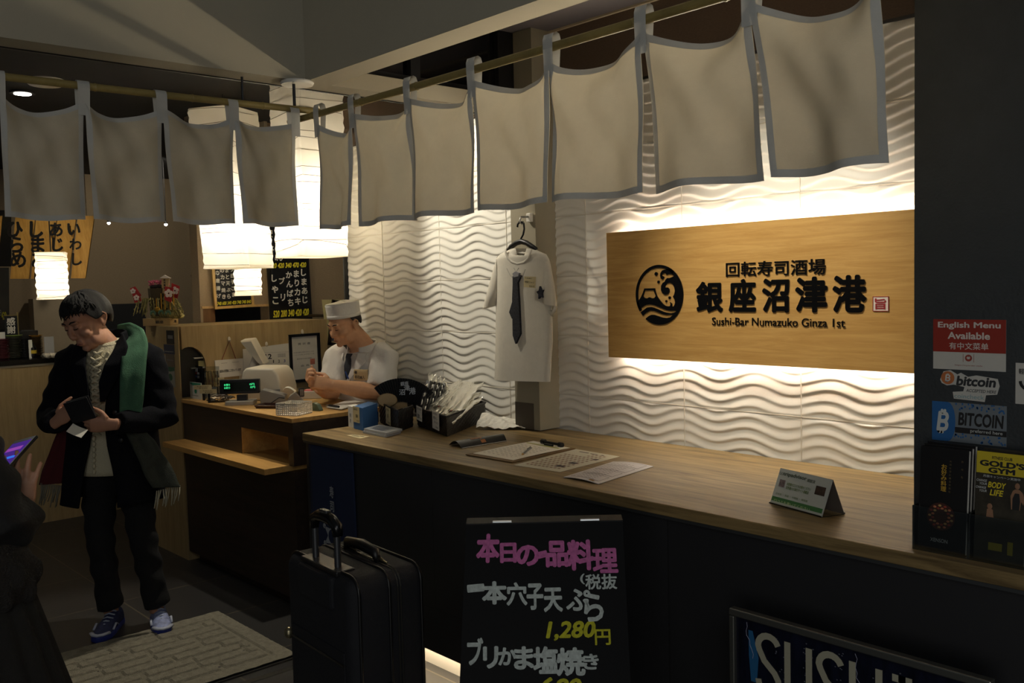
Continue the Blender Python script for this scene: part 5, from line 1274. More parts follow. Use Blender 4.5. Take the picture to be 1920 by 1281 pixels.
tuft('rice_ears', 292, 276, 560, -20, 12, 34, 1); tuft('rice_ears', 318, 330, 560, 26, 14, 30, 2); tuft('rice_ears', 290, 318, 556, 4, 14, 28, 3)
MB().tube([(cxl, 0, 0.06), (cxl, 0, kp(0, 548).z)], [0.06, 0.07], 12).build('straw_core', mat('dark_straw', (70, 58, 34), 0.8), kd)
bl_ = MB(); pinkm = mat('pink_blossom', (196, 96, 116), 0.7)
for i in range(40):
    bl_.ell((kp(272+33*rs.random(), 0).x, rs.uniform(-0.05, 0.03), kp(0, 534+9*rs.random()).z), (0.009, 0.009, 0.007), None, 7, 5)
bl_.build('blossom', pinkm, kd)
tw_ = MB(); tw_.tube([(kp(274, 0).x, -0.02, kp(0, 546).z), (kp(290, 0).x, -0.05, kp(0, 544).z), (kp(306, 0).x, -0.03, kp(0, 548).z), (kp(310, 0).x, 0, kp(0, 556).z)], 0.012, 8); tw_.build('dark_branch', mat('dark_bark', (40, 32, 26), 0.8), kd)
redo = mat('ornament_red', (172, 40, 36), 0.6); wo = mat('ornament_white', (226, 214, 204), 0.6)
def fanplate(pts, fx, fy, r, dy):
    P_ = [kp(*p) for p in pts]; m = MB()
    m.add([V((p.x, dy, p.z)) for p in P_]+[V((p.x, dy+0.004, p.z)) for p in P_], [(0, 1, 2, 3), (7, 6, 5, 4), (0, 4, 5, 1), (1, 5, 6, 2), (2, 6, 7, 3), (3, 7, 4, 0)])
    pl_ = m.build('red_plaque', redo, kd)
    fl = MB(); c_ = kp(fx, fy)
    for i in range(5):
        a_ = PI/2+2*PI*i/5; fl.ell((c_.x+r*0.62*cos(a_), dy-0.002, c_.z+r*0.62*sin(a_)), (r*0.45, 0.0015, r*0.45), None, 10, 5)
    fl.build('white_flower', wo, pl_)
    MB().ell((c_.x, dy-0.004, c_.z), (r*0.16, 0.001, r*0.16), None, 8, 4).build('flower_centre', printk, pl_)
fanplate([(262, 560), (274, 554), (263, 537), (253, 541)], 259, 546, 0.017, -0.065)
fanplate([(262, 568), (275, 564), (270, 547), (258, 551)], 266, 558, 0.018, -0.072)
fanplate([(318, 562), (330, 567), (335, 540), (319, 537)], 326, 550, 0.026, -0.075)
fanplate([(328, 556), (340, 560), (345, 537), (330, 531)], 336, 545, 0.024, -0.06)
p1_, p2_, p3_, p4_ = kp(311, 550), kp(323, 550), kp(325, 522), kp(311, 522)
m = MB(); m.add([V((p.x, dy, p.z)) for dy in (-0.055, -0.047) for p in (p1_, p2_, p3_, p4_)], [(0, 1, 2, 3), (7, 6, 5, 4), (0, 4, 5, 1), (1, 5, 6, 2), (2, 6, 7, 3), (3, 7, 4, 0)])
pk = m.build('wish_plaque', mat('pale_cedar', (176, 148, 100)), kd)
r1, r2, r3 = kp(308, 522), kp(328, 522), kp(317, 516)
MB().add([V((r.x, dy, r.z)) for dy in (-0.062, -0.042) for r in (r1, r2, r3)], [(0, 1, 2), (5, 4, 3), (0, 3, 4, 1), (1, 4, 5, 2), (2, 5, 3, 0)]).build('plaque_roof', wo, pk)
mb = MB(); 
for i, ch in enumerate('商売繁盛'): _one(mb, ch, (p1_.x+p2_.x)/2, p4_.z-0.012-0.016*i, 0.013, 0.013, 0.03, 0, 0, 0.0008, frame((0, -0.0555, 0), (1, 0, 0), (0, 0, 1)), cell=True)
mb.build('brush_writing', printk, pk)
gd = mat('gold_bead', (210, 160, 60), 0.3, 0.8)
MB().ell(kp(305, 580)+V((0, -0.085, 0)), (0.017, 0.006, 0.017), None, 16, 8).build('gold_coin', gd, kd, smooth=True)
for px, py in ((297, 587), (312, 586), (325, 587)):
    gm = MB(); c_ = kp(px, py)
    for i in range(5): gm.ell((c_.x+0.013*cos(PI*i/4), -0.085, c_.z+0.012*sin(PI*i/4)), (0.006, 0.004, 0.010), None, 8, 5)
    gm.build('pine_charm', mat('pine_green', (96, 130, 104), 0.7), kd)
for px in (287, 296, 303, 312, 319): 
    MB().tube([(kp(px, 0).x, -0.06, kp(0, 558).z), (kp(px+1, 0).x, -0.07, kp(0, 588).z)], 0.0035, 6).build('gold_cord', gd, kd)
# ------------------------------------------------------------------ menu boards, name boards, bar things
chalkb = mat('black_menu_board', (17, 17, 18), 0.35)
chalkw = mat('white_marker', (214, 210, 198), 0.8)
chalky = mat('yellow_marker', (206, 196, 44), 0.8)
paleframe = wood('pale_board_frame', (206, 170, 104), (186, 148, 84), (14, 14, 1.5))
def menuboard(label, pts, x, framem, cols, prices, upper=None):
    t, W, H, M = wallthing('menu_board', label, 'menu board', pts, chalkb, 0.012, 0.002, x)
    fm_ = MB(); b_ = 0.018
    for r in ((-b_, W+b_, -b_, 0), (-b_, W+b_, H, H+b_), (-b_, 0, 0, H), (W, W+b_, 0, H)): fm_.box(*r, -0.012, 0.006, M)
    fm_.build('frame', framem, t)
    n = len(cols); its = []; py = []
    for i, c_ in enumerate(cols):
        cx = W*(i+0.5)/n
        if c_: its.append((c_[0], cx, H*c_[1], H*c_[2], W/n*0.80, 0.03, 0, True, -4))
        if prices[i]: py.append((prices[i], cx, H*0.055, H*0.075*(1 if upper else 0.9), W/n*0.86, 0.04, 0.25))
    if upper:
        for i, p in enumerate(upper): py.append((p, W*(i+0.5)/n, H*0.575, H*0.055, W/n*0.86, 0.04, 0.25))
    if upper:
        its += [('安', W*0.06, H*0.92, H*0.09, W*0.14, 0.03), ('肝', W*0.07, H*0.74, H*0.09, W*0.14, 0.03), ('めじ', W*0.25, H*0.66, H*0.07, W*0.2, 0.03)]
    text(t, its, chalkw, M, 'white_writing', 0.001)
    text(t, py, chalky, M, 'yellow_prices', 0.001)
    return t
XB = XT
menuboard('small black menu board in a pale frame, left of the tall one', [(405.5, 575), (470, 570.5), (470, 478), (404, 478)], XB+0.02, paleframe,
          [('ギの唐揚げ', .50, .74), ('りのカマ焼き', .50, .76), ('なまと天ぷら', .50, .76), ('タラ白子ごま', .52, .74), ('イカ焼き', .52, .7), ('生ガキ', .52, .7), ('げそ', .5, .6)], ['740', '600', '340', '420', '740', '740', '840'])
menuboard('tall black menu board with white fish names and yellow prices', [(510, 599), (579, 594), (576, 424), (504, 424)], XB+0.06, mat('black_frame', (22, 20, 18), 0.4),
          [('しゃこ', .32, .36), ('ブリ', .32, .36), ('かんぱち', .32, .40), ('まりカキ', .33, .40), ('しまあじ', .34, .40)], ['520', '280', '340', '420', '420'], ['520', '420', '340', '470', '420'])
# wooden fish name boards hung over the bar
nbw = wood('name_board_wood', (214, 166, 84), (186, 136, 58), (18, 18, 1.2), 2.0, 0.55)
brush = mat('brush_ink', (22, 18, 14), 0.7)
def nameboard(label, word, bl, br, tr, tl, n):
    d = 6.75
    P = [dep(d-0.02*n, *bl), dep(d-0.02*n, *br), dep(d-0.09-0.02*n, *tr), dep(d-0.09-0.02*n, *tl)]
    t = thing('name_board', label, 'sign board', P[0]); o = P[0]; q = [p-o for p in P]
    M = frame((0, 0, 0), q[1], q[3]); W = q[1].length; H = q[3].length
    nn = V((M[0][2], M[1][2], M[2][2]))
    MB().add([p for p in q]+[p-nn*0.012 for p in q], [(0, 1, 2, 3), (7, 6, 5, 4), (0, 4, 5, 1), (1, 5, 6, 2), (2, 6, 7, 3), (3, 7, 4, 0)]).build('board', nbw, t)
    m = len(word); mb = MB()
    for i, ch in enumerate(word):
        _one(mb, ch, W*0.53, H*(0.93-0.235*(i+0.5)-0.04), W*0.80, W*0.80, 0.035, 0.1, 0, 0.0012, M, cell=True)
    mb.build('brush_writing', brush, t)
    c = (q[2]+q[3])/2
    MB().tube([c-nn*0.006, V((c.x, c.y, 2.8-o.z))], 0.002, 6).build('hanging_cord', blackm, t)
nameboard('wooden name board reading hirame, the leftmost complete one', 'ひらめ', (19, 523), (54, 523), (66, 405), (29, 405), 0)
nameboard('wooden name board reading shima-aji, second from the left and half behind the lantern', 'しまあじ', (58, 523), (94, 523), (107, 405), (68, 405), 1)
nameboard('wooden name board reading aji, third from the left', 'あじ', (98, 523), (128, 523), (143, 405), (108, 405), 2)
nameboard('wooden name board reading iwashi, the rightmost of the row', 'いわし', (133, 522), (160, 522), (177, 405), (146, 405), 3)
nameboard('wooden name board cut off by the left edge of the photo', 'たい', (-42, 524), (-8, 524), (3, 405), (-32, 405), 4)
# tall black banner strips and dark board behind the bar
q = onx(-6.6, 366, 606); a = onx(-6.6, 361, 520); b = onx(-6.6, 373, 520)
t = thing('shop_banner', 'narrow black cloth banner on a pole beside the pass-through', 'banner', (-6.6, q.y, 0))
MB().box(-0.008, 0.0, a.y-q.y, b.y-q.y, q.z-0.35, a.z).build('cloth', mat('black_cloth', (20, 20, 22), 0.9), t)
MB().tube([(0.006, a.y-q.y-0.012, a.z+0.012), (0.006, b.y-q.y+0.012, a.z+0.012)], 0.008, 8).tube([(0.004, b.y-q.y+0.006, 0), (0.004, b.y-q.y+0.006, a.z+0.02)], 0.007, 8).build('pole', blackm, t)
t, W, H, M = wallthing('menu_board', 'black menu board with yellow marks at the left edge behind the bar', 'menu board', [(-30, 626), (17, 622), (16, 502), (-30, 502)], chalkb, 0.012, 0.002, -8.4)
text(t, [('旬の', W*0.6, H*0.8, H*0.1, W*0.3, 0.02), ('本日', W*0.6, H*0.3, H*0.1, W*0.3, 0.02)], mat('dim_white_marker', (120, 118, 112), 0.8), M, 'white_writing', 0.001)
text(t, [('420', W*0.85, H*0.25, H*0.12, W*0.2, 0.02)], chalky, M, 'yellow_prices', 0.001)
MB().tube([(0.0, W*0.5, H), (0.0, W*0.5, 2.8-t.location.z)], 0.006, 6).build('hanging_rod', blackm, t)
t, W, H, M = wallthing('dark_cabinet', 'dark wall cabinet above the bar at the left edge', 'cabinet', [(-30, 500), (18, 500), (18, 395), (-30, 395)], mat('dark_cabinet_front', (36, 34, 34), 0.5), 0.05, 0.002, -8.45)
MB().box(W*0.5-0.003, W*0.5+0.003, 0.01, H-0.01, 0, 0.002, M).build('door_gap', blackm, t)
# plates and small things on the bar ledge
BZ = 1.18
def barq(px, py=664): 
    q = onx(-7.33, px, py); return V((-7.33, q.y, BZ))
def plate_proto(label, c, group, r=0.052):
    t = thing('stacked_plate', label, 'plate', (0, 0, 0), group=group)
    MB().lathe([(0, 0.0), (r*0.55, 0.0), (r*0.62, 0.004), (r, 0.0125), (r, 0.0145), (r*0.6, 0.006), (0, 0.006)], 20).build('dish', mat('plate_'+'_'.join(map(str, c)), c, 0.35), t, smooth='auto')
    return t
def stack(px, n, lab, c, topc=None, toplab=None, r=0.052, dx=0):
    q = barq(px); p = plate_proto(lab, c, lab.split(' in ')[-1]+' plates', r); p.location = q+V((dx, 0, 0))
    for i in range(1, n): dup(p, q+V((dx, 0.0015*sin(i*2.1), 0.0118*i)), i*0.7)
    if topc:
        t = plate_proto(toplab, topc, 'single coloured plates on top of the stacks', r)
        t.location = q+V((dx, 0, 0.0118*n))
stack(5, 12, 'dark pink plate in the leftmost stack on the bar ledge', (108, 52, 58))
stack(28, 13, 'olive grey plate in the tall stack right of the pink one', (78, 76, 60), (130, 150, 66), 'green plate on top of the olive grey stack', r=0.056)
stack(46, 12, 'charcoal plate in the narrow stack on the bar ledge', (50, 48, 46), r=0.036, dx=0.02)
stack(78, 12, 'tan plate in the stack behind the soy bottle', (96, 78, 44), (206, 150, 50), 'orange plate on top of the tan stack', r=0.046, dx=-0.12)
q = barq(59); t = thing('soy_bottle', 'small dark soy bottle with a yellow label on the bar ledge', 'bottle', q+V((0.03, 0, 0)))
MB().lathe([(0, 0), (0.026, 0), (0.028, 0.01), (0.028, 0.07), (0.012, 0.095), (0.012, 0.112), (0, 0.112)], 18).build('bottle', mat('dark_bottle', (26, 22, 20), 0.2), t, smooth='auto')
MB().lathe([(0.0286, 0.03), (0.0286, 0.055), (0.0282, 0.055), (0.0282, 0.03)], 18).build('label', mat('bottle_yellow', (190, 160, 40), 0.6), t)
q = barq(54); t = thing('chopstick_card', 'thin upright pale card between the plate stacks', 'card', q+V((0.05, 0, 0))); MB().box(-0.003, 0.003, -0.012, 0.012, 0, 0.13).build('card', paperm, t)
q = barq(93); t = thing('white_card', 'upright white card at the right end of the bar things', 'card', q+V((0, 0, 0))); MB().box(-0.003, 0.003, -0.033, 0.033, 0, 0.145).build('card', mat('grey_white_card', (176, 176, 172), 0.6), t); MB().box(-0.02, 0.02, -0.033, 0.033, 0, 0.006).build('foot', acrylic, t)
q = barq(80); t = thing('hand_towels', 'rolled white towels lying at the edge of the bar ledge', 'towel', q+V((0.20, 0, 0)))
for i in range(3): MB().tube([(-0.04, -0.035+0.035*i, 0.018), (0.05, -0.03+0.035*i, 0.018)], 0.018, 12).build('towel_roll', mat('towel_white', (214, 204, 184), 0.9, bump=0.3, bscale=200), t, smooth=True)
q = barq(36); t = thing('mini_banner', 'tiny black banner with white writing on a bamboo stand', 'banner', q+V((-0.12, 0, 0)))
MB().box(-0.001, 0.001, -0.055, 0.03, 0.13, 0.305).build('cloth', mat('black_cloth', (20, 20, 22)), t)
text(t, [('感謝', -0.0125, 0.235, 0.12, 0.055, 0.02, 0, True)], chalkw, frame((0.0015, 0, 0), (0, 1, 0), (0, 0, 1)))
MB().tube([(0.002, 0.034, 0), (0.002, 0.034, 0.33)], 0.004, 8).tube([(0.002, -0.06, 0.31), (0.002, 0.036, 0.31)], 0.003, 8).build('bamboo_pole', bamboo, t)
MB().box(-0.02, 0.02, 0.015, 0.055, 0, 0.012).build('foot', blackm, t)
q = barq(14); t = thing('dessert_card', 'small white card with a round dessert picture behind the pink plates', 'card', q+V((-0.14, 0, 0)))
MB().box(-0.002, 0.002, -0.045, 0.045, 0, 0.19).build('card', paperm, t); MB().ell((0.0022, 0, 0.12), (0.0006, 0.024, 0.022)).build('dessert_photo', mat('dessert_print', (96, 56, 30), 0.5), t)
q = barq(66); t = thing('black_napkin_box', 'black box behind the soy bottle on the bar ledge', 'box', q+V((-0.2, 0, 0))); MB().box(-0.05, 0.05, -0.07, 0.07, 0, 0.19).build('box', blackp, t, bevel=0.004); MB().box(-0.03, 0.03, -0.04, 0.04, 0.19, 0.194).build('slot', mat('slot_grey', (70, 70, 70), 0.5), t)
# ------------------------------------------------------------------ entrance floor things
# door mat
P = [onz(0.018, 110, 1256), onz(0.018, 490, 1290), onz(0.018, 540, 1212), onz(0.018, 411, 1141)]
# rectangle through the far corner, along the room axes
fx, fy = -4.41, 1.985
mm = mat('loop_pile_mat', (150, 144, 126), 0.95, var=0.22, vscale=45, bump=0.9, bscale=260)
t = thing('door_mat', 'grey beige carpet mat with a raised block pattern on the dark floor', 'mat', (fx, fy-1.25, 0))
ML, MW = 0.80, 1.25
MB().box(0, ML, 0, MW, 0.0, 0.008).build('rubber_base', mat('mat_rubber', (40, 38, 36), 0.8), t)
rm = random.Random(12)
def matf(u, v):
    x, y = ML*(0.01+0.98*u), MW*(0.01+0.98*v)
    e = min(x, ML-x, y, MW-y)
    z = 0.018
    if e > 0.10:
        r_ = int((x-0.1)/0.075); off = 0.11*(r_ % 2)+0.05*((r_*7) % 3)
        cx_ = ((y+off) % 0.22); fx_ = (x-0.1) % 0.075
        if min(cx_, 0.22-cx_) < 0.010 or min(fx_, 0.075-fx_) < 0.008: z -= 0.009
    elif e > 0.085: z -= 0.008
    return (x, y, z+0.0012*sin(57*u+31*v)*sin(83*v-40*u))
MB().grid(matf, 110, 150).build('pile', mm, t, smooth='auto')
# threshold strip
bx_ = MB().box(-3.545, -3.515, -0.4, 1.95, 0.0, 0.006).build('threshold_strip', mat('polished_steel', (200, 200, 196), 0.25, 1.0), None); tag(bx_, 'thin polished metal door track on the floor by the mat', 'door track')
# suitcase
sc_ = thing('suitcase', 'large black soft suitcase with its pull handle out, standing before the counter', 'suitcase', (0, 0, 0))
S0 = dep(2.8, 657, 1095); base = V((S0.x, S0.y, 0))
sc_.location = base
sfab = mat('black_suitcase_fabric', (22, 23, 28), 0.75, bump=0.25, bscale=500, var=0.1, vscale=20)
# corner at origin is the near vertical edge; back face runs along u, side face along v
view_d = V((CF.x, CF.y, 0)).normalized(); right_d = V((CR.x, CR.y, 0)).normalized()
th_ = math.radians(39)
vv = (right_d*cos(th_)+view_d*sin(th_)).normalized()      # side face direction (to the right)
uu = (-right_d*sin(th_)*1.0+view_d*cos(th_)).normalized()  # back face direction (away to the left)
UW, VW, SH_ = 0.46, 0.28, 0.735
MSu = Matrix(((uu.x, vv.x, 0, 0), (uu.y, vv.y, 0, 0), (0, 0, 1, 0), (0, 0, 0, 1)))
MB().box(0, UW, 0, VW, 0.045, SH_, MSu).build('body', sfab, sc_, smooth='auto', bevel=0.045)
pip = mat('black_piping', (12, 12, 13), 0.4)
def sloop(v_, o_=0.0):
    r = 0.05; pts = []
    for cu_, cz_, a0 in ((UW-r, SH_-r, 0), (r, SH_-r, 90), (r, 0.045+r, 180), (UW-r, 0.045+r, 270)):
        for k in range(5):
            a_ = math.radians(a0+22.5*k); pts.append(MSu @ V((cu_+(r+o_)*cos(a_), v_, cz_+(r+o_)*sin(a_))))
    return pts+[pts[0]]
for v_ in (0.028, 0.135, VW-0.028): MB().tube(sloop(v_, 0.001), 0.0055, 6).build('piping', pip, sc_, smooth=True)
zp = MB()
for dv in (0.165, 0.175): zp.tube(sloop(dv, 0.001), 0.003, 5)
zp.build('zip', mat('zip_metal', (70, 68, 62), 0.4, 0.7), sc_)
for c in ((0.05, 0.05), (UW-0.05, 0.05), (0.05, VW-0.05), (UW-0.05, VW-0.05)):
    w_ = MB().tube([MSu @ V((c[0]-0.014, c[1], 0.026)), MSu @ V((c[0]+0.014, c[1], 0.026))], 0.026, 16).build('wheel', blackp, sc_, smooth='auto')
    MB().box(c[0]-0.02, c[0]+0.02, c[1]-0.022, c[1]+0.022, 0.03, 0.06, MSu).build('wheel_housing', blackp, w_)
# pull handle on the back face (v near 0 side is the back face edge)
hp = [(0.16, 0.055), (0.36, 0.055)]
fab_panel = MB().box(0.05, UW-0.05, -0.004, 0.002, 0.12, 0.50, MSu).build('front_pocket', sfab, sc_, bevel=0.004)
MB().tube([MSu @ V((0.05+0.36*i/12, -0.006, 0.46)) for i in range(13)], 0.004, 6).build('pocket_zip', mat('zip_metal', (70, 68, 62)), sc_)
ua, ub = 0.15, 0.30
alu = mat('grey_handle_tube', (96, 98, 100), 0.35, 0.8)
for u_ in (ua, ub): MB().tube([MSu @ V((u_, 0.04, SH_-0.03)), MSu @ V((u_, 0.04, SH_+0.125))], 0.011, 10).build('handle_tube', alu, sc_, smooth='auto')
gr = MB(); gr.tube([MSu @ V((ua-0.005, 0.04, SH_+0.105)), MSu @ V((ua-0.002, 0.04, SH_+0.135)), MSu @ V((ua+0.03, 0.04, SH_+0.15)), MSu @ V(((ua+ub)/2, 0.04, SH_+0.154)), MSu @ V((ub-0.03, 0.04, SH_+0.15)), MSu @ V((ub+0.002, 0.04, SH_+0.135)), MSu @ V((ub+0.005, 0.04, SH_+0.105))], [0.016, 0.019, 0.019, 0.02, 0.019, 0.019, 0.016], 12)
gr.build('grip', mat('gloss_grip', (16, 16, 17), 0.25), sc_, smooth=True)
MB().box((ua+ub)/2-0.025, (ua+ub)/2+0.025, 0.03, 0.05, SH_+0.168, SH_+0.177, MSu).build('release_button', alu, sc_, bevel=0.003)
MB().box(ua-0.05, ub+0.05, 0.006, 0.075, SH_-0.012, SH_+0.006, MSu).build('handle_plate', mat('handle_plate_plastic', (34, 33, 32), 0.35), sc_, bevel=0.005)
MB().box(ua-0.04, ub+0.04, -0.01, 0.02, SH_-0.12, SH_-0.01, MSu).build('handle_housing', sfab, sc_, bevel=0.012)
MB().tube([MSu @ V((0.12, VW*0.6, SH_)), MSu @ V((0.135, VW*0.6, SH_+0.03)), MSu @ V((0.22, VW*0.6, SH_+0.038)), MSu @ V((0.315, VW*0.6, SH_+0.03)), MSu @ V((0.33, VW*0.6, SH_))], [0.010, 0.017, 0.019, 0.017, 0.010], 10).build('top_handle', pip, sc_, smooth=True)
MB().tube([MSu @ V((-0.002, VW*0.40, 0.36)), MSu @ V((-0.035, VW*0.42, 0.34)), MSu @ V((-0.04, VW*0.46, 0.24)), MSu @ V((-0.035, VW*0.48, 0.14)), MSu @ V((-0.002, VW*0.48, 0.12))], [0.010, 0.016, 0.018, 0.016, 0.01], 10).build('side_handle', pip, sc_, smooth=True)
MB().box(-0.010, 0.002, VW*0.40-0.022, VW*0.40+0.022, 0.35, 0.39, MSu).build('handle_mount', blackp, sc_, bevel=0.004)
for u_, v_, z_ in ((0.30, 0.172, SH_+0.004), (0.10, 0.172, SH_+0.004)): MB().tube([MSu @ V((u_-0.03, v_, z_+0.004)), MSu @ V((u_+0.03, v_+0.008, z_+0.004))], [0.003, 0.006], 8).build('zip_pull', mat('bright_zip_pull', (160, 150, 120), 0.3, 0.9), sc_)
q = MSu @ V((UW-0.03, -0.006, 0.46)); MB().ell((q.x, q.y, q.z), (0.016, 0.016, 0.02)).build('round_badge', mat('bright_zip_pull', (160, 150, 120)), sc_)
# A-frame chalk board
bd = thing('menu_easel', 'black A-frame board with pink, white and yellow chalk-pen writing', 'menu board', (0, 0, 0))
d0 = 2.62
TL, TR = dep(d0, 874, 985), dep(d0, 1168, 1001); BL_, BR_ = dep(d0-0.13, 862, 1281), dep(d0-0.13, 1182, 1281)
dn = (BL_-TL); dn2 = (BR_-TR)
k1_ = TL.z/(-dn.z); k2_ = TR.z/(-dn2.z); G0 = TL+dn*k1_; G1 = TR+dn2*k2_
TR.z = TL.z
bd.location = (G0.x, G0.y, 0); o7 = V((G0.x, G0.y, 0))
f0, f1, f2, f3 = V((0, 0, 0)), V((G1.x-o7.x, G1.y-o7.y, 0)), TR-o7, TL-o7
Mb = frame(f0, f1, f3); bw, bh = f1.length, f3.length
nb_ = V((Mb[0][2], Mb[1][2], Mb[2][2]))
gb = mat('matt_black_board', (9, 9, 10), 0.6, spec=0.15)
MB().add([f0, f1, f2, f3]+[p-nb_*0.012 for p in (f0, f1, f2, f3)], [(0, 1, 2, 3), (7, 6, 5, 4), (0, 4, 5, 1), (1, 5, 6, 2), (2, 6, 7, 3), (3, 7, 4, 0)]).build('front_board', gb, bd)
bk_ = V((-nb_.x, -nb_.y, 0)).normalized()*0.34
g0, g1 = f0+bk_*1.25, f1+bk_*1.25; g2, g3 = f2+bk_*0.12, f3+bk_*0.12
MB().add([g0, g1, g2, g3]+[p+bk_.normalized()*0.012 for p in (g0, g1, g2, g3)], [(0, 1, 2, 3), (7, 6, 5, 4), (0, 4, 5, 1), (1, 5, 6, 2), (2, 6, 7, 3), (3, 7, 4, 0)]).build('back_board', gb, bd)
MB().add([f3+V((0, 0, 0.002)), f2+V((0, 0, 0.002)), g2+V((0, 0, 0.008)), g3+V((0, 0, 0.008))], [(0, 1, 2, 3)]).build('top_strip', mat('dull_black', (26, 26, 26), 0.6), bd, solid=0.004)
for a_ in (0.17, 0.73):
    p0 = f3.lerp(f2, a_); p1 = f3.lerp(f2, a_+0.12); MB().tube([p0+V((0, 0, 0.006)), p1+V((0, 0, 0.006))], 0.005, 8).build('hinge', steel, bd)
def bpix(px, py):              # photo point -> position on the board face
    r_ = ray(px, py); o = o7; n = nb_
    t_ = (o-EYE).dot(n)/r_.dot(n); q = EYE+r_*t_-o
    return q.dot(V((Mb[0][0], Mb[1][0], Mb[2][0]))), q.dot(V((Mb[0][1], Mb[1][1], Mb[2][1])))
def bitem(s, x0, y0, x1, y1, bold, shear=0.0, tilt=0.0):
    a = bpix(x0, y1); b = bpix(x1, y0); return (s, (a[0]+b[0])/2, (a[1]+b[1])/2, b[1]-a[1], b[0]-a[0], bold, shear, False, tilt)
pinkc = mat('pink_marker', (196, 104, 160), 0.8, var=0.25, vscale=90); whitec = mat('white_chalk_pen', (188, 196, 190), 0.8, var=0.25, vscale=90); yelc = mat('yellow_chalk_pen', (190, 186, 34), 0.8, var=0.25, vscale=90)
text(bd, [bitem('本', 893, 1001, 936, 1056, .045, .05), bitem('日', 938, 1018, 968, 1056, .045), bitem('の', 968, 1022, 1010, 1062, .045), bitem('一', 1008, 1034, 1026, 1046, .03, 0, 12), bitem('品', 1024, 1014, 1064, 1064, .045), bitem('料', 1064, 1012, 1112, 1070, .045), bitem('理', 1112, 1028, 1157, 1075, .035)], pinkc, Mb, 'pink_writing', 0.001)
text(bd, [bitem('一', 876, 1096, 908, 1110, .03, 0, 4), bitem('本', 904, 1090, 950, 1134, .045), bitem('穴', 950, 1092, 988, 1136, .035), bitem('子', 988, 1094, 1018, 1144, .035), bitem('天', 1020, 1102, 1054, 1148, .035), bitem('ぷ', 1062, 1104, 1106, 1146, .03), bitem('ら', 1096, 1112, 1130, 1166, .03),
          bitem('(', 1088, 1076, 1096, 1096, .02), bitem('税抜', 1098, 1076, 1156, 1106, .025)], whitec, Mb, 'white_writing', 0.001)
text(bd, [bitem('ブ', 876, 1196, 906, 1248, .035), bitem('リ', 906, 1212, 934, 1254, .04), bitem('か', 934, 1214, 968, 1248, .04), bitem('ま', 964, 1212, 1000, 1256, .04), bitem('塩', 1000, 1212, 1046, 1264, .04), bitem('焼', 1044, 1214, 1096, 1268, .04), bitem('き', 1094, 1226, 1122, 1256, .035)], whitec, Mb, 'white_writing', 0.001)
text(bd, [bitem('1,280', 1024, 1164, 1116, 1202, .035, .2), bitem('円', 1116, 1180, 1144, 1210, .02), bitem('6', 1012, 1270, 1036, 1306, .035, .2), bitem('80', 1040, 1272, 1090, 1306, .035, .2)], yelc, Mb, 'yellow_writing', 0.001)
# framed SUSHI poster leaning in front of the counter
po = thing('poster_frame', 'silver framed dark blue poster with big pale SUSHI letters before the counter', 'poster', (0, 0, 0))
YQ = 2.12
TL, TR = ony(YQ, 1371, 1138), ony(YQ, 1862, 1270)
TR.z = TL.z; PW = TR.x-TL.x; PH = TL.z-0.02
po.location = (TL.x, YQ, 0.0); Mp = frame((0, 0, 0.0), (1, 0, 0), (0, -0.0, 1))
MB().box(0.004, PW-0.004, 0.0, 0.012, 0.02, PH+0.018).build('panel', mat('night_city_print', (16, 19, 36), 0.3, var=0.7, vscale=9, stretch=(3, 1, 0.8)), po)
alf = mat('aluminium_frame', (150, 150, 142), 0.32, 0.9)
b_ = 0.020
PT = TL.z
for nm, r in (('frame_top', (0, PW, PT-b_, PT)), ('frame_bottom', (0, PW, 0, b_)), ('frame_side', (0, b_*0.8, b_, PT-b_)), ('frame_side', (PW-b_*0.8, PW, b_, PT-b_))):
    MB().box(r[0], r[1], -0.012, 0.014, r[2], r[3]).build(nm, alf, po, bevel=0.003)
MB().prism([(PW*0.3, 0.0), (PW*0.34, 0.0), (PW*0.34, PT*0.7), (PW*0.3, PT*0.7)], -0.09, -0.014, Matrix(((1, 0, 0, 0), (0, 0, -1, 0), (0, 1, 0, 0), (0, 0, 0, 1)))).build('back_stand', alf, po)
Mq = frame((0, -0.0008, 0), (1, 0, 0), (0, 0, 1))
def ppx(px, py): q = ony(YQ-0.001, px, py); return q.x-TL.x, q.z
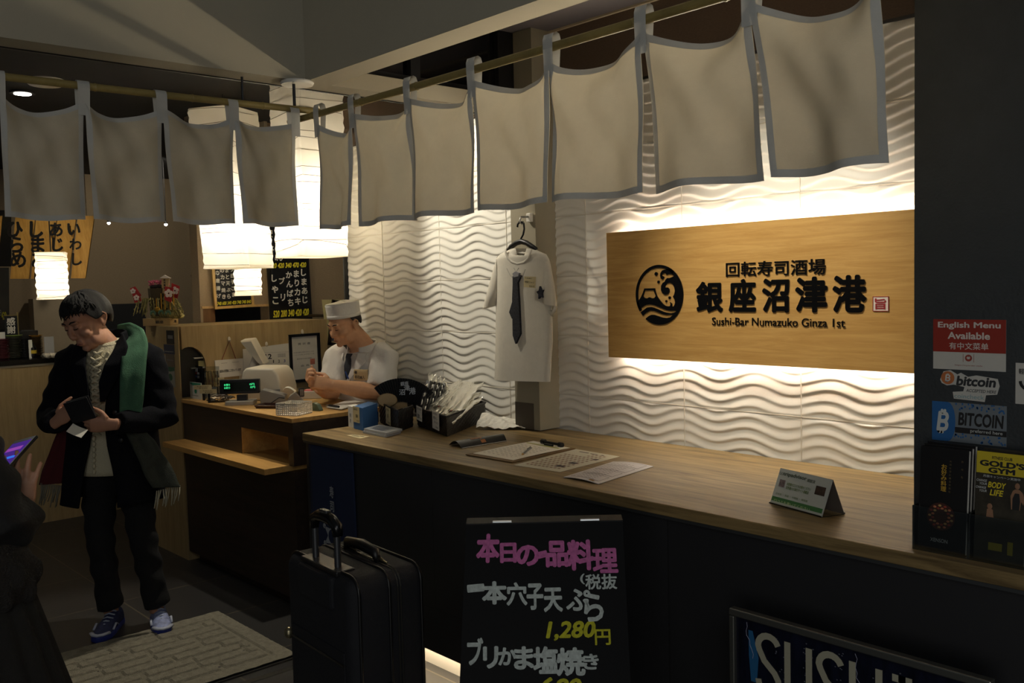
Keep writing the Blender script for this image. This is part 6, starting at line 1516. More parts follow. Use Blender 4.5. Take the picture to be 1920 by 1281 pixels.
def poly_letters():
    mb = MB(); w_ = 0.0175
    a = ppx(1473, 1186)[1]; hL = 0.155; z1 = PT-0.052; z0 = z1-hL
    def st(pts, w=w_):
        P_ = [V((p[0], p[1], 0)) for p in pts]
        for i in range(len(P_)-1):
            d = (P_[i+1]-P_[i]).normalized(); n = V((-d.y, d.x, 0))*w/2
            e0 = d*0.002 if 0 < i else V((0, 0, 0)); e1 = d*0.002 if i < len(P_)-2 else V((0, 0, 0))
            q = [P_[i]-n-e0, P_[i+1]-n+e1, P_[i+1]+n+e1, P_[i]+n-e0]; mb.prism([(x.x, x.y) for x in q], 0, 0.0012+0.00002*i, Mq)
    def S(x, w):
        c = []; r = w/2
        for k in range(9): a_ = math.radians(20+160*k/8+0); c.append((x+r+r*cos(a_), z1-r+r*sin(a_)))
        c.append((x+0.004, z1-r-0.012)); c.append((x+w*0.3, z1-hL*0.45)); c.append((x+w*0.8, z1-hL*0.62))
        for k in range(10): a_ = math.radians(20-200*k/9); c.append((x+r+r*cos(a_), z0+r+r*sin(a_)))
        st(c)
    def U(x, w):
        r = w/2; c = [(x, z1), (x, z0+r)]+[(x+r-r*cos(math.radians(180*k/8)), z0+r-r*sin(math.radians(180*k/8))) for k in range(9)]+[(x+w, z0+r), (x+w, z1)]; st(c)
    x = 0.085; S(x, 0.062); U(x+0.088, 0.062); S(x+0.178, 0.062)
    hx = x+0.268; st([(hx, z1), (hx, z0)]); st([(hx+0.068, z1), (hx+0.068, z0)]); st([(hx, (z0+z1)/2), (hx+0.068, (z0+z1)/2)])
    ix = hx+0.125; st([(ix, z1), (ix, z0)]); st([(ix-0.024, z1-w_/2), (ix+0.024, z1-w_/2)]); st([(ix-0.024, z0+w_/2), (ix+0.024, z0+w_/2)])
    return mb
poly_letters().build('lettering', mat('poster_ivory', (168, 164, 142), 0.6), po)
gm = MB(); gm.prism([(0.055, PT-0.05), (0.068, PT-0.05), (0.086, PT-0.12), (0.080, PT-0.19), (0.062, PT-0.19), (0.056, PT-0.12)], 0, 0.0004, Mq); gm.build('blue_light_print', mat('poster_cyan', (40, 96, 140), 0.4), po)
rr = random.Random(8)
for k in range(6):
    cx0 = PW*(0.22+0.12*k); tm = MB()
    for j in range(26):
        x = cx0+rr.uniform(-0.014, 0.014); z = PT-0.04-rr.uniform(0, 0.2); tm.box(x, x+0.0035, z, z+0.0025, 0.0003, 0.0006, Mq)
    tm.build('city_lights', mat('window_print', (96, 98, 110), 0.6), po)['kind'] = 'stuff'
for k, x0 in enumerate((0.05, 0.36)):
    lt = MB(); pts = [(x0, PT-0.03)]
    for j in range(8): pts.append((pts[-1][0]+rr.uniform(-0.004, 0.010), pts[-1][1]-0.012))
    lt.tube([(p[0], p[1], 0.0006) for p in pts], 0.0008, 4, M=Mq); lt.build('lightning_print', mat('lightning_white', (150, 150, 170), 0.5), po)
# ------------------------------------------------------------------ people
def skin_mat(name, col):
    m = mat(name, col, 0.55, var=0.06, vscale=30, bump=0.05, bscale=250)
    m.node_tree.nodes['Principled BSDF'].inputs['Subsurface Weight'].default_value = 0.08
    m.node_tree.nodes['Principled BSDF'].inputs['Subsurface Radius'].default_value = (0.02, 0.008, 0.004)
    return m
def rotz(a): return Matrix.Rotation(math.radians(a), 4, 'Z')
def rotx(a): return Matrix.Rotation(math.radians(a), 4, 'X')
def roty(a): return Matrix.Rotation(math.radians(a), 4, 'Y')
def add_head(mb, M, k=1.0):
    """head about 0.23 tall, centred between the ears, face towards local -y"""
    S_ = M @ Matrix.Scale(k, 4)
    e = lambda c, r, R=None: mb.ell(c, r, S_, 20, 14, R)
    e((0, 0.014, 0.030), (0.074, 0.092, 0.086)); e((0, -0.022, -0.020), (0.064, 0.070, 0.082)); e((0, -0.026, 0.035), (0.062, 0.068, 0.055))
    e((0, -0.036, -0.072), (0.049, 0.050, 0.042)); e((0, -0.074, -0.098), (0.022, 0.017, 0.017))
    for s in (-1, 1):
        e((s*0.040, -0.058, -0.028), (0.028, 0.030, 0.026)); e((s*0.028, -0.084, 0.024), (0.026, 0.013, 0.009))
        e((s*0.031, -0.079, 0.003), (0.017, 0.0125, 0.0105))
        e((s*0.046, -0.02, -0.070), (0.016, 0.04, 0.035))
        e((s*0.077, 0.014, -0.006), (0.007, 0.015, 0.025), Matrix.Rotation(s*0.35, 3, 'Z') @ Matrix.Rotation(-0.2, 3, 'X')); mb.tube([(s*0.078, -0.002, 0.006), (s*0.083, 0.006, 0.024), (s*0.088, 0.021, 0.028), (s*0.090, 0.033, 0.014), (s*0.087, 0.029, -0.008), (s*0.080, 0.014, -0.028), (s*0.077, 0.006, -0.032)], [0.004, 0.0045, 0.005, 0.005, 0.0045, 0.006, 0.006], 8, M=S_)
        e((s*0.079, 0.012, -0.026), (0.007, 0.010, 0.010))
        e((s*0.011, -0.099, -0.036), (0.0095, 0.010, 0.0085))
    mb.tube([(0, -0.083, 0.022), (0, -0.096, -0.008), (0, -0.110, -0.030), (0, -0.107, -0.038), (0, -0.095, -0.043)], [0.009, 0.0095, 0.0115, 0.011, 0.008], 10, M=S_)
    e((0, -0.089, -0.064), (0.023, 0.012, 0.0065)); e((0, -0.087, -0.075), (0.019, 0.012, 0.0065)); e((0, -0.084, -0.055), (0.02, 0.012, 0.012))
def face_details(par, M, k=1.0, browc=(26, 20, 17), lipc=(150, 92, 80), down=True):
    S_ = M @ Matrix.Scale(k, 4); bm_ = mat('brow_hair_%d' % browc[0], browc, 0.8)
    for s in (-1, 1):
        b = MB(); b.tube([(s*0.012, -0.0965, 0.024), (s*0.026, -0.0975, 0.031), (s*0.040, -0.090, 0.030), (s*0.050, -0.080, 0.024)], [0.002, 0.0034, 0.003, 0.0012], 6, M=S_); b.build('eyebrow', bm_, par, smooth=True)
        b = MB(); b.tube([(s*0.017, -0.090, -0.001), (s*0.025, -0.0915, -0.004), (s*0.034, -0.0905, -0.004), (s*0.043, -0.085, -0.001)], [0.001, 0.0019, 0.002, 0.001], 6, M=S_); b.build('lashes', bm_, par, smooth=True)
    b = MB(); b.tube([(-0.022, -0.094, -0.0700), (-0.008, -0.1005, -0.0685), (0, -0.100, -0.0695), (0.008, -0.1005, -0.0685), (0.022, -0.094, -0.0700)], [0.0012, 0.0042, 0.0042, 0.0042, 0.0012], 8, M=S_, flat=0.8); b.build('lips', mat('lips_%d' % lipc[0], lipc, 0.5), par, smooth=True)
def add_hand(mb, W, d, n, side=1, curl=(20, 35, 25), k=1.0, thumb_in=0.35, spread=3.0):
    d = V(d).normalized(); n = V(n); n = (n-d*n.dot(d)).normalized(); s = d.cross(n)*side; W = V(W)
    mb.tube([W-d*0.03*k, W+d*0.01*k, W+d*0.045*k, W+d*0.088*k], [(0.019*k, 0.026*k), (0.017*k, 0.030*k), (0.0155*k, 0.039*k), (0.0115*k, 0.037*k)], 14, up=n)
    mb.ell(W+d*0.03*k+s*0.024*k+n*0.010*k, (0.017*k, 0.017*k, 0.017*k))
    for i, L_ in enumerate((0.072, 0.080, 0.075, 0.060)):
        b = W+d*(0.084-0.004*abs(i-1))*k+s*(0.0275-0.0183*i)*k
        dd = (d+s*math.radians(spread)*(1.5-i)).normalized(); a = 0; pts = [b-d*0.012*k]; p = b; pts.append(p); rs_ = [0.0098*k, 0.0096*k]
        for j, f_ in enumerate((0.46, 0.30, 0.24)):
            a += math.radians(curl[j]*(1+0.10*i)); q = dd*cos(a)+n*sin(a); p = p+q*L_*f_*k; pts.append(p); rs_.append((0.0088, 0.0080, 0.0066)[j]*k*(0.9 if i == 3 else 1))
        mb.tube(pts, rs_, 9); mb.ell(pts[-1], 0.0066*k*(0.9 if i == 3 else 1))
    b = W+d*0.022*k+s*0.028*k; t1 = (d*0.62+s*0.72+n*thumb_in).normalized(); t2 = (d*0.85+s*0.25+n*(thumb_in+0.2)).normalized()
    pts = [b, b+t1*0.034*k, b+t1*0.034*k+t2*0.030*k, b+t1*0.034*k+t2*0.052*k]
    mb.tube(pts, [0.0135*k, 0.0115*k, 0.0100*k, 0.0075*k], 9); mb.ell(pts[-1], 0.0075*k)
def hair_cap(M, k, fn, nu=64, nv=34, hr=(0.083, 0.100, 0.098)):
    """shell over the skull: fn(az) gives how far down (degrees from the crown) the hair reaches; az 0 = face, 180 = nape"""
    S_ = M @ Matrix.Scale(k, 4)
    def f(u, v):
        az = 360*u; th = math.radians(fn(az)*v); a = math.radians(az)
        rx, ry, rz = hr
        st = 0.0028*sin(az*0.31+7*v)*v+0.0016*sin(az*0.9+2)*v
        return (rx*sin(th)*sin(a)*(1+st*8), 0.012-ry*sin(th)*cos(a)*(1+st*8), 0.026+rz*cos(th)+0.003*sin(az*0.12))
    return MB().grid(f, nu, nv, wrap=True, M=S_)
def leg(mb, hip, knee, ankle, r=(0.086, 0.060, 0.043)):
    hip, knee, ankle = V(hip), V(knee), V(ankle)
    mb.tube([hip, hip.lerp(knee, .35), knee, knee.lerp(ankle, .35), ankle], [r[0], r[0]*0.92, r[1], r[1]*0.95, r[2]], 18)
def shoe(par, heel, toe, label, upper, solem, lacem, accent=None, z=0.0):
    h, t_ = V(heel), V(toe); d = (t_-h); L_ = d.length; d.normalize(); sd = V((-d.y, d.x, 0))
    M = Matrix(((d.x, sd.x, 0, h.x), (d.y, sd.y, 0, h.y), (0, 0, 1, z), (0, 0, 0, 1)))
    prof = [(0.0, 0.030, 0.085), (0.04, 0.036, 0.094), (0.25, 0.037, 0.098), (0.42, 0.040, 0.085), (0.6, 0.045, 0.066), (0.8, 0.044, 0.050), (0.94, 0.034, 0.040), (1.0, 0.018, 0.030)]
    o = MB()
    def f(u, v):
        k = v*(len(prof)-1); i = min(len(prof)-2, int(k)); g = k-i
        x, w_, hh = [prof[i][j]*(1-g)+prof[i+1][j]*g for j in range(3)]; a = 2*PI*u
        zz = 0.02+(hh-0.02)*max(0, sin(a))**0.8 if sin(a) > 0 else 0.02
        return (x*L_, w_*cos(a), zz)
    n0 = len(o.v); o.grid(f, 28, 20, wrap=True, M=M); o.f.append(tuple(n0+i for i in range(28))[::-1]); o.f.append(tuple(n0+19*28+i for i in range(28)))
    s_ = o.build('shoe', upper, par, smooth=True)
    so = MB(); pr = [(x*L_, w_*1.08) for x, w_, hh in prof]; so.prism([(x, -w_) for x, w_ in pr]+[(pr[-1][0]+0.012, 0)]+[(x, w_) for x, w_ in reversed(pr)], 0.0, 0.030, M); so.build('sole', solem, s_, bevel=0.006)
    la = MB()
    for i in range(5):
        x = L_*(0.34+0.075*i); hh = 0.098-0.012*i*0.9
        la.tube([M @ V((x, -0.024, hh-0.008)), M @ V((x+0.012, 0, hh+0.004)), M @ V((x, 0.024, hh-0.008))], 0.0036, 6)
    la.build('laces', lacem, s_, smooth=True)
    if accent:
        ac = MB()
        ac.tube([M @ V((L_*0.86, -0.042, 0.035)), M @ V((L_*0.98, -0.022, 0.036)), M @ V((L_*1.02, 0, 0.036)), M @ V((L_*0.98, 0.022, 0.036)), M @ V((L_*0.86, 0.042, 0.035))], 0.011, 8, flat=0.6)
        for s in (-1, 1): ac.tube([M @ V((L_*0.45, s*0.043, 0.036)), M @ V((L_*0.58, s*0.046, 0.055)), M @ V((L_*0.72, s*0.046, 0.036))], 0.006, 6, flat=0.5)
        ac.build('shoe_trim', accent, s_, smooth=True)
    return s_
def loft(mb, rows, n=28, M=None, up=(1, 0, 0), cap=True):
    """rows: (x, y, z, half width, half depth)"""
    mb.tube([(r[0], r[1], r[2]) for r in rows], [(r[3], r[4]) for r in rows], n, cap, M, up)
def ribbon(path, w_, name, m, par, th=0.008, wdir=None, noise=0.0, n=9):
    P_ = [V(p) for p in path]
    def f(u, v):
        k = v*(len(P_)-1); i = min(len(P_)-2, int(k)); g = k-i; p = P_[i].lerp(P_[i+1], g)
        ww = w_ if not isinstance(w_, (list, tuple)) else w_[i]*(1-g)+w_[i+1]*g
        wd = V(wdir[i]).lerp(V(wdir[i+1]), g).normalized() if isinstance(wdir, list) else V(wdir)
        q = p+wd*ww*(u-0.5)
        q.y += noise*sin(11*u+5*v)*sin(7*v+3)
        return q
    return MB().grid(f, n, 40).build(name, m, par, solid=th, smooth=True)
def fringe(par, a, b, down, n, name, m, seed, r=0.0028):
    a, b, dn = V(a), V(b), V(down); r_ = random.Random(seed); f_ = MB()
    for i in range(n):
        p = a.lerp(b, i/(n-1.0)); q = p+dn*(0.8+0.3*r_.random())+V((r_.uniform(-.01, .01), r_.uniform(-.01, .01), 0))
        f_.tube([p, (p+q)/2+V((r_.uniform(-.006, .006), 0, 0)), q], [r, r*1.2, r*0.8], 5)
    return f_.build(name, m, par, smooth=True)

# ---- the customer in the dark coat
skin1 = skin_mat('customer_skin', (186, 136, 108))
hairm = mat('black_hair', (14, 12, 11), 0.5, var=0.3, vscale=40, bump=0.6, bscale=150, stretch=(6, 6, 1))
coatm = mat('black_wool_coat', (17, 18, 23), 0.95, bump=0.3, bscale=260, var=0.15, vscale=12, spec=0.15)
B0 = onz(0, 215, 1180)
ZR = 0.0
Mh = Matrix.Translation((-0.120, -0.055, 1.500)) @ rotz(-27) @ rotx(21) @ roty(-5)
mb = MB(); add_head(mb, Mh, 1.07)
mb.tube([(-0.065, 0.005, 1.36), (-0.085, -0.01, 1.415), (-0.108, -0.022, 1.455)], [0.062, 0.056, 0.058], 16)
loft(mb, [(-0.05, 0, 0.80, .14, .10), (-0.05, 0, 0.95, .145, .10), (-0.06, 0, 1.15, .16, .105), (-0.065, 0, 1.28, .165, .10), (-0.065, 0.005, 1.36, .12, .08), (-0.065, 0.005, 1.39, .06, .06)])
leg(mb, (-0.115, 0.0, 0.86), (-0.085, -0.02, 0.47), (-0.025, 0.025, 0.07), (.062, .042, .034)); leg(mb, (0.01, 0.0, 0.86), (0.095, -0.01, 0.47), (0.19, 0.045, 0.07), (.062, .042, .034))
shR, elR, wrR = V((-0.235, 0.0, 1.315)), V((-0.335, -0.02, 1.03)), V((-0.195, -0.245, 1.055))
shL, elL, wrL = V((0.115, 0.0, 1.315)), V((0.205, -0.01, 1.035)), V((0.060, -0.235, 1.035))
for a, b, c in ((shR, elR, wrR), (shL, elL, wrL)): mb.tube([a, a.lerp(b, .5), b, b.lerp(c, .5), c], [0.045, 0.043, 0.038, 0.033, 0.025], 12)
add_hand(mb, (-0.190, -0.255, 1.058), (0.78, -0.28, 0.55), (0.35, 0.93, -0.05), 1, (28, 42, 25), 1.02)
add_hand(mb, (0.050, -0.245, 1.035), (-0.93, -0.28, 0.06), (-0.22, 0.93, 0.25), -1, (30, 45, 30), 1.02)
man = mb.build('person', skin1, None, smooth=True, remesh=0.0042, relax=6, loc=B0); man.rotation_euler = (0, 0, YAW)
tag(man, 'person in a black coat with a green scarf, head bowed, looking into a wallet', 'person')
face_details(man, Mh, 1.07)
hf = lambda az: 58+22*(1-abs(abs(az-180)-180)/180.0)*0 + (0 if az is None else 0)
def hair_len(az):
    a = az if az <= 180 else 360-az
    if a < 48: return 68+4*sin(az*0.35)
    if a < 74: return 68+(a-48)*1.25
    if a < 110: return 100-5*sin(math.radians((a-74)/36*180))+1.5*sin(az*1.3)
    return 100+min(28, (a-110)*0.8)+2*sin(az*0.9)
hair_cap(Mh, 1.07, hair_len, hr=(0.087, 0.105, 0.106)).build('hair', hairm, man, smooth=True, solid=0.010)
# fringe strands over the forehead and the lock tops
st = MB(); rr = random.Random(2); S_ = Mh @ Matrix.Scale(1.07, 4)
for i in range(80):
    az = math.radians(rr.uniform(-80, 80)); t0 = math.radians(rr.uniform(18, 40)); t1 = math.radians(rr.uniform(64, 82))
    pts = []
    for j in range(6):
        t_ = t0+(t1-t0)*j/5; az2 = az+0.16*j/5*rr.choice((-1, 1)); k_ = 1.06+0.03*sin(PI*j/5)
        pts.append((0.087*k_*sin(t_)*sin(az2), 0.012-0.105*k_*sin(t_)*cos(az2), 0.026+0.106*k_*cos(t_)))
    st.tube(pts, [0.003, 0.006, 0.0065, 0.006, 0.004, 0.001], 6, M=S_)
st.build('fringe_hair', hairm, man, smooth=True)
# sweater, trousers, shoes
cream = mat('cream_knit', (206, 196, 166), 0.95, bump=0.5, bscale=220)
sw = MB(); loft(sw, [(-0.06, 0, 0.775, .165, .128), (-0.06, 0, 0.80, .168, .130), (-0.06, 0, 0.95, .165, .125), (-0.062, 0, 1.10, .17, .125), (-0.065, 0, 1.22, .18, .122), (-0.066, 0.0, 1.30, .18, .115), (-0.067, 0.004, 1.352, .115, .092), (-0.068, 0.004, 1.385, .075, .074), (-0.070, 0.002, 1.40, .068, .068)], 40)
sw.build('sweater', cream, man, smooth=True)
cb = MB()
for i in range(13):                       # cable lattice down the chest
    z = 1.345-0.030*i
    yy = -0.122-0.006*sin(PI*(1.36-z)/0.4)+(0.022 if z > 1.33 else (0.006 if z > 1.30 else 0))
    for s in (-1, 1):
        cb.tube([(-0.075+s*0.026, yy+0.004, z+0.016), (-0.075, yy-0.006, z), (-0.075-s*0.026, yy+0.004, z-0.016)], [0.006, 0.0085, 0.006], 8)
    for s in (-1, 1): cb.ell((-0.075+s*0.044, yy+0.010, z), (0.009, 0.008, 0.012), None, 10, 6)
for i in range(7): cb.ell((-0.080, -0.133, 0.955-0.026*i), (0.009, 0.009, 0.012), None, 10, 6)
cb.build('cable_knit', cream, man, smooth=True)
nk2 = MB(); nk2.tube([(-0.068+0.066*cos(2*PI*i/24), 0.002+0.066*sin(2*PI*i/24), 1.392-0.012*(-sin(2*PI*i/24))) for i in range(25)], 0.010, 8, cap=False); nk2.build('neck_band', cream, man, smooth=True)
jean = mat('black_jeans', (13, 13, 15), 0.9, bump=0.2, bscale=200)
tr = MB()
for hip, kn, an in (((-0.125, 0.0, 0.86), (-0.090, -0.02, 0.47), (-0.030, 0.02, 0.10)), ((0.03, 0.0, 0.86), (0.110, -0.01, 0.47), (0.19, 0.04, 0.10))):
    H, K, A_ = V(hip), V(kn), V(an)
    tr.tube([H, H.lerp(K, .4), K, K.lerp(A_, .4), K.lerp(A_, .75), K.lerp(A_, .9), A_], [0.092, 0.084, 0.064, 0.061, 0.057, 0.063, 0.058], 20)
tr.ell((-0.055, 0.0, 0.87), (0.165, 0.125, 0.10))
def crease(c): return V((c.x+0.004*sin(c.z*60+c.y*20), c.y+0.005*sin(c.z*47+c.x*30), c.z))
tr.build('trousers', jean, man, smooth=True, remesh=0.009, relax=3, disp=crease)
shu = mat('navy_mesh_shoe', (42, 50, 92), 0.7, var=0.3, vscale=60); shw = mat('pale_shoe_trim', (190, 196, 214), 0.5); shs = mat('blue_sole', (40, 56, 140), 0.5); lac = mat('pale_laces', (170, 180, 200), 0.8)
shoe(man, (-0.02, 0.085, 0), (-0.005, -0.175, 0), '', shu, shs, lac, shw)
shoe(man, (0.165, 0.12, 0), (0.275, -0.105, 0), '', mat('white_blue_shoe', (150, 160, 200), 0.6, var=0.4, vscale=40), shs, lac, shw)
# coat: an open shell, front opening follows the sweater
crow = [(1.395, .085, .085, .070), (1.375, .135, .105, .085), (1.345, .192, .118, .085), (1.30, .212, .130, .078), (1.22, .214, .143, .055), (1.12, .206, .145, .034), (1.02, .204, .148, .030), (0.92, .208, .155, .042), (0.82, .218, .165, .066), (0.72, .226, .172, .082), (0.635, .232, .176, .090)]
def coatf(u, v):
    k = v*(len(crow)-1); i = min(len(crow)-2, int(k)); g = k-i
    z, rx, ry, op = [crow[i][j]*(1-g)+crow[i+1][j]*g for j in range(4)]
    a0 = math.asin(min(0.95, op/rx)); an = -PI/2+a0+u*(2*PI-2*a0)
    fo = 1+0.03*v*sin(5*an+1)+0.015*sin(9*an+6*v)
    sx = -0.062+0.012*v
    return (sx+rx*cos(an)*fo, 0.004+ry*sin(an)*fo, z-0.02*max(0, v-0.8)*sin(3*an))
MB().grid(coatf, 72, 44).build('coat', coatm, man, smooth=True, solid=0.010)
for nm, (a, b, c) in (('sleeve', (shR, elR, wrR)), ('sleeve', (shL, elL, wrL))):
    s_ = MB(); up_ = a+(a-b).normalized()*0.02
    s_.tube([up_+V((0.03*(1 if a.x < -0.06 else -1), 0, 0.02)), a, a.lerp(b, .35), a.lerp(b, .75), b, b.lerp(c, .3), b.lerp(c, .7), b.lerp(c, 0.94)], [0.060, 0.080, 0.076, 0.070, 0.069, 0.063, 0.055, 0.052], 18)
    s_.build('sleeve', coatm, man, smooth=True, remesh=0.008, relax=3, disp=lambda c: V((c.x+0.003*sin(c.z*70+c.y*40), c.y+0.004*sin(c.z*55+c.x*60), c.z+0.003*sin(c.x*80))))
for s in (-1, 1):                                  # lapels and collar
    cx_ = -0.062
    ribbon([(cx_+s*0.075, -0.035, 1.415), (cx_+s*0.095, -0.105, 1.365), (cx_+s*0.085, -0.150, 1.30), (cx_+s*0.060, -0.168, 1.22), (cx_+s*0.036, -0.162, 1.13)], [0.05, 0.07, 0.085, 0.07, 0.02], 'lapel', coatm, man, 0.007, [(s*.6, .3, .7), (s*.9, .1, .3), (s, .25, .1), (s, .25, 0), (s, .2, 0)])
ribbon([(cx_-0.080, -0.03, 1.405), (cx_-0.085, 0.03, 1.415), (cx_-0.05, 0.085, 1.42), (cx_, 0.10, 1.42), (cx_+0.05, 0.085, 1.42), (cx_+0.085, 0.03, 1.415), (cx_+0.080, -0.03, 1.405)], 0.065, 'collar', coatm, man, 0.008, (0, 0, 1))
for i, (x, z) in enumerate(((0.035, 1.08), (0.06, 0.95))): MB().ell((x, -0.172, z), (0.012, 0.004, 0.012)).build('button', blackp, man, smooth=True)
# scarf: green over the left shoulder, dark red and grey ends hanging below
grn = mat('green_wool', (66, 106, 80), 0.95, bump=0.4, bscale=240, var=0.15, vscale=20); red_ = mat('dark_red_wool', (84, 22, 26), 0.95, bump=0.4, bscale=240); gry = mat('grey_green_wool', (56, 60, 52), 0.95, bump=0.4, bscale=240, var=0.3, vscale=14); frm = mat('grey_fringe', (120, 116, 100), 0.95)
sf = ribbon([(-0.05, 0.105, 1.43), (0.0, 0.085, 1.44), (0.055, 0.03, 1.425), (0.085, -0.05, 1.395), (0.105, -0.12, 1.33), (0.112, -0.157, 1.25), (0.112, -0.168, 1.15), (0.108, -0.172, 1.08), (0.10, -0.176, 1.02)], [0.09, 0.10, 0.11, 0.115, 0.11, 0.105, 0.10, 0.095, 0.09], 'scarf', grn, man, 0.014,
            [(0.2, 0, 1), (.5, 0, .9), (.85, .1, .6), (.95, .2, .35), (1, .3, .15), (1, .35, 0), (1, .35, 0), (1, .35, 0), (1, .35, 0)], 0.004)
e1 = ribbon([(0.10, -0.13, 1.0), (0.135, -0.10, 0.93), (0.17, -0.075, 0.84), (0.20, -0.06, 0.76), (0.225, -0.05, 0.70)], [0.09, 0.11, 0.13, 0.14, 0.13], 'scarf_end', gry, man, 0.016, (0.8, 0.55, -0.1), 0.006)
fringe(e1, (0.275, -0.01, 0.70), (0.19, -0.075, 0.69), (0.0, -0.01, -0.085), 12, 'fringe', mat('pale_fringe', (190, 184, 160), 0.95), 3)
e2 = ribbon([(-0.235, -0.06, 1.0), (-0.27, -0.06, 0.90), (-0.305, -0.055, 0.80), (-0.325, -0.05, 0.73)], [0.09, 0.11, 0.125, 0.13], 'scarf_end', red_, man, 0.014, (0.95, -0.3, 0.1), 0.005)
fringe(e2, (-0.375, -0.04, 0.735), (-0.265, -0.07, 0.725), (-0.015, 0, -0.10), 15, 'fringe', frm, 5)
def mloc(p): 
    v = V((p[0]+0.046*p[2]+0.045, p[1], p[2])); c, s = cos(YAW), sin(YAW); return V((B0.x+v.x*c-v.y*s, B0.y+v.x*s+v.y*c, v.z))
wl = thing('wallet', 'dark wallet held open in the standing customer\'s hands', 'wallet', mloc((-0.055, -0.285, 1.07)), rot=(math.radians(18), math.radians(-14), YAW))
MB().box(-0.055, 0.055, -0.006, 0.002, -0.01, 0.095).build('front_cover', mat('black_leather', (20, 20, 24), 0.45), wl, bevel=0.003)
MB().box(-0.053, 0.053, 0.004, 0.012, -0.01, 0.095, rotx(-9)).build('back_cover', mat('black_leather', (20, 20, 24)), wl, bevel=0.003)
rc_ = thing('receipt', 'small white receipt held below the wallet in the customer\'s hands', 'paper', mloc((-0.065, -0.335, 1.022)), rot=(math.radians(-50), math.radians(25), YAW))
MB().grid(lambda u, v: (-0.036+0.072*u, 0.004*sin(PI*u), -0.022+0.05*v), 8, 4).build('slip', paperm, rc_, solid=0.0012)

for ch in [man]+list(man.children_recursive):       # he leans towards the counter side
    for v_ in ch.data.vertices: v_.co.x += 0.046*v_.co.z+0.045*min(1.0, max(0.0, v_.co.z-0.08)/0.6)-(0.022*min(1.0, max(0.0, (v_.co.z-1.38)/0.08)))
# ---- the chef
skin2 = skin_mat('chef_skin', (214, 162, 122))
wcot = mat('white_chef_cotton', (226, 222, 214), 0.9, bump=0.25, bscale=60, var=0.03, vscale=6)
D0 = 5.30
cb0 = dep(D0, 672, 760); CB = V((cb0.x, cb0.y, 0))
def chl(px, py, dy=0.0):          # photo point -> chef local coordinates, dy metres nearer than his axis
    q = dep(D0-dy, px, py)-CB; c, s = cos(-YAW), sin(-YAW); return V((q.x*c-q.y*s, q.x*s+q.y*c, q.z))
hc = chl(648, 612)
Mc = Matrix.Translation((hc.x+0.008, -0.04, hc.z+0.012)) @ rotz(-42) @ rotx(17)
KC = 0.95
mb = MB(); add_head(mb, Mc, KC)
nb = chl(674, 641)
mb.tube([(nb.x+0.02, 0.03, nb.z-0.05), (nb.x, 0.015, nb.z), (hc.x+0.03, -0.01, hc.z-0.03)], [0.075, 0.066, 0.064], 16)
lat = V((0.80, -0.60, 0)); 
zt = nb.z
ax0 = nb.x+0.012
rowsT = [(ax0+0.01, 0.05, zt-0.62, .19, .13), (ax0+0.012, 0.05, zt-0.45, .185, .135), (ax0+0.012, 0.045, zt-0.28, .195, .135), (ax0+0.010, 0.04, zt-0.16, .205, .128), (ax0+0.006, 0.035, zt-0.085, .175, .105), (ax0, 0.03, zt-0.045, .10, .08)]
loft(mb, [(r[0], r[1], r[2], r[3]*0.9, r[4]*0.9) for r in rowsT], 26, up=lat)
for s in (-1, 1): leg(mb, (ax0+0.09*s, 0.05, zt-0.60), (ax0+0.09*s, 0.04, 0.40), (ax0+0.09*s, 0.06, 0.03))
shN = chl(722, 672, 0.10); elN = chl(712, 738, 0.16); wrN = chl(622, 722, 0.26)
shF = V((ax0-0.15, 0.05, zt-0.10)); elF = chl(622, 738, 0.10); wrF = chl(596, 727, 0.20)
mb.tube([shN, shN.lerp(elN, .6), elN, elN.lerp(wrN, .35), elN.lerp(wrN, .75), wrN], [0.055, 0.052, 0.049, 0.050, 0.038, 0.030], 14)
mb.tube([shF, shF.lerp(elF, .6), elF, elF.lerp(wrF, .35), wrF], [0.055, 0.052, 0.047, 0.045, 0.031], 14)
add_hand(mb, chl(621, 721, 0.265), (-0.95, -0.18, 0.20), (-0.1, 0.85, -0.45), -1, (30, 45, 35), 1.05)
add_hand(mb, chl(597, 726, 0.22), (-0.55, -0.45, 0.62), (0.75, -0.1, 0.55), 1, (50, 65, 45), 1.05)
chef = mb.build('person', skin2, None, smooth=True, remesh=0.0045, relax=5, loc=CB); chef.rotation_euler = (0, 0, YAW)
tag(chef, 'chef in a white jacket, dark tie and round white hat, hands raised over the counter', 'person')
face_details(chef, Mc, KC, (30, 24, 20), (150, 84, 72))
def chair(az):
    a = az if az <= 180 else 360-az
    if a < 60: return 40
    if a < 84: return 40+(a-60)*2.0
    return 88+min(26, (a-84)*0.6)
hair_cap(Mc, KC*0.985, chair).build('hair', mat('short_black_hair', (34, 27, 24), 0.7), chef, smooth=True, solid=0.004)
S_ = Mc @ Matrix.Scale(KC, 4) @ Matrix.Translation((0, 0.010, 0.046)) @ rotx(-9)
ht = MB(); ht.grid(lambda u, v: ((0.0860+0.004*v)*cos(2*PI*u), (0.1010+0.003*v)*sin(2*PI*u), 0.002+0.083*v+0.003*sin(2*PI*u+1)), 48, 8, wrap=True, M=S_)
ht.build('hat', wcot, chef, smooth=True, solid=0.004)
ht = MB(); ht.grid(lambda u, v: (0.088*v*cos(2*PI*u), 0.102*v*sin(2*PI*u), 0.094-0.012*v**3+0.004*sin(5*v+3*u)), 48, 8, wrap=True, M=S_); ht.build('hat_crown', wcot, chef, smooth=True, solid=0.003)
hb = MB(); hb.grid(lambda u, v: (0.0885*cos(2*PI*u), 0.1035*sin(2*PI*u), 0.0+0.022*v), 48, 3, wrap=True, M=S_); hb.build('hat_band', wcot, chef, smooth=True, solid=0.003)
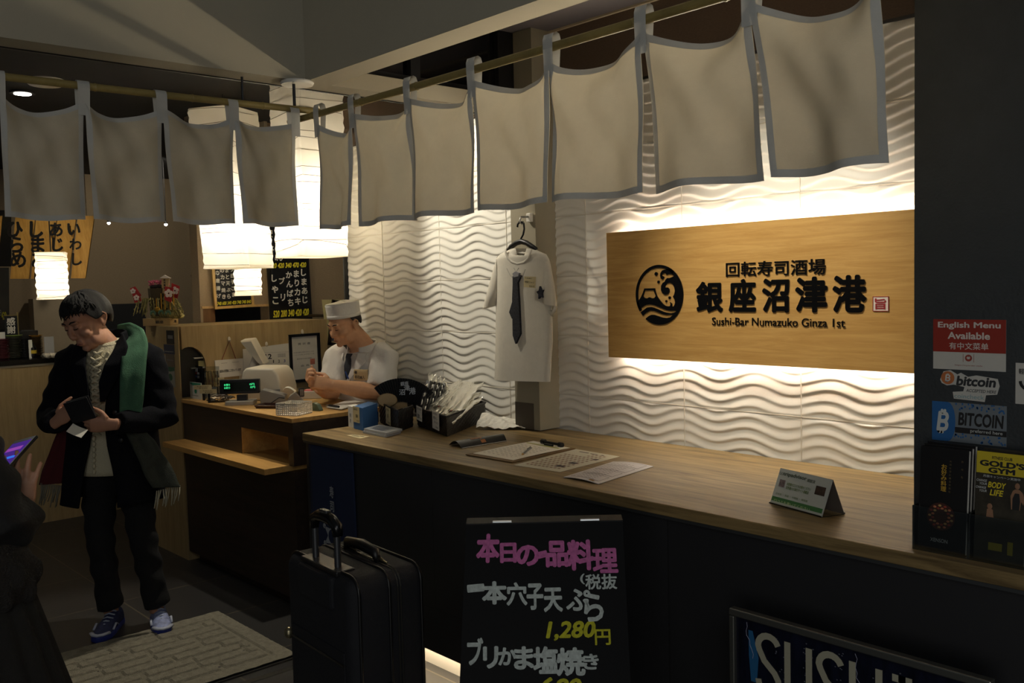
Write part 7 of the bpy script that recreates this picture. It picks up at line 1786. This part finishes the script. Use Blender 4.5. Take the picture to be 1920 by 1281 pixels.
# jacket
jk = MB(); loft(jk, rowsT, 34, up=lat)
for a, b in ((shN, elN), (shF, elF)):
    jk.tube([a+V((-0.05 if a is shN else 0.05, 0.02, 0.035)), a+V((0, 0, 0.005)), a.lerp(b, .4), a.lerp(b, .82)], [0.075, 0.082, 0.080, 0.078], 18)
jk.build('jacket', wcot, chef, smooth=True, remesh=0.008, relax=4, disp=lambda c: V((c.x+0.003*sin(c.z*50+c.y*40), c.y+0.005*sin(c.z*38+c.x*34)+0.002*sin(c.x*90), c.z+0.002*sin(c.x*70))))
nF = V((-0.60, -0.80, 0)); 
def chest(s, z, out=0.0):         # point on the jacket front: s metres along the chest towards the near arm
    rows = rowsT; zz = z
    for i in range(len(rows)-1):
        if rows[i][2] <= zz <= rows[i+1][2]:
            g = (zz-rows[i][2])/(rows[i+1][2]-rows[i][2]); r = [rows[i][j]*(1-g)+rows[i+1][j]*g for j in range(5)]; break
    else: r = rows[-1] if zz > rows[-1][2] else rows[0]
    dd = r[4]*math.sqrt(max(0.02, 1-min(0.98, (s/r[3])**2)))
    return V((r[0], r[1], zz))+lat*s+nF*(dd+out)
def patch(poly, nm, m, out, th=0.004, n=10):
    """poly: left edge and right edge as lists of (s, z) from top to bottom"""
    Lp, Rp = poly
    def f(u, v):
        k = v*(len(Lp)-1); i = min(len(Lp)-2, int(k)); g = k-i
        a = (Lp[i][0]*(1-g)+Lp[i+1][0]*g, Lp[i][1]*(1-g)+Lp[i+1][1]*g); b = (Rp[i][0]*(1-g)+Rp[i+1][0]*g, Rp[i][1]*(1-g)+Rp[i+1][1]*g)
        return chest(a[0]*(1-u)+b[0]*u, a[1]*(1-u)+b[1]*u, out)
    return MB().grid(f, n, 16).build(nm, m, chef, smooth=True, solid=th)
zc = zt-0.06
patch(([(-0.045, zc-0.005), (-0.045, zc-0.05), (-0.02, zc-0.14)], [(0.06, zc-0.005), (0.055, zc-0.05), (0.0, zc-0.14)]), 'shirt', mat('pale_shirt', (206, 200, 190), 0.9), 0.004)
patch(([(-0.022, zc-0.002), (-0.026, zc-0.02), (-0.022, zc-0.035), (-0.030, zc-0.08), (-0.016, zc-0.145)], [(0.022, zc-0.002), (0.014, zc-0.02), (0.022, zc-0.035), (0.026, zc-0.08), (0.006, zc-0.145)]), 'tie', mat('charcoal_tie', (40, 42, 50), 0.7), 0.011)
patch(([(0.060, zc+0.004), (0.060, zc-0.03), (0.036, zc-0.09), (-0.004, zc-0.165)], [(0.100, zc+0.004), (0.118, zc-0.045), (0.080, zc-0.095), (0.002, zc-0.17)]), 'lapel', wcot, 0.016, 0.005)
patch(([(-0.088, zc+0.0), (-0.10, zc-0.05), (-0.075, zc-0.09), (-0.03, zc-0.165)], [(-0.048, zc+0.0), (-0.046, zc-0.03), (-0.035, zc-0.09), (-0.018, zc-0.17)]), 'lapel', wcot, 0.016, 0.005)
def collar(u, v):
    a = math.radians(32+296*u); c = V((ax0, 0.022, zt-0.036-0.022*cos(a)))
    r = 1.0+0.10*(1-v)
    return c+lat*sin(a)*0.084*r+nF*cos(a)*0.078*r+V((0, 0, -0.024+0.05*v))
MB().grid(collar, 36, 6).build('collar', wcot, chef, smooth=True, solid=0.005)
ntm = patch(([(0.062, zc-0.085), (0.060, zc-0.145)], [(0.142, zc-0.088), (0.140, zc-0.148)]), 'name_tag', mat('tan_name_tag', (196, 172, 126), 0.6), 0.022, 0.003)
p0, p1, p2 = chest(0.060, zc-0.145, 0.026), chest(0.140, zc-0.148, 0.026), chest(0.062, zc-0.085, 0.026)
Mt = frame(p0, p1-p0, p2-p0)
text(ntm, [('寿司職人', 0.04, 0.017, 0.020, 0.062, 0.02), ('銀座沼津港', 0.052, 0.043, 0.009, 0.040, 0.01), ('◉', 0.016, 0.043, 0.018, 0.018, 0.01)], mat('dark_tag_print', (66, 54, 44), 0.7), Mt, 'tag_lettering', 0.003)
pen = MB(); pen.tube([chest(0.0, zc-0.10, 0.022), chest(0.022, zc-0.14, 0.022)], 0.004, 8); pen.build('pen', mat('blue_pen', (50, 76, 140), 0.4), chef)
# ---- person at the left edge with the phone
DW = 2.2
wb0 = dep(DW, -166, 1000); WB = V((wb0.x, wb0.y, 0))
def wl_(px, py, dy=0.0):
    q = dep(DW-dy, px, py)-WB; c, s = cos(-YAW), sin(-YAW); return V((q.x*c-q.y*s, q.x*s+q.y*c, q.z))
puff = mat('dark_quilted_coat', (17, 16, 15), 0.8, bump=0.2, bscale=120, var=0.15, vscale=10)
knit = mat('dark_ribbed_knit', (30, 28, 25), 0.95, bump=0.5, bscale=140, stretch=(6, 6, 0.6))
skin3 = skin_mat('phone_skin', (192, 142, 112))
mb = MB(); Mw = Matrix.Translation((0.0, 0.0, 1.50)) @ rotz(150) @ rotx(10); add_head(mb, Mw, 0.98)
mb.tube([(0, 0.01, 1.30), (0, 0.0, 1.43)], [0.055, 0.052], 14)
loft(mb, [(0, 0, 0.75, .14, .11), (0, 0, 1.0, .12, .10), (0, 0, 1.2, .16, .11), (0, 0, 1.30, .11, .08), (0, 0, 1.34, .06, .06)])
for s in (-1, 1): leg(mb, (0.08*s, 0, 0.80), (0.08*s, 0, 0.45), (0.08*s, 0.0, 0.06), (0.08, 0.055, 0.04)); 
for s in (-1, 1): mb.tube([(0.08*s, 0.03, 0.03), (0.08*s, -0.06, 0.025), (0.08*s, -0.16, 0.02)], [0.035, 0.038, 0.025], 10)
shW = V((0.13, 0.02, 1.25)); elW = wl_(0, 1000, 0.02); wrW = wl_(36, 966, -0.06)
mb.tube([shW, shW.lerp(elW, .5), elW, elW.lerp(wrW, .5), wrW], [0.045, 0.042, 0.036, 0.030, 0.023], 12)
add_hand(mb, wl_(38, 962, -0.06), (0.10, 0.0, 1.0), (-0.35, 0.9, 0), 1, (4, 10, 8), 0.92, 0.1, 10)
lady = mb.build('person', skin3, None, smooth=True, remesh=0.0045, relax=3, loc=WB); lady.rotation_euler = (0, 0, YAW)
tag(lady, 'person in a dark quilted coat at the left edge, holding up a phone', 'person')
hair_cap(Mw, 0.98, lambda az: 70 if min(az, 360-az) < 60 else 120).build('hair', hairm, lady, smooth=True, solid=0.012)
ct = MB(); loft(ct, [(0, 0, 0.98, .185, .14), (0, 0, 1.08, .185, .14), (0, 0, 1.18, .19, .14), (0, 0, 1.26, .18, .12), (0, 0, 1.32, .10, .085), (0, 0, 1.36, .07, .07)], 26)
ct.build('coat', puff, lady, smooth=True, remesh=0.009, relax=3, disp=lambda c: V((c.x*(1+0.03*abs(sin(c.z*32))), c.y*(1+0.03*abs(sin(c.z*32))), c.z)))
sl = MB(); sl.tube([shW+V((-0.05, 0, 0.04)), shW, shW.lerp(elW, .5), elW, elW.lerp(wrW, .4), elW.lerp(wrW, 1.15)+V((0.012, 0, 0.01))], [0.072, 0.080, 0.080, 0.076, 0.068, 0.050], 18)
sl.build('sleeve', puff, lady, smooth=True, remesh=0.009, relax=3, disp=lambda c: V((c.x+0.006*sin(c.z*70), c.y+0.005*sin(c.z*60), c.z+0.004*sin(c.x*60))))
ff = MB(); a, b = wl_(-10, 1075, 0.02), wl_(45, 1078, 0.0)
loft(ff, [(0.055, 0, 0.885, .205, .16), (0.055, 0, 0.91, .218, .17), (0.055, 0, 0.945, .222, .172), (0.05, 0, 0.98, .21, .16), (0.04, 0, 1.0, .19, .14)], 26)
rr = random.Random(21)
for i in range(30):
    an = 2*PI*i/30; ff.ell((0.055+0.212*cos(an), 0.168*sin(an), 0.945+rr.uniform(-0.03, 0.03)), (0.025, 0.02, 0.035), None, 8, 6)
ff.build('fur_trim', mat('dark_fur', (34, 30, 26), 0.95, bump=1.0, bscale=180), lady, smooth=True, remesh=0.008, relax=2)
skr = MB(); skr.grid(lambda u, v: (0.06+(0.205+0.19*v)*cos(2*PI*u)*(1+0.02*sin(2*PI*u*22)), (0.15+0.12*v)*sin(2*PI*u)*(1+0.02*sin(2*PI*u*22)), 0.90-0.62*v), 132, 14, wrap=True); skr.build('skirt', knit, lady, smooth=True, solid=0.006)
ph = thing('smartphone', 'dark phone with a lit purple screen held up at the left edge', 'phone', dep(DW+0.07, 20, 853), rot=(math.radians(-62), math.radians(-14), YAW-0.25))
MB().box(-0.036, 0.036, 0.0, 0.008, -0.07, 0.07).build('case', blackp, ph, bevel=0.004)
MB().box(-0.033, 0.033, -0.0008, 0.0, -0.066, 0.066).build('bezel', mat('white_bezel', (200, 200, 196), 0.3), ph)
MB().box(-0.030, 0.030, -0.0014, -0.0008, -0.052, 0.052).build('screen', mat('phone_screen_violet', (70, 40, 130), 0.2, emit=0.8), ph)
MB().box(-0.020, 0.024, -0.0018, -0.0014, -0.020, -0.010).build('blue_bar', mat('phone_blue', (50, 110, 220), 0.2, emit=1.0), ph)
MB().box(-0.028, 0.020, -0.0018, -0.0014, 0.016, 0.030).build('pink_bar', mat('phone_pink', (150, 70, 170), 0.2, emit=0.8), ph)
# ---- seated guest far behind the bar things: dark hair and shoulders
gq = onx(-8.15, 6, 640); GB = V((-8.15, gq.y, 0))
mb = MB(); Mg = Matrix.Translation((0, 0, 1.235)) @ rotz(-60); add_head(mb, Mg, 0.98); mb.tube([(0, 0.01, 1.03), (0, 0, 1.15)], [0.055, 0.052], 12)
loft(mb, [(0, 0, 0.45, .17, .13), (0, 0, 0.7, .16, .12), (0, 0, 0.95, .19, .12), (0, 0, 1.04, .12, .08), (0, 0, 1.07, .06, .06)])
mb.tube([(0.08, 0, 0.50), (0.09, -0.38, 0.50), (0.09, -0.40, 0.06)], [0.085, 0.06, 0.045], 12).tube([(-0.08, 0, 0.50), (-0.09, -0.38, 0.50), (-0.09, -0.40, 0.06)], [0.085, 0.06, 0.045], 12)
mb.tube([(0.17, 0, 0.98), (0.21, -0.08, 0.72), (0.14, -0.30, 0.70)], [0.045, 0.04, 0.03], 10).tube([(-0.17, 0, 0.98), (-0.21, -0.08, 0.72), (-0.14, -0.30, 0.70)], [0.045, 0.04, 0.03], 10)
add_hand(mb, (0.14, -0.30, 0.70), (-0.3, -0.9, 0), (0, 0, -1), 1, (15, 20, 15)); add_hand(mb, (-0.14, -0.30, 0.70), (0.3, -0.9, 0), (0, 0, -1), -1, (15, 20, 15))
gs = mb.build('person', skin1, None, smooth=True, remesh=0.006, relax=3, loc=GB); gs.rotation_euler = (0, 0, YAW+0.5)
tag(gs, 'seated guest with black hair, half hidden behind the pink plates on the bar', 'person')
hair_cap(Mg, 1.0, lambda az: 64 if min(az, 360-az) < 50 else 122).build('hair', hairm, gs, smooth=True, solid=0.014)
jc = MB(); loft(jc, [(0, 0, 0.46, .185, .145), (0, 0, 0.7, .18, .135), (0, 0, 0.94, .205, .135), (0, 0, 1.04, .13, .09), (0, 0, 1.075, .065, .065)], 24); jc.build('top', mat('dark_top', (30, 28, 30), 0.9), gs, smooth=True)
sl_ = thing('bar_stool', 'round dark bar stool under the seated guest', 'stool', GB)
MB().lathe([(0, 0.36), (0.19, 0.36), (0.20, 0.38), (0.19, 0.405), (0, 0.405)], 26).build('seat', mat('dark_seat', (34, 30, 28), 0.6), sl_, smooth='auto')
MB().tube([(0, 0, 0.02), (0, 0, 0.365)], 0.03, 12).build('post', blackm, sl_)
MB().lathe([(0, 0), (0.18, 0), (0.17, 0.02), (0, 0.025)], 24).build('base', blackm, sl_)
bpy.data.objects.remove(_to); bpy.data.curves.remove(_tc)
